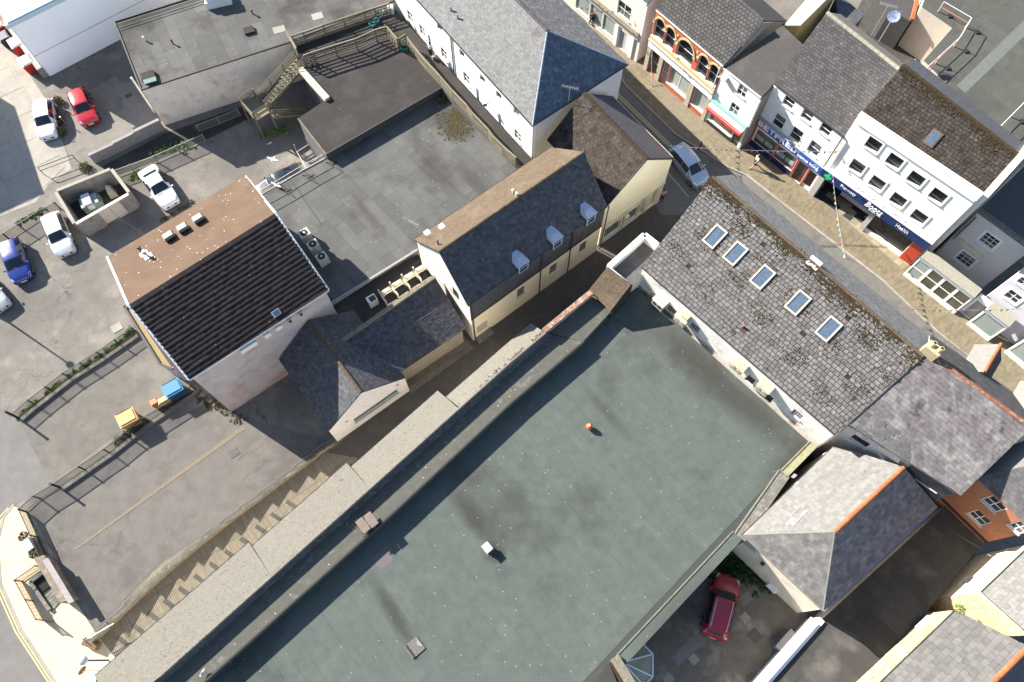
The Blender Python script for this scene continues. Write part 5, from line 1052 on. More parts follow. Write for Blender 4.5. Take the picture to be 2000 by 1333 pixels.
mb=MB(); f4.rect(mb,0.,.95,zt-.85,zt,.003,.25); mb.build('sign_end',dred,c4); mb=MB(); f4.rect(mb,.952,W4-.02,zt-.85,zt,.003,.25); sg4=mb.build('sign_board',blue,c4); mb=MB(); f4.rect(mb,0,W4,zt,zt+.1,.003,.3); mb.build('sign_cornice',M('sign_trim',(.3,.32,.38),None,1,.6),c4)
wl=paint('white_letter',(.8,.8,.82),.4)
for ch,i in zip('BETFRED',range(7)):
    a=.28+i*.62; text(ch,sg4,f4,a,a+.56,zt-.36,.55,wl,.25,bold=.03)
text('bonus',sg4,f4,4.75,5.9,zt-.5,.32,wl,.25,bold=.02); text('king',sg4,f4,6.05,7.0,zt-.52,.36,wl,.25,bold=.02); text('the',sg4,f4,6.45,6.95,zt-.2,.22,M('pale_blue_letter',(.35,.55,.85),None,1,.4),.25)
for a in (.15,2.65,4.95,6.2): mb=MB(); f4.rect(mb,a,a+.09,.1,zt-.86,.003,.1); mb.build('red_post',redp,c4)
N1,N2=P(1614,27,10.4),P(1760,138,10.4); q=coplanar([L1+f4.n*.05,L2+f4.n*.05,N2,N1],[L1+f4.n*.05,L2+f4.n*.05,N2]); b4=roofpl(c4,q,slB,w=.34,g=.26,t=.014,tilt=.016,indiv=300,gap=.02)
ridge_tiles(c4,q[3],q[2],M('stone_ridge',(.26,.24,.19),(.2,.19,.15),4.,.9,.4),.16,.55); q2=[q[3],q[2],q[2]-f4.n*3.2-UP*2.2,q[3]-f4.n*3.2-UP*2.2]; slab(c4,q2,.12,M('rear_slate',(.16,.14,.12),(.12,.11,.1),2.,.9,.4)); walls(c4,[q[0]-f4.n*.2-UP*.1,q[3]-UP*.25,q2[3]-UP*.1],0,conc,False); walls(c4,[q2[3]-UP*.1,q2[2]-UP*.1],0,pale_r,False)
strip(c4,L1+f4.n*.06,L2+f4.n*.06,.12,.1,gut,'gutter'); MB().cyl(f4.pt(-.05,.1,.15),f4.pt(-.05,7.7,.15),.06,8).build('downpipe',gut,c4); MB().cyl(f4.pt(W4-.05,zt+.1,.15),f4.pt(W4-.05,7.7,.15),.05,8).build('downpipe',gut,c4)
# pharmacy
c5=thing('pharmacy',P(1700,420),'tall white pharmacy house with eight square windows above a long navy sign','building')
Q1=f4.pt(W4+.02,8.75,.0); 
q_=planez((1686,217),L1,f4.n); zq=min(10.2,max(8.6,q_.z)); Q1=f4.pt(W4+.02,zq); Q2=P(1913,387,zq); f5=Facade(c5,Q1,Q2,.1,white,reveal=.22); W5=f5.w
for x,y in ((1706,283),(1747,315),(1789,350),(1832,383),(1674,326),(1713,358),(1754,391),(1795,424)): f5.win(x,y,1.15,1.2,1,2,fm=M('black_frame',(.03,.03,.03),None,1,.5),surround=white)
f5.hole(.55,W5*.5,.12,2.7); f5.winuz(W5*.54,W5-1.2,.55,2.7,1,1,gm=MATS['glass0'],fm=blackm,sill=False); f5.build(back=False)
mb=MB(); f5.rect(mb,.55,W5*.5,.11,2.75,-1.6,-1.5); mb.build('entrance_recess',shade_in,c5); mb=MB(); f5.rect(mb,.55,W5*.5,.115,.128,-1.5,-.0); mb.build('entrance_floor',M('recess_shade_floor',(.03,.03,.035),None,1,.95),c5); mb=MB(); f5.rect(mb,.5,W5*.52,2.7,2.8,-1.6,-.05); mb.build('entrance_ceiling',M('dull_soffit',(.25,.25,.26),None,1,.8),c5); mb=MB(); f5.rect(mb,2.2,W5*.5,.8,2.5,-1.2,-1.1); mb.build('entrance_screen',M('grey_screen',(.3,.3,.34),None,1,.4),c5)  # near-black floor and back wall paint in the shade of the recess
mb=MB(); f5.rect(mb,0.,.55,.1,2.9,.003,.2); mb.build('pillar',M('grey_pillar',(.45,.44,.43),(.4,.39,.38),2.,.7),c5); mb=MB(); f5.rect(mb,W5*.5,W5*.54,.1,2.9,.003,.12); mb.build('pillar',MATS['grey_pillar'],c5); mb=MB(); f5.rect(mb,W5-1.15,W5-.1,.1,2.7,.003,.1); mb.build('red_panel',redp,c5)
nv=paint('navy_sign',(.008,.03,.13),.4); ua,za=f5.at(1612,325,.5); ub,zb_=f5.at(1812,478,.5); z5=min(4.1,max(3.5,(za+zb_)/2))
mb=MB(); f5.rect(mb,0.,W5-.05,z5-.95,z5,.003,.5); sg=mb.build('sign_board',nv,c5); mb=MB(); f5.rect(mb,0,W5,z5,z5+.08,.003,.54); mb.build('sign_cornice',railw,c5)
grn_=paint('pharmacy_green',(.02,.5,.18),.4); uc,zc_=f5.at(1621,339,.52); uc=max(.75,uc)
mb=MB(); 
for a,b in ((.33,.12),(.12,.33)): f5.rect(mb,uc-a,uc+a,z5-.5-b,z5-.5+b,.503+.02*(a>b),.56+.02*(a>b))
mb.build('green_cross',grn_,sg)
def upx(x,y): return f5.at(x,y,.51)[0]
text('Pharmacy',sg,f5,upx(1646,357),upx(1673,380),z5-.48,.4,wl,.5); text('Health',sg,f5,upx(1749,441),upx(1771,459),z5-.48,.38,wl,.5)
lu0,lu1=upx(1690,398),upx(1717,414); text('Boots',sg,f5,lu0,lu1+.35,z5-.42,.62,wl,.5,shear=.35,bold=.015); text('SINCE 1849',sg,f5,lu0+.5,lu1+.35,z5-.83,.09,wl,.5)
for x,y in ((1677,361),(1697,376),(1717,393),(1738,408),(1757,424)): u,z=f5.at(x,y); mb=MB(); mb.cyl(f5.pt(u,z5+.45,0),f5.pt(u,z5+.45,.35),.02,6); mb.box(f5.pt(u,z5+.38,.38),.16,.12,.12,f5.ax); mb.build('sign_lamp',acm,c5)
X1,X2=P(1757,138,zq+2.0),P(1988,302,zq+2.0); q=coplanar([Q1-f5.n*.5-UP*.25,Q2-f5.n*.5-UP*.25,X2,X1],[Q1-f5.n*.5-UP*.25,Q2-f5.n*.5-UP*.25,X2]); rp5=roofpl(c5,q,slM,w=.32,g=.27,t=.02,tilt=.02,indiv=300,gap=.035,jw=.15)
ridge_tiles(c5,q[3],q[2],moss,.14,.45); q2=[q[3],q[2],q[2]-f5.n*3.-UP*1.6,q[3]-f5.n*3.-UP*1.6]; slab(c5,q2,.12,slD); walls(c5,[q2[3],q2[2]],0,pale_r,False)
mb=MB(); f5.rect(mb,0,W5,zq-.02,zq+.2,-.45,.0); mb.build('parapet',white,c5); mb=MB(); f5.rect(mb,0.1,W5-.1,zq-.5,zq-.4,.003,.12); mb.build('cornice',white,c5)
MB().prism([q[1]+UP*.1,q[2]+UP*.3,q2[2]+UP*.2,Vector((q2[2].x,q2[2].y,0)),Vector((q[1].x,q[1].y,0))],f5.u*.45).build('gable',M('sunlit_white',(.76,.73,.66),(.7,.67,.6),2.,.9,.4),c5)
walls(c5,[q[0],q[3]-UP*.2,q2[3]],0,white,False)
skn=(q[1]-q[0]).cross(q[3]-q[0]).normalized(); skn=skn if skn.z>0 else -skn; c=onplane(1822,271,q[0],skn); sv_=skn.cross(f5.u); 
def q4(a,b,h): return [c+f5.u*i*a+sv_*j*b+skn*h for i,j in ((-1,-1),(1,-1),(1,1),(-1,1))]
s_=MB().prism(q4(.42,.6,.0),skn*.14).build('skylight',rust,c5); MB().prism(q4(.34,.52,.1),skn*.06).build('pane',MATS['glass_sky'],s_)
mb=MB()
cl=[(R.random(),R.uniform(.2,1.),R.uniform(.01,.05)) for _ in range(34)]
for i in range(1500):
    c_=cl[R.randrange(34)]; t_=min(.999,max(0,R.gauss(c_[0],c_[2]))); d_=abs(R.gauss(0,.42*c_[1])); v=q[3].lerp(q[2],t_)-(sv_ if sv_.z>0 else -sv_)*d_; s=R.uniform(.03,.08); mb.ball(v+skn*.03,s*1.4,s*1.4,s*.6,5,3)
for i in range(700):
    a_,b_=R.random(),R.random(); v=q[0].lerp(q[1],a_).lerp(q[3].lerp(q[2],a_),b_); s=R.uniform(.015,.05); mb.ball(v+skn*.03,s*1.4,s*1.4,s*.5,5,3)
mb.build('moss_growth',moss,c5,kind='stuff')
# corner house with sash windows
c6=thing('sash_window_house',P(1900,560),'grey-white house with nine-pane sash windows right of the pharmacy','building')
V1,V2=P(1909,415,6.8),P(2012,490,6.8); f6=Facade(c6,V1,V2,.1,M('grey_white_render',(.6,.58,.55),(.54,.52,.5),1.2,.9,.2),reveal=.12); W6=f6.w
f6.win(1932,471,1.25,1.3,3,3,surround=white,bar=.035); f6.win(1886,507,1.3,1.3,3,3,surround=white,bar=.035); f6.build()
u,z=f6.at(1884,492); mb=MB(); f6.rect(mb,u-.9,u+1.2,z+.75,z+.95,.003,.3); mb.build('hood',M('cream_hood',(.68,.58,.38),None,1,.8),c6)
bk=f6.n*-5; slab(c6,[V1+UP*.1,V2+UP*.1,V2+bk+UP*2.6,V1+bk+UP*2.6],.12,M('deep_blue_slate',(.07,.075,.08),(.05,.055,.06),6.,.7,.4,rnd=.2)); mb=MB(); f6.rect(mb,0,W6,6.78,7.1,-.3,.05); mb.build('parapet',concd,c6)
walls(c6,[V1-UP*.1,V1+bk+UP*2.4],0,white,False)
MB().cyl(P(1904,432,6.0),P(1837,493,1.2),.05,8).build('downpipe',M('brown_pipe',(.06,.04,.035),None,1,.6),c6) if False else MB().cyl(f6.pt(.2,3.2,.12),f6.pt(.2,6.4,.12),.05,8).build('downpipe',M('brown_pipe',(.06,.04,.035),None,1,.6),c6)
# projecting shopfronts
def shopfront(label,a,b,h,n,rows,grp,gm='glass_shop',dep=1.0):
    A_,B_=P(a[0],a[1],h),P(b[0],b[1],h); t=thing('shopfront',P((a[0]+b[0])/2,(a[1]+b[1])/2),label,'shopfront',grp); A_=P(a[0],a[1],.11); B_=P(b[0],b[1],.11); A_.z=B_.z=h
    f=Facade(t,A_,B_,.1,MATS['white_paint'],reveal=.06)
    for i in range(n): f.winuz(f.w*i/n+.06,f.w*(i+1)/n-.06,.5,h-.3,1,rows,gm=MATS[gm] if i else MATS['glass_pale'],sill=False,bar=.07)
    f.build(); MB().prism([A_+UP*.01+f.n*.1,B_+UP*.01+f.n*.1,B_-f.n*dep+UP*.03,A_-f.n*dep+UP*.03],UP*.08).build('lead_roof',M('mossy_lead',(.3,.28,.22),(.22,.21,.17),6.,.8,.5),t)
    mb=MB(); f.rect(mb,0,f.w,h-.28,h-.02,.003,.08); mb.build('fascia',M('blue_grey_fascia',(.35,.38,.45),None,1,.5),t); mb=MB(); f.rect(mb,0,f.w,.1,.46,.003,.08); mb.build('sill_ledge',copw,t); return t,f
t6,fs6=shopfront('long white-barred shopfront beside the red panel of the pharmacy',(1764,536),(1863,613),3.1,4,2,'shopfronts by the pharmacy')
f6b=Facade(c6,fs6.pt(fs6.w+.15,3.0,-.5),fs6.pt(fs6.w+1.5,3.0,-.5),.1,white,reveal=.08); f6b.winuz(.15,1.2,.12,2.5,1,1,sill=False,gm=M('grey_panel_door',(.28,.27,.27),(.24,.23,.23),3.,.6),lab='door'); f6b.build()
t7,fs7=shopfront('shopfront with white posts below the four-pane window',(1888,633),(1930,666),2.9,1,1,'shopfronts by the pharmacy')
t8,fs8=shopfront('shopfront farthest right, cut by the picture edge',(1962,688),(2030,745),2.9,2,1,'shopfronts by the pharmacy')
c7=thing('lilac_house',P(1990,640),'shaded lilac-white house with four-pane windows at the right edge','building')
y1=fs7.pt(-.6,6.6,-1.25); y2=y1+fs7.u*9; f7=Facade(c7,y1,y2,.1,M('lilac_render',(.56,.54,.58),(.52,.5,.54),1.2,.9,.2),reveal=.1); f7.win(1979,580,1.1,1.1,2,2,surround=bluewhite); f7.win(2003,552,1.,1.,2,2,surround=bluewhite); f7.build(); slab(c7,[y1+UP*.1,y2+UP*.1,y2-f7.n*5+UP*2.5,y1-f7.n*5+UP*2.5],.12,MATS['deep_blue_slate'])
fl_=MB(); 
# rear flat roof with safety rails
gb=thing('olive_flat_building',P(1900,120),'olive-grey flat roof with white safety rails behind the high street','building')
ZG=7.6; gp=[(1800,14),(1860,55),(1804,119),(1990,305),(2300,320),(2200,-200),(1880,-200)]
MB().prism([P(x,y,ZG) for x,y in gp],-ZG+.02).build('wall',M('warm_beige_render',(.45,.4,.34),(.4,.35,.3),1.,.9,.2),gb); gr_=MB().prism([P(x,y,ZG+.002) for x,y in gp],.02).build('roof',felt2,gb)
field(gr_,[P(x,y,ZG+.024) for x,y in ((1806,119),(1992,303),(2030,305),(2020,-20),(1825,-20),(1802,12),(1860,55))] if False else [P(x,y,ZG+.024) for x,y in ((1862,55),(1806,119),(1992,303),(2030,305),(2020,-20),(1890,-20))],P(1862,55)-P(1960,140),3.6,1.,.006,felt2,'felt_sheet',gap=.02,stagger=2,jw=.3,indiv=200)
field(gr_,[P(x,y,ZG+.0245) for x,y in ((1802,14),(1860,54),(1890,-20),(1830,-20))],P(1862,55)-P(1960,140),3.6,1.,.006,felt2,'felt_sheet',gap=.02,stagger=2,jw=.3,indiv=30)
MB().prism([P(x,y,ZG+.034) for x,y in ((1868,168),(1886,182),(2010,62),(2010,30))],.006).build('pale_felt_strip',M('pale_green_felt',(.12,.13,.115),(.1,.108,.097),2.,.95),gb)
sr_=thing('safety_rail',P(1880,60,ZG),'white counterweighted safety rail with orange mid bar on the olive flat roof','railing','rails on the olive flat roof')
path=[(1834,18),(1858,0),(1905,34),(1808,150)]; hts=[1.0,1.05]
r0=[P(1831,24,ZG),P(1884,55,ZG),P(1862,92,ZG),P(1826,125,ZG),P(1790,158,ZG)]
for a,b in zip(r0[:-1],r0[1:]):
    for h,m_ in ((1.1,railw),(.55,M('orange_rail',(.5,.16,.07),None,1,.6))): MB().cyl(a+UP*h,b+UP*h,.03,6).build('rail',m_,sr_)
for p in r0: MB().cyl(p,p+UP*1.1,.03,6).build('post',railw,sr_); MB().cyl(p+UP*.05,p+Vector((.9,-.55,.05)),.025,6).build('foot_arm',gut,sr_); MB().box(p+Vector((.9,-.55,0)),.35,.35,.16).build('counterweight',gut,sr_)
sr2=thing('safety_rail',P(1960,230,ZG),'white safety rail running to the right edge of the olive flat roof','railing','rails on the olive flat roof'); a=P(1935,268,ZG); b=P(2010,192,ZG)
for h in (.55,1.1): MB().cyl(a+UP*h,b+UP*h,.035,6).build('rail',railw,sr2)
for p in (a,a.lerp(b,.5),b): MB().cyl(p,p+UP*1.1,.03,6).build('post',railw,sr2); MB().box(p+Vector((.8,-.5,0)),.35,.35,.16).build('counterweight',gut,sr2); MB().cyl(p+UP*.05,p+Vector((.8,-.5,.05)),.025,6).build('foot_arm',gut,sr2)
# backs behind the betting shop
bb_=thing('olive_walled_back_house',P(1560,60),'sunlit back roof with an olive gable wall behind the awning shop','building')
a=[P(1530,52,7.6),P(1562,52,7.6),P(1640,-25,7.6),P(1600,-30,7.6)]; MB().prism(a,-7.5).build('wall',M('olive_wall',(.3,.25,.13),(.24,.2,.11),3.,.95,.5),bb_); MB().prism([v+UP*.01 for v in a],.1).build('roof',M('sunlit_felt',(.5,.46,.36),(.42,.39,.31),2.,.9,.3),bb_)
yd=thing('dark_back_yard_roof',P(1720,60),'dark sunken yard roof behind the betting shop ridge','building')
MB().prism([P(x,y,3.2) for x,y in ((1640,60),(1700,0),(1790,45),(1815,115),(1760,130))],-3.1).build('roof',feltd,yd)
for q,m_ in (([(1630,-20),(1652,0),(1688,30),(1660,60),(1635,20)],slD),([(1700,-30),(1770,-30),(1790,10),(1778,42),(1740,20)],slB)): MB().prism([P(x,y,6.5) for x,y in q],-6.4).build('back_wing',m_,yd)
MB().beam(P(1781,40,6.7),P(1796,-20,6.7),.3,.3).build('tile_verge',ridgeo,yd)
# --- 12 top-left buildings
eb=thing('grey_flat_hall',P(400,120),'long flat hall with patched grey felt roof and stained pale wall','building')
ZE_=4.76; eq=[(224,43),(276,176),(568,82),(800,-10),(800,-120),(520,-90),(400,-12)]
MB().prism([P(x,y,ZE_) for x,y in eq],-ZE_+.02).build('wall',pale_r,eb); er=MB().prism([P(x,y,ZE_+.002) for x,y in eq],.02).build('roof',seamb,eb)
field(er,[P(x,y,ZE_+.024) for x,y in ((227,46),(278,173),(566,81),(790,-8),(700,-40),(400,-10))],P(224,43)-P(276,176),3.6,1.,.006,feltE,'felt_sheet',gap=.018,stagger=2,jw=.3,indiv=200)
for a,b in (((224,43),(276,176)),((276,176),(568,82)),((568,82),(800,-10)),((224,43),(400,-12))): strip(eb,P(a[0],a[1],ZE_+.05),P(b[0],b[1],ZE_+.05),.12,.14,gut,'roof_edge')
for o_ in (.25,.45): MB().cyl(P(228,46,ZE_+.15+o_*.3)+Vector((0,-o_,0)),P(395,-8,ZE_+.15+o_*.3)+Vector((0,-o_,0)),.03,6).build('conduit',gut,eb)
MB().cyl(P(256,152,4.6),Vector((P(256,152,4.6).x+.1,P(256,152,4.6).y-.1,.1)),.09,10).build('downpipe',plast,eb)
sk2=thing('sunken_corner',P(292,158,ZE_),'small boxed-in corner with a green lid at the end of the grey flat roof','roof box')
MB().box(P(291,152,ZE_+.03),1.2,.9,.3,(Vector((.9,.36,0)).normalized(),Vector((-.36,.9,0)).normalized(),UP)).build('box',feltk,sk2); MB().box(P(293,158,ZE_+.33),1.1,.5,.05,(Vector((.9,.36,0)).normalized(),Vector((-.36,.9,0)).normalized(),UP)).build('lid',M('green_lid',(.1,.17,.15),None,1,.7),sk2)
c=P(428,14,ZE_+.02); rt=thing('roof_housing',c,'white roof housing with an orange panel at the top edge','roof box'); MB().prism([c+Vector(v) for v in ((-1.,-.4,0),(1.2,.3,0),(.9,1.4,0),(-1.2,.7,0))],UP*.7).build('body',plast,rt); MB().prism([c+Vector(v) for v in ((-.9,-.2,.7),(1.,.4,.7),(.7,1.2,.7),(-1.,.7,.7))],UP*.35).build('lid',copw,rt); MB().prism([c+Vector(v) for v in ((.1,.1,1.05),(.9,.4,1.05),(.7,1.1,1.05),(0,.9,1.05))],UP*.05).build('orange_panel',ridgeo,rt)
bx('roof_hatch',feltk,None,P(487,62,ZE_+.02),.9,.75,.22,(Vector((.93,.36,0)).normalized(),Vector((-.36,.93,0)).normalized(),UP),label='low square hatch with dark edge on the patched grey flat roof',cat='hatch')
bx('felt_patch',conc,None,P(545,58,ZE_+.04),1.1,.8,.012,(Vector((.93,.36,0)).normalized(),Vector((-.36,.93,0)).normalized(),UP),label='pale square felt patch nearest the deck fence corner',cat='roof patch')
bx('felt_patch',conc,None,P(620,32,ZE_+.04),1.0,.8,.012,(Vector((.93,.36,0)).normalized(),Vector((-.36,.93,0)).normalized(),UP),label='pale square felt patch above the middle of the deck fence',cat='roof patch')
for x,y,lb,m_ in ((284,80,'small white vent pipe on the grey flat roof, left',plast),(338,86,'small rusty vent cap on the grey flat roof',rust),(494,28,'small rusty ball vent beside the white roof housing shadow',rust)):
    c=P(x,y,ZE_+.02); t=thing('vent_pipe',c,lb,'vent','vents on the grey flat roof'); MB().cyl(c,c+UP*.4,.07,8).build('pipe',m_,t); MB().ball(c+UP*.42,.12,.12,.1,8,5).build('cap',m_,t)
wc=thing('white_clad_building',P(160,110),'big building with a blank bluish-white wall in the top left corner','building')
A_,B_=P(97,150,6.54),P(360,12,6.54); A_=P(97,150); B_=P(360,12); A_.z=B_.z=6.54; fwc=Facade(wc,A_,B_,0,bluewhite); fwc.build()
mb=MB(); fwc.rect(mb,0,fwc.w,2.55,2.6,.002,.012); mb.build('panel_joint',lead,wc); mb=MB(); fwc.rect(mb,-.3,fwc.w,6.2,6.6,.003,.25); mb.build('eaves_panel',M('pale_blue_metal',(.5,.6,.64),(.46,.56,.6),3.,.5),wc)
bk=fwc.n*-14; MB().prism([A_+UP*.08+fwc.n*.1,B_+UP*.08+fwc.n*.1,B_+bk+UP*.5,A_+bk+UP*.5],UP*.08).build('roof',bluewhite,wc); walls(wc,[A_-UP*.05,A_+bk],0,bluewhite,False)
mb=MB(); mb.box(A_-UP*6.5-fwc.u*.3-fwc.n*4,.5,8,1.2,fwc.ax); mb.build('ramp_kerb',M('grey_kerb',(.22,.22,.22),None,1,.9),wc)
oh=thing('unseen_shadow_house',Vector((-50,42,0)),'unseen house outside the left edge, added to shade the concrete lane','building'); tip=P(84,377); hh=7.0; cn=tip+Vector((sd.x,sd.y,0)).normalized()*hh/math.tan(SUN_EL)  # house out of view, added to cast the shadow on the lane
e1=(P(18,180)-P(84,377)).normalized(); e2=(P(-20,425)-P(84,377)).normalized(); fpz=[cn,cn+e1*11,cn+e1*11+e2*9,cn+e2*9]
MB().prism([Vector((v.x,v.y,0)) for v in fpz],UP*hh).build('wall',white,oh); MB().prism([Vector((v.x,v.y,hh)) for v in fpz],UP*.1).build('roof',slB,oh)
# ---------------------------------------------------------------- vehicles
tyre=M('tyre',(.015,.015,.015),None,1,.9); rim=M('alloy',(.35,.35,.36),None,1,.35,metal=.8); cglass=M('car_glass',(.012,.018,.022),(.02,.028,.032),2.,.04,spec=.6); lampw=M('headlamp',(.5,.52,.55),None,1,.1,spec=.6); lampr=M('tail_lamp',(.3,.01,.01),None,1,.2); platew=M('number_plate',(.7,.7,.66),None,1,.5); blackpl=M('black_plastic',(.02,.02,.021),None,1,.6)
def car(name,label,front,rear,L,Wd,Ht,col,cat='car',kind='hatch',metal=.0,rails=False,zb=0.,group=None,tintroof=None,rough=.25):
    a=P(front[0],front[1],.55+zb); b=P(rear[0],rear[1],.55+zb); m=(a+b)/2; d=(a-b); ang=math.atan2(d.y,d.x)
    t=thing(name,Vector((m.x,m.y,zb)),label,cat,group,rz=ang,local=True)
    pm=M('paint_'+name+'_%02d%02d%02d'%tuple(int(c*99) for c in col),col,None,1,rough,metal=metal,spec=.5,coat=.8)
    w=Wd/2
    # x (0 front..1 rear), half width, belt z, top z, top half width
    if kind=='suv': S=[(0,.74,.50,.60,.62),(.025,.88,.70,.80,.76),(.09,.97,.86,.93,.86),(.22,1.,.98,1.05,.9),(.27,1.,1.0,1.10,.88),(.40,1.,1.03,Ht-.05,.74),(.52,1.,1.05,Ht,.74),(.75,1.,1.06,Ht-.02,.73),(.90,.98,1.06,Ht-.12,.70),(.965,.95,1.05,1.12,.78),(.99,.9,.85,.92,.8),(1.,.82,.55,.62,.75)]
    elif kind=='mpv': S=[(0,.74,.48,.55,.62),(.02,.88,.62,.72,.76),(.07,.96,.78,.88,.84),(.17,1.,.95,1.02,.88),(.21,1.,.98,1.08,.87),(.38,1.,1.03,Ht-.06,.75),(.52,1.,1.05,Ht,.76),(.80,1.,1.05,Ht-.03,.75),(.93,.98,1.05,Ht-.14,.72),(.975,.95,1.02,1.12,.8),(.99,.9,.8,.88,.8),(1.,.84,.5,.58,.75)]
    elif kind=='saloon': S=[(0,.74,.46,.54,.62),(.02,.88,.60,.68,.76),(.08,.96,.72,.79,.86),(.24,1.,.86,.92,.9),(.29,1.,.9,.96,.88),(.44,1.,.94,Ht-.04,.70),(.54,1.,.95,Ht,.71),(.68,1.,.96,Ht-.04,.69),(.84,.99,.95,1.05,.82),(.96,.95,.93,.99,.84),(.99,.9,.75,.82,.8),(1.,.82,.5,.58,.75)]
    else: S=[(0,.74,.46,.55,.62),(.02,.88,.62,.72,.76),(.08,.96,.75,.83,.86),(.21,1.,.89,.96,.9),(.26,1.,.92,1.0,.88),(.42,1.,.95,Ht-.05,.72),(.53,1.,.97,Ht,.73),(.76,1.,.98,Ht-.03,.72),(.90,.98,.98,Ht-.13,.68),(.965,.95,.96,1.02,.78),(.99,.9,.78,.86,.8),(1.,.82,.5,.58,.75)]
    def X(f): return L/2-f*L
    def sec(s):
        x,hw,zb_,zt,tw=s; hw*=w; tw*=w
        return [(hw*.94,.2),(hw*1.0,.42),(hw*1.0,(.42+zb_)/2+.05),(hw*.985,zb_),(tw,zt-.05 if zt-zb_>.2 else zb_+(zt-zb_)*.7),(tw*.8,zt-.012),(tw*.4,zt),(0,zt+.008)]
    # resample along the length
    st=[]
    for s0,s1 in zip(S[:-1],S[1:]):
        for k in range(3): f=k/3; st.append(tuple(u*(1-f)+v*f for u,v in zip(s0,s1)))
    st.append(S[-1]); mb=MB(); rows=[]
    for s in st:
        q=sec(s); ring=[(y,z) for y,z in q]+[(-y,z) for y,z in q[-2::-1]]; i=len(mb.v); mb.v+=[Vector((X(s[0]),y,z)) for y,z in ring]; rows.append((i,len(ring)))
    for (i,n),(j,_) in zip(rows[:-1],rows[1:]):
        for k in range(n-1): mb.f.append((i+k,i+k+1,j+k+1,j+k)); mb.r.append(0)
        mb.f.append((i+n-1,i,j,j+n-1)); mb.r.append(0)
    mb.f.append(tuple(range(rows[0][0]+rows[0][1]-1,rows[0][0]-1,-1))); mb.f.append(tuple(range(rows[-1][0],rows[-1][0]+rows[-1][1]))); mb.r+=[0,0]
    body=mb.build('body',pm,t,local=True,smooth=True)
    mod=body.modifiers.new('edges','EDGE_SPLIT'); mod.split_angle=math.radians(38)
    def strip_(i0,i1,ys,off,name,mat,fa=0.,fb=0.):
        """glass following the body between stations; ys = (lateral fraction list)"""
        g=MB(); R_=[]
        for s in (tuple(u*(1-fa)+v*fa for u,v in zip(S[i0],S[i0+1])),tuple(u*(1-.5)+v*.5 for u,v in zip(S[i0],S[i1])) if i1==i0+1 else S[i0+1],tuple(u*(1-fb)+v*fb for u,v in zip(S[i1],S[i1-1]))):
            x,hw,zb_,zt,tw=s; q=sec(s); row=[]
            for f in ys:
                y=q[4][0]*f; af=abs(f)
                z=q[4][1]+(q[5][1]-q[4][1])*min(1,(1-af)/.2)+(q[7][1]-q[5][1])*max(0,(.8-af)/.8)
                row.append(Vector((X(x),y,z+off)))
            R_.append(row)
        for a_,b_ in zip(R_[:-1],R_[1:]):
            i=len(g.v); g.v+=a_+b_; n=len(a_)
            for k in range(n-1): g.f.append((i+k,i+n+k,i+n+k+1,i+k+1)); g.r.append(0)
        return g.build(name,mat,t,local=True,smooth=True)
    ci=4; ri=5; ys=[-.9,-.8,-.4,0,.4,.8,.9]
    strip_(ci,ri,ys,.014,'windscreen',cglass,.04,.03)
    e=8 if kind!='saloon' else 7
    strip_(e,e+1,ys,.014,'rear_window',cglass,.12,.2)
    for sgn in (-1,1):
        for (i0,i1,fa,fb) in ((5,6,-.35,0.),(6,7,.04,0.),(7,8,.04,.35)):
            g=MB(); qs=[]
            s0=tuple(u+(v-u)*fa for u,v in zip(S[i0],S[i0+1])); s1=tuple(u+(v-u)*fb for u,v in zip(S[i1],S[i1-1]))
            for s in (s0,s1):
                q=sec(s); lo=Vector((X(s[0]),sgn*(q[3][0]+.008),q[3][1]+.02)); hi=Vector((X(s[0]),sgn*(q[4][0]+.012),q[4][1]-.02)); qs.append((lo,hi))
            g.poly([qs[0][0],qs[1][0],qs[1][1],qs[0][1]] if sgn<0 else [qs[0][0],qs[0][1],qs[1][1],qs[1][0]]); g.build('side_window',cglass,t,local=True)
        s=S[4]; q=sec(s); MB().ball(Vector((X(.30),sgn*(w+.1),q[3][1]+.06)),.09,.11,.075,8,5).build('door_mirror',pm,t,local=True,smooth=True)
        hl=sec(S[2]); MB().prism([Vector((X(.02),sgn*w*.62,hl[3][1]-.08)),Vector((X(.02)-.02,sgn*w*.84,hl[3][1]-.1)),Vector((X(.10),sgn*w*.955,hl[3][1]+.02)),Vector((X(.085),sgn*w*.78,hl[3][1]+.06))],UP*.035).build('headlight',lampw,t,local=True)
        tl=sec(S[-3]); MB().box(Vector((X(.972),sgn*w*.86,.72)),.09,.18,.3).build('tail_light',lampr,t,local=True)
        for f in (.17,.80):
            c=Vector((X(f),sgn*(w-.09),.32)); wh=MB().cyl(c-Vector((0,sgn*.1,0)),c+Vector((0,sgn*.115,0)),.32,20).build('wheel',tyre,t,local=True); MB().cyl(c+Vector((0,sgn*.116,0)),c+Vector((0,sgn*.125,0)),.21,14).build('rim',rim,wh,local=True)
        if rails: MB().tube([Vector((X(.42),sgn*w*.62,Ht+.01)),Vector((X(.45),sgn*w*.62,Ht+.06)),Vector((X(.84),sgn*w*.60,Ht+.02)),Vector((X(.87),sgn*w*.6,Ht-.05))],.025).build('roof_rail',rail,t,local=True)
    bz=sec(S[0]); MB().box(Vector((X(.004),0,.34)),.07,w*1.05,.16).build('grille',blackpl,t,local=True); MB().box(Vector((X(-.002),0,.40)),.05,.5,.11).build('number_plate',platew,t,local=True); MB().box(Vector((X(1.0),0,.5)),.05,.5,.11).build('number_plate',platew,t,local=True)
    MB().box(Vector((X(.012),0,.22)),.06,w*1.5,.08).build('bumper_trim',blackpl,t,local=True); MB().box(Vector((X(.995),0,.26)),.08,w*1.5,.1).build('bumper_trim',blackpl,t,local=True)
    for k in (-1,1): 
        pass
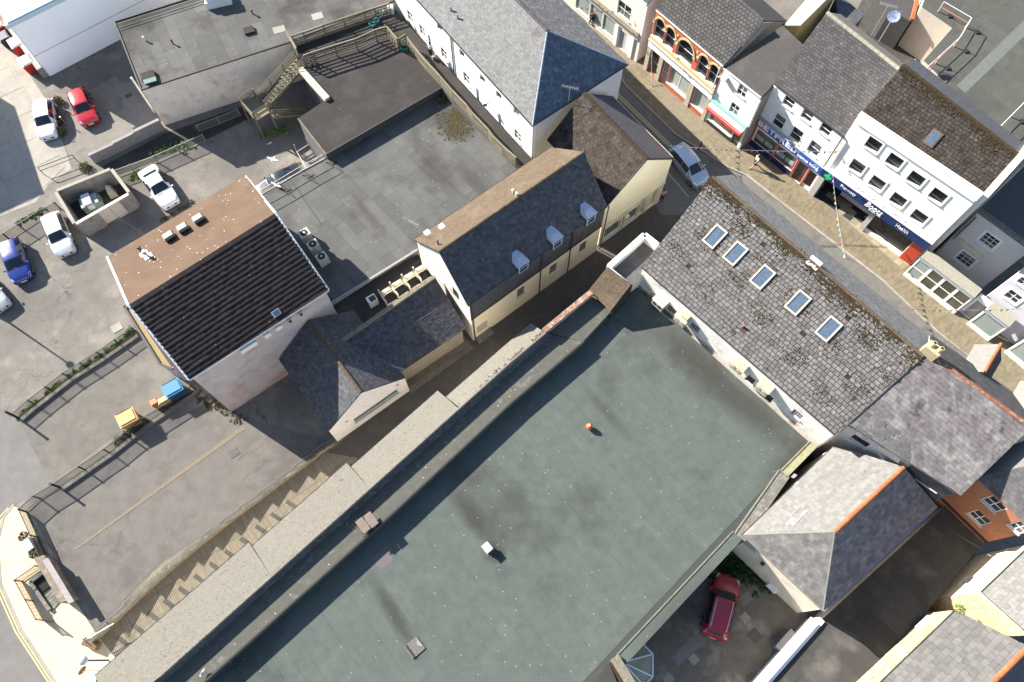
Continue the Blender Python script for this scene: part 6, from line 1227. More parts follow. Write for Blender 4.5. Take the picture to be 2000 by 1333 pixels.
    s=S[4]; MB().beam(Vector((X(.268),-w*.6,sec(S[4])[6][1]+.01)),Vector((X(.262),w*.05,sec(S[4])[7][1]+.02)),.03,.02).build('wiper',blackpl,t,local=True)
    return t
W1=(.72,.73,.74)
car('parked_car','white hatchback parked at the top beside the straggly shrubs',(94,270),(86,199),4.3,1.78,1.5,W1)
car('parked_car','red hatchback parked near the pale wall of the flat hall',(178,243),(150,178),4.2,1.76,1.48,(.38,.01,.018))
car('parked_car','white saloon beside the plant enclosure, nearest the brown roof',(336,402),(286,330),4.7,1.82,1.43,W1,kind='saloon')
car('parked_car','silver-white hatchback left of the plant enclosure',(130,497),(100,420),4.4,1.78,1.48,(.62,.64,.66),metal=.2)
car('parked_car','blue hatchback at the left edge of the car park',(46,550),(19,472),4.3,1.76,1.5,(.006,.022,.17))
car('parked_car','pale car cut off by the left edge below the blue hatchback',(1,598),(-45,545),4.3,1.76,1.48,(.5,.51,.52))
car('parked_car','dark car half hidden under the railed edge of the grey flat roof',(504,381),(588,336),4.4,1.78,1.45,(.012,.014,.02),kind='saloon')
car('silver_people_carrier','silver-blue people carrier driving along the street by the alley mouth',(1372,358),(1318,292),4.5,1.8,1.62,(.42,.48,.56),kind='mpv',metal=.4,zb=.02)
car('red_suv','dark red car with roof rails parked in the rear yard',(1421,1128),(1392,1243),4.45,1.84,1.6,(.36,.012,.03),kind='suv',rails=True,zb=.012)
# ---------------------------------------------------------------- bins
def bin4(name,label,x,y,ang,c_,lid,l=1.25,w=1.0,h=1.15,grp=None,ribs=0):
    p=P(x,y,.0); t=thing(name,p,label,'bin',grp); a=math.radians(ang); X=Vector((math.cos(a),math.sin(a),0)); Y=Vector((-math.sin(a),math.cos(a),0))
    lo=[p+X*i*l*.42+Y*j*w*.42+UP*.16 for i,j in ((-1,-1),(1,-1),(1,1),(-1,1))]; hi=[p+X*i*l*.5+Y*j*w*.5+UP*h for i,j in ((-1,-1),(1,-1),(1,1),(-1,1))]
    mb=MB(); mb.v=lo+hi; mb.f=[(0,1,5,4),(1,2,6,5),(2,3,7,6),(3,0,4,7),(4,5,6,7),(3,2,1,0)]; mb.r=[0]*6; mb.build('body',c_,t)
    mb=MB(); mb.prism([p+X*i*l*.53+Y*j*w*.53+UP*h for i,j in ((-1,-1),(1,-1),(1,1),(-1,1))],UP*.05)
    mb.v=[v for v in mb.v]; ld=mb.build('lid',lid,t)
    top=[p+X*i*l*.45+Y*j*w*.4+UP*(h+.05) for i,j in ((-1,-1),(1,-1),(1,1),(-1,1))]; MB().prism(top,UP*.07).build('lid_crown',lid,ld)
    for k in range(ribs): s=-.38+.76*k/(ribs-1); MB().beam(p+X*-l*.44+Y*w*s+UP*(h+.14),p+X*l*.44+Y*w*s+UP*(h+.14),.05,.03).build('rib',lid,ld)
    MB().cyl(p+Y*w*.5-X*l*.45+UP*(h+.05),p+Y*w*.5+X*l*.45+UP*(h+.05),.03,6).build('hinge_bar',blackpl,t)
    for i,j in ((-1,-1),(1,-1),(1,1),(-1,1)): q=p+X*i*l*.36+Y*j*w*.36+UP*.08; MB().cyl(q-Y*.03,q+Y*.03,.08,8).build('castor',tyre,t)
    return t
rb=paint('red_bin',(.5,.03,.02),.5); lidw=M('white_lid',(.62,.6,.55),(.5,.48,.44),4.,.6)
bin4('wheeled_bin','nearest red wheeled bin with ribbed white lid by the white wall',64,137,-52,rb,lidw,1.3,1.1,1.2,'red bins by the white wall',6)
bin4('wheeled_bin','second red bin with pale ribbed lid and two dark openings',44,101,-52,rb,lidw,1.3,1.1,1.2,'red bins by the white wall',6)
bin4('wheeled_bin','dark bin with a red front between the pale-lidded red bins',19,88,-52,M('navy_lid',(.03,.035,.06),None,1,.5),MATS['navy_lid'],1.2,1.0,1.1,'red bins by the white wall')
bin4('wheeled_bin','red skip-like bin with pink slotted lid at the left edge',6,66,-52,rb,M('pink_lid',(.75,.25,.2),(.7,.5,.42),14.,.6),1.4,1.2,1.2,'red bins by the white wall',4)
bin4('wheeled_bin','large blue lidded bin against the railings by the hall',349,768,33,paint('blue_bin',(.03,.17,.36),.6),MATS['blue_bin'],1.35,1.15,1.25,'bins along the terrace railings')
bin4('wheeled_bin','large orange-yellow lidded bin against the railings',262,825,33,M('amber_bin',(.5,.31,.12),(.43,.26,.1),3.,.6),MATS['amber_bin'],1.35,1.15,1.25,'bins along the terrace railings')
bin4('wheeled_bin','long yellow-topped bin beside the blue one',328,787,33,M('yellow_bin',(.5,.37,.12),(.5,.42,.22),5.,.6),MATS['yellow_bin'],1.0,.5,.8,'bins along the terrace railings')
bin4('wheeled_bin','small rust-red bin left of the yellow-topped one',310,792,33,paint('rust_bin',(.5,.16,.07),.6),MATS['rust_bin'],.55,.55,.85,'bins along the terrace railings')
# ---------------------------------------------------------------- metal railings
def railing(label,line,h=1.0,sp=.12,pstep=2.2,mat=blackm,z0=0.,grp='metal railings',name='railing',hs=None,br=.014,kick=.08):
    pts=[P(x,y,z0) for x,y in line]; t=thing(name,pts[0],label,'railing',grp); bal=MB(); k=0
    for i,(a,b) in enumerate(zip(pts[:-1],pts[1:])):
        L=(b-a).length; n=max(1,round(L/pstep)); d=(b-a)/n
        for j in range(n+1 if i==len(pts)-2 else n): MB().box(a+d*j,.08,.08,h+.06).build('post',mat,t)
        for zz in (kick,h-.03): MB().beam(a+UP*zz,b+UP*zz,.05,.045).build('rail',mat,t)
        m=int(L/sp)
        for j in range(1,m): q=a+(b-a)*(j/m); bal.prism([q+UP*kick+Vector(v) for v in ((-br,-br,0),(br,-br,0),(br,br,0),(-br,br,0))],h-kick-.03)
    bal.build('balusters',mat,t,kind='stuff'); return t
railing('black railing along the weedy bank between the two car parks',[(36,818),(68,790),(135,738),(200,697),(268,650)],1.0,.11,1.75)
railing('black railing behind the amber and blue bins',[(118,952),(215,885),(290,825),(345,790),(382,762)],1.05,.11,1.75)
railing('black railing from the terrace corner down to the pavement',[(118,952),(80,975),(52,1000)],1.05,.11,1.6)
railing('black railing bordering the pavement beside the terrace',[(52,1000),(75,1050),(92,1090)],1.05,.11,1.6)
railing('dark railing across the car park behind the silver hatchback',[(-10,487),(48,450),(86,425),(118,408)],1.0,.11,1.75)
railing('pale railing topping the sunken ditch wall, car-park side',[(215,352),(262,335),(308,318),(352,298),(402,276)],.95,.1,2.0,mat=M('grey_green_rail',(.2,.21,.18),None,1,.6))
railing('grey railing along the foot of the pale hall wall',[(390,258),(430,243),(470,226)],.95,.1,2.0,mat=MATS['grey_green_rail'])
kb=thing('low_bank_wall',P(150,735),'mossy low kerb wall under the bank railing','wall')
for a,b in (((40,822),(70,797)),((70,797),(138,744)),((138,744),(204,702)),((204,702),(270,656))): MB().beam(P(a[0],a[1],.1),P(b[0],b[1],.1),.3,.2).build('kerb',concd,kb)
kb2=thing('low_terrace_wall',P(240,880),'low kerb wall under the bin railing','wall')
for a,b in (((120,957),(218,889)),((218,889),(293,829)),((293,829),(384,767))): MB().beam(P(a[0],a[1],.1),P(b[0],b[1],.1),.28,.2).build('kerb',concd,kb2)
# big posts at the gateways
for x,y,h,lb in ((36,817,1.75,'tall black gate post at the left end of the bank railing'),(118,953,1.35,'black gate post at the lower end of the bin railing')):
    c=P(x,y); t=thing('gate_post',c,lb,'post','black gate posts'); MB().cyl(c,c+UP*h,.09,10).build('post',blackm,t); MB().cyl(c+UP*h,c+UP*(h+.05),.11,10).build('cap',blackm,t)
# retaining wall with stepped top beside the alley
rw=thing('stepped_retaining_wall',P(420,1060),'stepped stone retaining wall with iron railing panels above the alley','wall')
ia,ib=P(188,1258),P(655,868); nseg=13; cs=M('alley_wall_stone',(.25,.2,.14),(.18,.15,.11),6.,.95,.7,mid=(.32,.27,.2),midsc=3.); line=[(655,868),(560,940),(480,1000),(400,1062),(330,1120),(260,1185),(188,1256)]
lp=[P(x,y) for x,y in line]; seglens=[(b-a).length for a,b in zip(lp[:-1],lp[1:])]; tot=sum(seglens)
def onl(s):
    for (a,b),l in zip(zip(lp[:-1],lp[1:]),seglens):
        if s<=l: return a+(b-a)*(s/l)
        s-=l
    return lp[-1]
for k in range(nseg):
    a=onl(tot*(k+.0)/nseg); b=onl(tot*(k+1)/nseg-.001); h0,h1=.38,.72; s=(b-a).normalized().cross(UP)*.17
    MB().prism([a,b,b+UP*h1,a+UP*h0],s).build('wall',cs,rw); MB().prism([a-s*.15+UP*h0,b-s*.15+UP*h1,b+s*1.15+UP*h1,a+s*1.15+UP*h0],UP*.07).build('coping_stone',concd,rw)
    MB().beam(a+s*.5+UP*(h0+.85),b+s*.5+UP*(h1+.85),.04,.03).build('rail',M('dull_rail',(.16,.16,.14),None,1,.6),rw); MB().cyl(a+s*.5+UP*h0,a+s*.5+UP*(h0+.92),.025,6).build('post',blackm,rw)
    bal=MB(); n=int((b-a).length/.11)
    for j in range(1,n): q=a.lerp(b,j/n)+s*.5+UP*(h0+.07+(h1-h0)*j/n); bal.prism([q+Vector(v) for v in ((-.01,-.01,0),(.01,-.01,0),(.01,.01,0),(-.01,.01,0))],.77)
    bal.build('balusters',blackm,rw,kind='stuff')
# alley steps (risers across the sloping path)
for k in range(12):
    f_=k/11; a=P(230+330*f_,1245-265*f_,.012); b=P(262+330*f_,1270-270*f_,.012); MB().beam(a+UP*.02,b+UP*.02,.3,.04).build('step_edge',alleym,alley)
# stone sided stair well on the pavement
sw=thing('stairwell',P(95,1150),'open stairwell with mossy stone walls and railing on the buff pavement','stairwell'); dw=M('stairwell_shade',(.02,.022,.02),(.03,.035,.025),4.,.95)
ww_=[P(62,1138,.05),P(88,1118,.05),P(118,1172,.05),P(100,1192,.05)]; MB().prism([v+UP*.004 for v in ww_],.006).build('well',dw,sw)  # flat near-black sheet stands for the shade down the stairwell
for k in range(5): q0=ww_[2].lerp(ww_[1],k*.1); q1=ww_[3].lerp(ww_[0],k*.1); MB().beam(q0+UP*(.05-k*.007),q1+UP*(.05-k*.007),.22,.03).build('step',concd,sw)
MB().prism([P(84,1095,.0),P(104,1088,.0),P(155,1172,.0),P(135,1180,.0)],1.15).build('side_wall',M('dark_stone_block',(.2,.165,.12),(.14,.115,.09),6.,.95,.7,mid=(.3,.26,.22),midsc=3.),sw)
MB().prism([P(84,1095,1.16),P(95,1090,1.16),P(146,1175,1.16),P(135,1180,1.16)],.08).build('coping',M('lilac_coping',(.3,.27,.26),(.22,.2,.19),5.,.9,.5),sw)
for a,b in ((0,1),(0,3)): MB().beam(ww_[a]+UP*.15,ww_[b]+UP*.15,.25,.2).build('kerb',concd,sw)
railing('rusty railing guarding the stairwell on the buff pavement',[(84,1108),(44,1136),(86,1212),(104,1215)],1.0,.12,1.4,mat=rust,z0=.05)
pt=thing('planter',P(62,1060,.05),'grey trough planter with dry shrubs on the buff pavement','planter'); pa,pb=P(52,1048,.05),P(74,1085,.05); pd=(pb-pa).normalized(); MB().beam(pa+pd*.4+UP*.3,pb-pd*.4+UP*.3,.55,.6).build('trough',M('galvanised_trough',(.3,.33,.36),(.24,.27,.3),4.,.5),pt)
def clump(mb,c,r,h,n,sz=.09):
    for i in range(n):
        a=R.uniform(0,2*math.pi); d=r*math.sqrt(R.random()); q=Vector(c)+Vector((math.cos(a)*d,math.sin(a)*d,h*R.random()*(1-d/r*.5))); s=sz*R.uniform(.6,1.4)
        u=Vector((R.gauss(0,1),R.gauss(0,1),R.gauss(0,.6))).normalized(); v=u.orthogonal().normalized(); mb.cur=R.random()
        i0=len(mb.v); mb.v+=[q-u*s,q+v*s*.5,q+u*s,q-v*s*.5]; mb.f.append((i0,i0+1,i0+2,i0+3)); mb.r.append(mb.cur)
for c in (pa+pd*.1,pb-pd*.1):
    mb=MB(); clump(mb,c+UP*.35,.35,.45,180); mb.build('shrub',drym,pt)
# end piece of the terrace railing
er_=thing('end_barrier',P(185,1250),'pale tubular barrier with boxed timber end at the foot of the alley wall','barrier')
for h in (.5,1.): MB().tube([P(168,1250,h),P(222,1218,h)],.03).build('rail',rail,er_)
for q in ((170,1249),(195,1234),(220,1219)): MB().cyl(P(*q),P(*q)+UP*1.,.03,6).build('post',rail,er_)
bx('timber_end',M('dark_timber',(.16,.1,.06),(.1,.065,.04),8.,.9),er_,P(183,1258),1.1,.5,.55,((P(200,1262)-P(170,1250)).normalized(),(P(200,1262)-P(170,1250)).normalized().cross(UP),UP))
# lamp column and round sign at the bottom
c=P(212,1290); lp_=thing('globe_lamp',c,'grey domed lamp on a bracket by the corner of the chip-surfaced roof','lamp'); MB().cyl(c,c+UP*3.2,.06,8).build('column',gut,lp_); MB().ball(c+UP*3.3,.3,.3,.22,14,8).build('dome',M('grey_dome',(.28,.3,.33),None,1,.3),lp_,smooth=True)
c=P(196,1310,.05); rs=thing('round_sign',c,'small round red-brown sign on a thin post at the bottom edge','sign'); MB().cyl(c,c+UP*2.4,.03,6).build('post',rail,rs); MB().cyl(c+UP*2.3+Vector((-.02,.03,0)),c+UP*2.3+Vector((-.06,.05,.0)),.3,20).build('disc',rust,rs)
# lamp post just off the left edge whose shadow lies across the car park
tp=P(137,713); hL=5.2; bl=tp+Vector((sd.x,sd.y,0)).normalized()*hL/math.tan(SUN_EL); c=Vector((bl.x,bl.y,0)); lpost=thing('street_lamp',c,'lamp column at the left edge, its long shadow crossing the rough car park','lamp post'); MB().cyl(c,c+UP*hL,.09,10,.06).build('column',rail,lpost); MB().ball(c+UP*hL,.3,.3,.15,12,6).build('lantern',acm,lpost)
# ---------------------------------------------------------------- plant enclosure
en=thing('plant_enclosure',P(185,410),'roofless grey-walled plant enclosure with pale double doors in the car park','enclosure'); hz=1.95; grw=M('grey_enclosure_wall',(.3,.28,.25),(.22,.205,.185),2.,.95,.5,mid=(.15,.14,.13),midsc=2.,midlo=.55,midhi=.7)
ec=[P(112,375,hz),P(216,333,hz),P(250,378,hz),P(148,436,hz)]; ebt=[Vector((v.x,v.y,0)) for v in ec]
for i in range(4):
    a,b=ec[i],ec[(i+1)%4]; L_=(b-a).length; d=(b-a).normalized()
    if i==2:
        for f0,f1 in ((0,.2),(.62,1)): p=a.lerp(b,f0); q=a.lerp(b,f1); MB().prism([p,q,Vector((q.x,q.y,0)),Vector((p.x,p.y,0))],d.cross(UP)*-.22).build('wall',grw,en)
        for k in range(2): p=a.lerp(b,.2+.21*k+.004); q=a.lerp(b,.41+.21*k-.004); dd_=MB().prism([p,q,Vector((q.x,q.y,.08)),Vector((p.x,p.y,.08))],d.cross(UP)*-.08).build('door',M('cream_door',(.62,.57,.46),(.56,.51,.42),2.,.7),en); 
        p=a.lerp(b,.33); bx('notice',M('yellow_notice',(.5,.4,.05),None,1,.6),en,Vector((p.x,p.y,1.1))+d.cross(UP)*.02,.28,.02,.25,(d,d.cross(UP),UP))
    else: MB().prism([a,b,Vector((b.x,b.y,0)),Vector((a.x,a.y,0))],d.cross(UP)*-.22).build('wall',grw,en)
    if i!=2: MB().beam(a+d.cross(UP)*-.11+UP*.03,b+d.cross(UP)*-.11+UP*.03,.28,.08).build('coping',conc,en)
    else:
        MB().beam(a+d.cross(UP)*-.11+UP*.03,b+d.cross(UP)*-.11+UP*.03,.26,.08).build('coping',M('pale_lintel',(.5,.48,.42),None,1,.8),en)
MB().prism([v+UP*.02 for v in ebt],.01).build('floor',feltd,en)
tx=(ec[1]-ec[0]).normalized(); ty=tx.cross(UP); c=P(184,404,.05); tr=thing('transformer',c,'grey-green transformer cabinet inside the plant enclosure','transformer'); gg=M('grey_green_cabinet',(.25,.32,.31),(.2,.27,.27),3.,.6)
MB().box(c,1.5,1.1,1.0,(tx,ty,UP)).build('tank',gg,tr); MB().box(c-tx*.1+UP*1.,.7,1.2,.25,(tx,ty,UP)).build('top_box',M('pale_cabinet',(.5,.52,.5),None,1,.6),tr)
for k in range(6): MB().box(c+tx*(.82)+ty*(-.45+k*.18),.14,.04,.85,(tx,ty,UP)).build('fin',gg,tr)
MB().box(c+ty*.5+UP*.6,.5,.5,.5,(tx,ty,UP)).build('hood',plast,tr)
c=P(222,380,.05); cv=thing('covered_unit',c,'beige sheeted unit in the corner of the plant enclosure','unit'); mb=MB(); 
q=[c+tx*a*.35+ty*b*.4 for a,b in ((-1,-1),(1,-1),(1,1),(-1,1))]; mb.v=q+[v*1.0+UP*.9 for v in [c+tx*a*.25+ty*b*.3 for a,b in ((-1,-1),(1,-1),(1,1),(-1,1))]]+[c-tx*.1-ty*.2+UP*1.25]; mb.f=[(0,1,5,4),(1,2,6,5),(2,3,7,6),(3,0,4,7),(4,5,8),(5,6,8),(6,7,8),(7,4,8)]; mb.r=[0]*8; mb.build('sheet',M('beige_sheet',(.45,.4,.33),(.38,.34,.28),3.,.9),cv)
# U barrier, ditch wall, concrete ramp
ub=thing('hoop_barrier',P(105,350),'rusty hoop barrier on the concrete lane','barrier'); a,b=P(86,341),P(152,316)
MB().tube([P(86,341),P(86,341)+UP*1.0,P(152,316)+UP*1.0,P(152,316)],.035).tube([P(86,341)+UP*.55,P(152,316)+UP*.55],.03).build('hoop',rust,ub); MB().box(P(112,357),.12,.12,.04).build('base',rust,ub)
dwl=thing('ditch_wall',P(250,290),'grey retaining wall stepping down beside the sunken ditch','wall')
for a,b,h in (((185,318),(232,296),1.15),((232,296),(272,276),1.25),((272,276),(322,252),1.35)): pA,pB=P(a[0],a[1],0),P(b[0],b[1],0); MB().beam(pA+UP*h/2,pB+UP*h/2,.3,h).build('wall',M('lilac_concrete',(.27,.25,.25),(.2,.19,.19),2.,.95,.5),dwl)
gsheet('ditch_floor',[(200,325),(320,262),(480,205),(500,225),(400,275),(215,350)],.009,feltd)
gsheet('upper_car_park',[(105,215),(225,150),(262,185),(320,246),(185,312),(140,325)],.006,M('pale_car_park',(.24,.22,.19),(.19,.175,.155),1.2,.95,.5,50,big=(.14,.13,.12),bigsc=.3))
gsheet('concrete_ramp',[(225,165),(258,160),(318,245),(264,265)],.014,M('ramp_concrete',(.2,.19,.17),(.16,.15,.14),2.,.9,.3))
plate('inspection_cover',251,187,.6,.5,30,rust,'rusty square cover in the shaded concrete ramp')
bar=[((107,242),(118,330)),((123,285),(132,320))]
# roof edge guard rail on the grey flat roof
rg=thing('roof_guard_rail',P(600,330,Z2),'pale guard rail with counterweights along the grey flat roof edge','railing')
r0=[P(506,392,Z2),P(546,370,Z2),P(590,343,Z2),P(636,318,Z2)]
for h in (.55,1.1): MB().tube([p+UP*h for p in r0],.025).build('rail',railw,rg)
for p in r0[1:]: MB().cyl(p,p+UP*1.1,.025,6).build('post',railw,rg); MB().tube([p+UP*.05,p+Vector((.75,-.1,.05)),p+UP*1.05],.02).build('brace',gut,rg); MB().box(p+Vector((.75,-.1,0)),.5,.16,.08,((P(600,330)-P(560,352)).normalized(),(P(600,330)-P(560,352)).normalized().cross(UP),UP)).build('counterweight',gut,rg)
r1=thing('ladder_cage_rail',P(592,318),'white handrail of the small external stair below the mural','railing'); 
for h in (.55,1.05): MB().tube([P(598,329,h),P(580,297,h),P(602,283,h)],.025).build('rail',railw,r1)
for q in ((598,329),(580,297),(602,283)): MB().cyl(P(*q),P(*q)+UP*1.05,.025,6).build('post',railw,r1)
# aerials
def aerial(label,x,y,z,h,ang,n=8,tilt=.0,base=None,grp='roof aerials'):
    c=P(x,y,z) if base is None else base; t=thing('tv_aerial',c,label,'aerial',grp); MB().cyl(c,c+UP*h,.022,6).build('mast',rail,t); a=math.radians(ang); d=Vector((math.cos(a),math.sin(a),tilt)).normalized(); e=d.cross(UP).normalized()
    MB().cyl(c+UP*h-d*.7,c+UP*h+d*.7,.014,5).build('boom',rail,t)
    for k in range(n): q=c+UP*h+d*(-.65+1.3*k/(n-1)); l=.17+.05*((n-k)/n); MB().cyl(q-e*l,q+e*l,.009,4).build('element',rail,t); MB().cyl(q-UP*.09,q+UP*.09,.008,4).build('stub',rail,t) if k>n-4 else None
    return t
aerial('bent television aerial on the cream gable beside the flat roof',809,463,6.4,2.2,150,9,grp='roof aerials')
aerial('red-masted double aerial on the hipped end of the white building',1110,205,8.3,2.0,165,10)
aerial('large aerial at the back wall between bleached hip roof and purple slates',1735,905,5.6,1.6,-20,11)
aerial('aerial on a long mast in the dark yard behind the betting shop',1701,70,8.2,3.2,-20,10)
c=P(1716,82,8.3); t=thing('satellite_dish',c,'blue-grey satellite dish on a long pole behind the betting shop','dish'); MB().cyl(c,c+UP*2.6,.04,8).build('pole',rail,t)
mb=MB(); cc=c+UP*2.7; nn=Vector((-.2,-.35,.9)).normalized(); xx=nn.orthogonal().normalized(); yy=nn.cross(xx); ringv=[]
for rr,dz in ((0,-.12),(.25,-.07),(.5,0)): ringv.append([cc+xx*math.cos(k*math.pi/8)*rr+yy*math.sin(k*math.pi/8)*rr+nn*dz for k in range(16)])
for A_,B_ in zip(ringv[:-1],ringv[1:]):
    for k in range(16): mb.poly([A_[k],A_[(k+1)%16],B_[(k+1)%16],B_[k]])
mb.build('dish',M('blue_grey_dish',(.25,.3,.42),None,1,.5),t)
for k in range(8): MB().beam(cc+nn*.005,cc+xx*math.cos(k*math.pi/4)*.48+yy*math.sin(k*math.pi/4)*.48+nn*.02,.015,.01).build('rib',gut,t)
# ---------------------------------------------------------------- weeds
def weeds(line,n,w,mat,name,z=0.,h=.25,sz=.08,per=14):
    mb=MB(); pts=[P(x,y,z) for x,y in line]
    for i in range(n):
        k=R.randrange(len(pts)-1); q=pts[k].lerp(pts[k+1],R.random())+Vector((R.gauss(0,w),R.gauss(0,w),0)); clump(mb,q,R.uniform(.08,.25),h*R.uniform(.4,1.2),per,sz)
    return mb.build(name,mat,kind='stuff')
weeds([(50,808),(75,785),(140,732),(205,690),(272,645)],130,.12,leafm,'bank_weeds'); weeds([(40,815),(140,740),(270,650)],160,.14,drym,'dry_bank_growth',h=.18)
weeds([(300,300),(340,285),(372,290)],40,.3,leafm,'ditch_weeds'); weeds([(255,350),(270,335),(268,352)],14,.2,leafm,'ditch_edge_weeds')
weeds([(512,270),(545,255),(560,250)],40,.3,leafm,'stair_weeds'); weeds([(572,330),(583,322)],10,.12,leafm,'yellow_green_weed',h=.35)
weeds([(225,865),(235,855),(262,838)],26,.12,M('grey_green_leaf',(.12,.14,.07),(.09,.1,.05),9.,.8,rnd=.3),'railing_shrub',h=.6); weeds([(150,935),(230,880)],30,.08,leafm,'railing_weeds',h=.15)
weeds([(1395,1095),(1440,1085),(1470,1125),(1420,1100)],260,.55,leafd,'ivy_bank',h=.35,sz=.1,per=18); weeds([(1440,1080),(1500,1150)],60,.2,leafd,'wall_foot_ivy',h=.3); weeds([(470,820),(385,775)],60,.25,drym,'dry_terrace_growth',h=.1); 
weeds([(846,178),(858,190),(870,200)],60,.25,drym,'deck_corner_growth',z=Z2+.03,h=.35); 
weeds([(30,440),(90,410)],40,.15,leafm,'railing_foot_weeds',h=.12); weeds([(310,435),(380,395)],30,.06,drym,'hall_edge_growth',h=.12); weeds([(240,660),(258,640)],20,.12,leafm,'porch_weeds')
def shrub(label,x,y,h,r,mat=None,name='shrub',z=0.,n=420,grp=None):
    c=P(x,y,z); t=thing(name,c,label,'shrub',grp); mb=MB()
    for k in range(5): a=R.uniform(0,6.28); MB().cyl(c,c+Vector((math.cos(a)*r*.5,math.sin(a)*r*.5,h*.8)),.015,5,.006).build('stem',drym,t)
    clump(mb,c,r,h,n,.07); mb.build('foliage',mat or drym,t); return t
og=M('olive_leaf',(.1,.105,.035),(.07,.08,.03),8.,.85,rnd=.35)
shrub('straggly yellow-green shrub beside the upper white hatchback',118,240,1.1,.45,og); shrub('second straggly shrub, nearer the front of the white hatchback',122,262,1.0,.45,og); shrub('brownish shrub at the tail of the white hatchback',116,200,.9,.4,og); shrub('dark shrub growing at the end of the ditch wall',168,330,.8,.5,og); shrub('green plant sprouting at the stone house eaves',1872,1190,.6,.35,leafm,z=5.5,n=160,name='eaves_plant')
shrub('small bush at the foot of the deck above the flat roof',858,178,.9,.45,og,z=Z2)
# posts by the shrubs
for x,y,lb in ((139,240,'leaning bollard post between shrubs and red hatchback'),(123,205,'leaning post at the upper end of the shrubs')):
    c=P(x-10,y+3); t=thing('post',c,lb,'post','posts by the shrubs'); MB().cyl(c,c+UP*1.,.05,8).build('shaft',rail,t); MB().cyl(c+UP*1.,c+UP*1.04,.06,8).build('cap',rail,t)
# droppings and moss specks on roofs are part of the materials; a few clutter pieces on the deck
def clutter(name,label,x,y,z,mat,kind,cat):
    c=P(x,y,z); t=thing(name,c,label,cat)
    if kind=='crate':
        for s in (-1,1): MB().box(c+Vector((s*.28,0,0)),.03,.4,.3).build('side',mat,t); MB().box(c+Vector((0,s*.19,0)),.55,.03,.3).build('side',mat,t)
        for k in range(4): MB().box(c+Vector((-.2+k*.13,0,.01)),.05,.36,.02).build('slat',mat,t)
    elif kind=='tub': MB().cyl(c,c+UP*.3,.2,14,.26).build('tub',mat,t); MB().cyl(c+UP*.301,c+UP*.305,.22,14).build('water',cglass,t)
    elif kind=='box': MB().box(c,.5,.45,.75).build('body',mat,t); MB().box(c+UP*.75,.53,.48,.04).build('lid',plast,t)
    return t
clutter('plastic_crate','green plastic crate by the walkway fence',789,97,Z3+.02,paint('crate_green',(.02,.2,.1)),'crate','crate'); clutter('teal_tub','teal tub among the clutter at the deck end',736,44,Z3+.02,paint('teal_plastic',(.02,.3,.32)),'tub','tub'); clutter('blue_tray','small turquoise tub lying nearer the fence shadows',727,51,Z3+.02,paint('turq_plastic',(.05,.42,.45)),'tub','tub'); clutter('storage_box','pale blue storage box against the white building corner',764,26,Z3+.02,paint('pale_blue_box',(.45,.55,.65)),'box','box')
bk_=thing('bicycle',P(745,38,Z3),'bicycle leaning among pots at the deck end','bicycle'); c=P(745,40,Z3+.02); d=Vector((.9,.42,0)).normalized()
def torus(mb,c,ax,r,th,n=18):
    x=ax.orthogonal().normalized(); y=ax.cross(x); pts=[c+x*math.cos(2*math.pi*k/n)*r+y*math.sin(2*math.pi*k/n)*r for k in range(n+1)]; mb.tube(pts,th,5)
for s,nm in ((-.5,'wheel'),(.5,'wheel')): mb=MB(); torus(mb,c+d*s+UP*.34,d.cross(UP)+UP*.2,.33,.02); mb.build(nm,tyre,bk_)
MB().tube([c-d*.5+UP*.34,c-d*.15+UP*.85,c+d*.35+UP*.85,c+d*.5+UP*.34],.02).tube([c+d*.35+UP*.85,c+UP*.3,c-d*.15+UP*.85],.02).tube([c-d*.5+UP*.34,c+UP*.3],.016).build('frame',paint('bike_teal',(.1,.35,.3)),bk_); MB().box(c-d*.18+UP*.92,.22,.12,.05,(d,d.cross(UP),UP)).build('saddle',blackpl,bk_); MB().tube([c+d*.35+UP*1.-d.cross(UP)*.25,c+d.cross(UP)*.25+d*.35+UP*1.],.014).tube([c+d*.35+UP*.85,c+d*.35+UP*1.],.014).build('handlebar',rail,bk_)
# ---------------------------------------------------------------- bunting
flagc=[('red',(.6,.03,.03)),('white',(.75,.75,.75)),('blue',(.04,.12,.5)),('yellow',(.65,.55,.05)),('green',(.03,.4,.15)),('pink',(.7,.15,.4)),('purple',(.2,.05,.4)),('teal',(.03,.4,.45)),('orange',(.65,.2,.03))]
fm_=[paint('flag_'+n,c,.8) for n,c in flagc]; strg=M('bunting_string',(.3,.3,.28),None,1,.9)
def bunting(label,a,b,n,sag=.35,grp='strings of pennants over the street'):
    A_,B_=P(*a),P(*b); t=thing('bunting',A_,label,'bunting',grp); pts=[]
    for k in range(n*2+1): f=k/(n*2); pts.append(A_.lerp(B_,f)-UP*sag*4*f*(1-f))
    MB().tube(pts,.012,4).build('string',strg,t); d=(B_-A_); d.z=0; d.normalize()
    for k in range(n):
        q=pts[2*k+1]; tl=Vector((R.gauss(0,.12),R.gauss(0,.12),-1)).normalized(); nn=d.cross(tl).normalized(); w=.12; h=.27
        MB().prism([q-d*w,q+d*w,q+tl*h],nn*.006).build('pennant',fm_[R.randrange(9)],t)
bunting('pennant string at the top crossing to the cream shop',(1122,12,5.2),(1264,20,5.2),14)
bunting('pennant string hanging toward the cream block from the brick arcade',(1276,30,6.2),(1271,252,6.0),19)
bunting('long pennant string across the front of the betting shop',(1305,285,6.2),(1648,296,6.2),34,.25)
bunting('pennant string from the green cross down to the speckled roof',(1624,305,6.0),(1651,505,6.2),19)
bunting('pennant string at the right edge above the shopfronts',(1770,603,6.2),(2010,602,5.8),22)
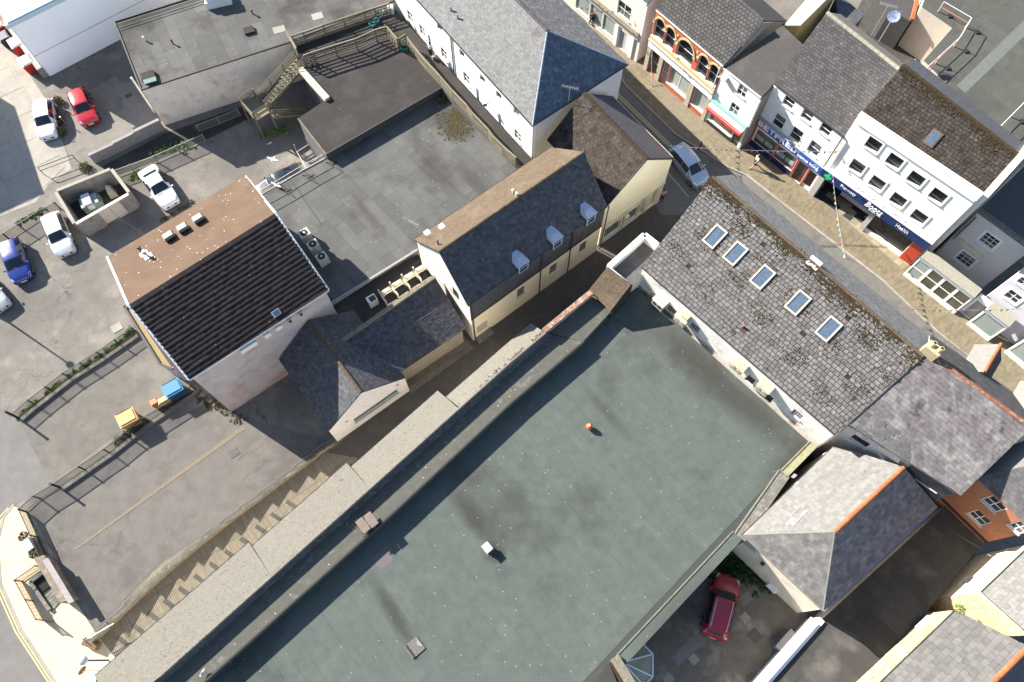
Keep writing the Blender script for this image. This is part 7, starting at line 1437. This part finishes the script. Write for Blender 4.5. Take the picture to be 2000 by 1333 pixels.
# ---------------------------------------------------------------- people
skin=M('skin',(.45,.27,.19),None,1,.6)
def skinmesh(name,verts,edges,mat,parent,root=0):
    me=bpy.data.meshes.new(name); me.from_pydata([Vector(v[:3]) for v in verts],edges,[]); o=bpy.data.objects.new(name,me); sc.collection.objects.link(o); o.parent=parent
    m=o.modifiers.new('skin','SKIN'); m.use_smooth_shade=True
    for sv,v in zip(me.skin_vertices[0].data,verts): sv.radius=(v[3],v[4] if len(v)>4 else v[3])
    me.skin_vertices[0].data[root].use_root=True
    s=o.modifiers.new('sub','SUBSURF'); s.levels=1; s.render_levels=1; me.materials.append(mat); return o
def person(label,x,y,face,top,leg,hair,h=1.72,vest=None,stride=.25,bag=None,z=.11,shoes=(.02,.02,.02),shorts=False,reach=False):
    c=P(x,y,z); t=thing('person',c,label,'person',None,rz=math.radians(face),local=True); k=h/1.75
    def S(L_): return [tuple(a*k for a in v) for v in L_]
    # facing +x ; one continuous body
    V=S([(0,0,.95,.13,.15),(0.01,0,1.15,.12,.15),(0.02,0,1.38,.12,.17),(.03,0,1.5,.05,.05),(.05,0,1.62,.085,.08),(.06,0,1.72,.07,.065),
         (.02,.19,1.42,.055),(.08+.1*stride,.24,1.15,.045),(.2 if reach else .22*stride+.1,.2,.95,.035),(.24 if reach else .26*stride+.14,.19,.87,.035),
         (.02,-.19,1.42,.055),(.0-.1*stride,-.24,1.15,.045),(.25 if reach else -.05,-.2,.95,.035),(.29 if reach else -.03,-.19,.87,.035),
         (0,.09,.9,.09),(stride*.45,.1,.5,.06),(stride*.7,.1,.09,.045),(stride*.7+.14,.1,.04,.04),
         (0,-.09,.9,.09),(-stride*.15,-.1,.5,.06),(-stride*.8,-.1,.11,.045),(-stride*.8+.14,-.1,.05,.04)])
    E_=[(0,1),(1,2),(2,3),(3,4),(4,5),(2,6),(6,7),(7,8),(8,9),(2,10),(10,11),(11,12),(12,13),(0,14),(14,15),(15,16),(16,17),(0,18),(18,19),(19,20),(20,21)]
    skinmesh('body',V,E_,skin,t)
    # clothing as slightly larger shells on the same skeleton
    g=.018
    idx=[0,1,2,6,7,10,11]; skinmesh('shirt',[(V[i][0],V[i][1],V[i][2],V[i][3]+g,(V[i][4] if len(V[i])>4 else V[i][3])+g) for i in idx],[(0,1),(1,2),(2,3),(3,4),(2,5),(5,6)],top,t)
    if vest: idx=[0,1,2]; skinmesh('vest',[(V[i][0]-.005,V[i][1],V[i][2]+.01,V[i][3]+.035,V[i][4]+.035) for i in idx],[(0,1),(1,2)],vest,t)
    ends=(15,19) if shorts else (16,20); mid_=(15,19)
    vv=[0,14,15,18,19] if shorts else [0,14,15,16,18,19,20]; ee=[(0,1),(1,2),(0,3),(3,4)] if shorts else [(0,1),(1,2),(2,3),(0,4),(4,5),(5,6)]
    skinmesh('trousers',[(V[i][0],V[i][1],V[i][2]+(0 if i not in (16,20) else .03),V[i][3]+.02,(V[i][4] if len(V[i])>4 else V[i][3])+.02) for i in vv],ee,leg,t)
    MB().ball(Vector((.035*k,0,1.70*k)),.1*k,.095*k,.1*k,10,6).build('hair',hair,t,local=True,smooth=True)
    for a in (17,21): MB().ball(Vector((V[a][0]-.06,V[a][1],V[a][2]+.005)),.14,.055,.05,8,5).build('shoe',paint('shoe_black',(.02,.02,.02)),t,local=True,smooth=True)
    for s in (-1,1): MB().ball(Vector((.135*k,s*.03*k,1.66*k)),.012,.014,.01,6,4).build('eye',blackpl,t,local=True)
    MB().ball(Vector((.148*k,0,1.63*k)),.02,.014,.02,6,4).build('nose',skin,t,local=True)
    if bag: MB().ball(Vector((-.2*k,0,1.22*k)),.12,.15,.24,10,6).build('rucksack',bag,t,local=True,smooth=True)
    return t
blk=paint('black_cloth',(.015,.015,.017),.9); wh=paint('white_cloth',(.7,.7,.68),.9); hv=paint('hi_vis_yellow',(.5,.75,.05),.8); navyc=paint('navy_cloth',(.02,.025,.05),.9); hb=paint('brown_hair',(.06,.03,.015),.9); fair=paint('ginger_hair',(.25,.12,.04),.9)
person('walker in a yellow-green vest and dark shorts below the betting shop sign',1472,326,205,wh,navyc,fair,vest=hv,shorts=True,stride=.45)
person('person in black with a rucksack at the top of the street',1155,50,120,blk,blk,hb,bag=blk,stride=.4)
person('person in white top and dark trousers at the white building door',842,112,70,wh,blk,hb,z=Z3+.02,stride=.1,reach=True)
person('person in red and white standing at the cream block entrance',1291,392,300,M('red_white_cloth',(.5,.05,.04),(.7,.66,.62),9.,.9),navyc,hb,z=.02,stride=.1)
dg_=thing('small_dog',P(845,117,Z3+.02),'small white dog at the feet of the person by the white door','dog',rz=.6,local=True)
skinmesh('body',[(0,0,.3,.09),(.16,0,.31,.09),(.3,0,.33,.075),(.38,0,.43,.05),(.45,0,.47,.06),(.54,0,.45,.035),(-.08,0,.36,.025),(-.15,0,.45,.018),(.02,.06,.2,.03),(-.01,.06,.1,.02),(0,.06,.02,.022),(.02,-.06,.2,.03),(-.01,-.06,.1,.02),(0,-.06,.02,.022),(.3,.06,.2,.03),(.3,.06,.02,.022),(.3,-.06,.2,.03),(.3,-.06,.02,.022)],[(0,1),(1,2),(2,3),(3,4),(4,5),(0,6),(6,7),(0,8),(8,9),(9,10),(0,11),(11,12),(12,13),(2,14),(14,15),(2,16),(16,17)],paint('white_fur',(.7,.68,.64),.9),dg_,1)
for s in (-1,1): MB().prism([Vector((.42,s*.03,.51)),Vector((.45,s*.055,.51)),Vector((.43,s*.05,.58))],Vector((.015,0,0))).build('ear',MATS['white_fur'],dg_,local=True)
MB().ball(Vector((.585,0,.455)),.015,.015,.012,6,4).build('nose',blackpl,dg_,local=True)
# dark bollard in the street
c=P(1366,291,.11); t=thing('bollard',c,'slim black bollard on the pavers below the awning shop','bollard'); MB().cyl(c,c+UP*.9,.06,10).build('shaft',blackm,t); MB().ball(c+UP*.95,.08,.08,.08,10,6).build('knob',blackm,t); MB().cyl(c,c+UP*.12,.1,10).build('base',blackm,t)
# ---------------------------------------------------------------- gulls and pigeons
bw=paint('gull_white',(.78,.78,.76),.8); bgm=paint('gull_grey',(.3,.32,.35),.8)
def bird(label,x,y,z,ang,fly=False,name='gull',m1=bw,m2=bgm,sc_=1.):
    c=P(x,y,z); t=thing(name,c,label,'bird',None,rz=math.radians(ang),local=True); k=sc_
    skinmesh('body',[(-.2*k,0,.12*k,.03*k),(-.06*k,0,.13*k,.06*k),(.06*k,0,.14*k,.065*k),(.14*k,0,.18*k,.035*k),(.2*k,0,.2*k,.035*k)],[(0,1),(1,2),(2,3),(3,4)],m1,t,1)
    MB().cyl(Vector((.22*k,0,.2*k)),Vector((.29*k,0,.19*k)),.014*k,6,.004).build('beak',M('beak_yellow',(.6,.4,.05),None,1,.5),t,local=True)
    for s in (-1,1):
        if fly: q=[(.08,.05*s,.16),(.1,.3*s,.24),(.0,.55*s,.26),(-.06,.3*s,.22),(-.08,.05*s,.15)]
        else: q=[(.08,.055*s,.17),(.0,.075*s,.17),(-.2,.05*s,.13),(-.26,.02*s,.14),(-.05,.03*s,.2)]
        MB().prism([Vector(v)*k for v in q],Vector((0,0,.012))).build('wing',m2 if not fly else m1,t,local=True)
        if not fly: MB().cyl(Vector((.0,.03*s,0)),Vector((.0,.03*s,.09*k)),.008,5).build('leg',ridgeo,t,local=True)
    MB().prism([Vector(v)*k for v in ((-.18,.03,.12),(-.18,-.03,.12),(-.3,-.06,.11),(-.3,.06,.11))],Vector((0,0,.012))).build('tail',m1,t,local=True)
    return t
bird('white gull with spread wings over the shaded yard below the stairs',534,314,1.2,250,True,sc_=1.1)
bird('white bird sitting in the weeds beside the timber stairs',528,282,.1,20)
bird('white bird on the guard rail of the grey flat roof',541,364,Z2+.05,240,True)
bird('white gull standing on the chip-surfaced corner of the parapet deck',398,1312,5.7,60)
bird('white bird high on the weathered wall coping near the stairs',559,111,Z3-.2,200)
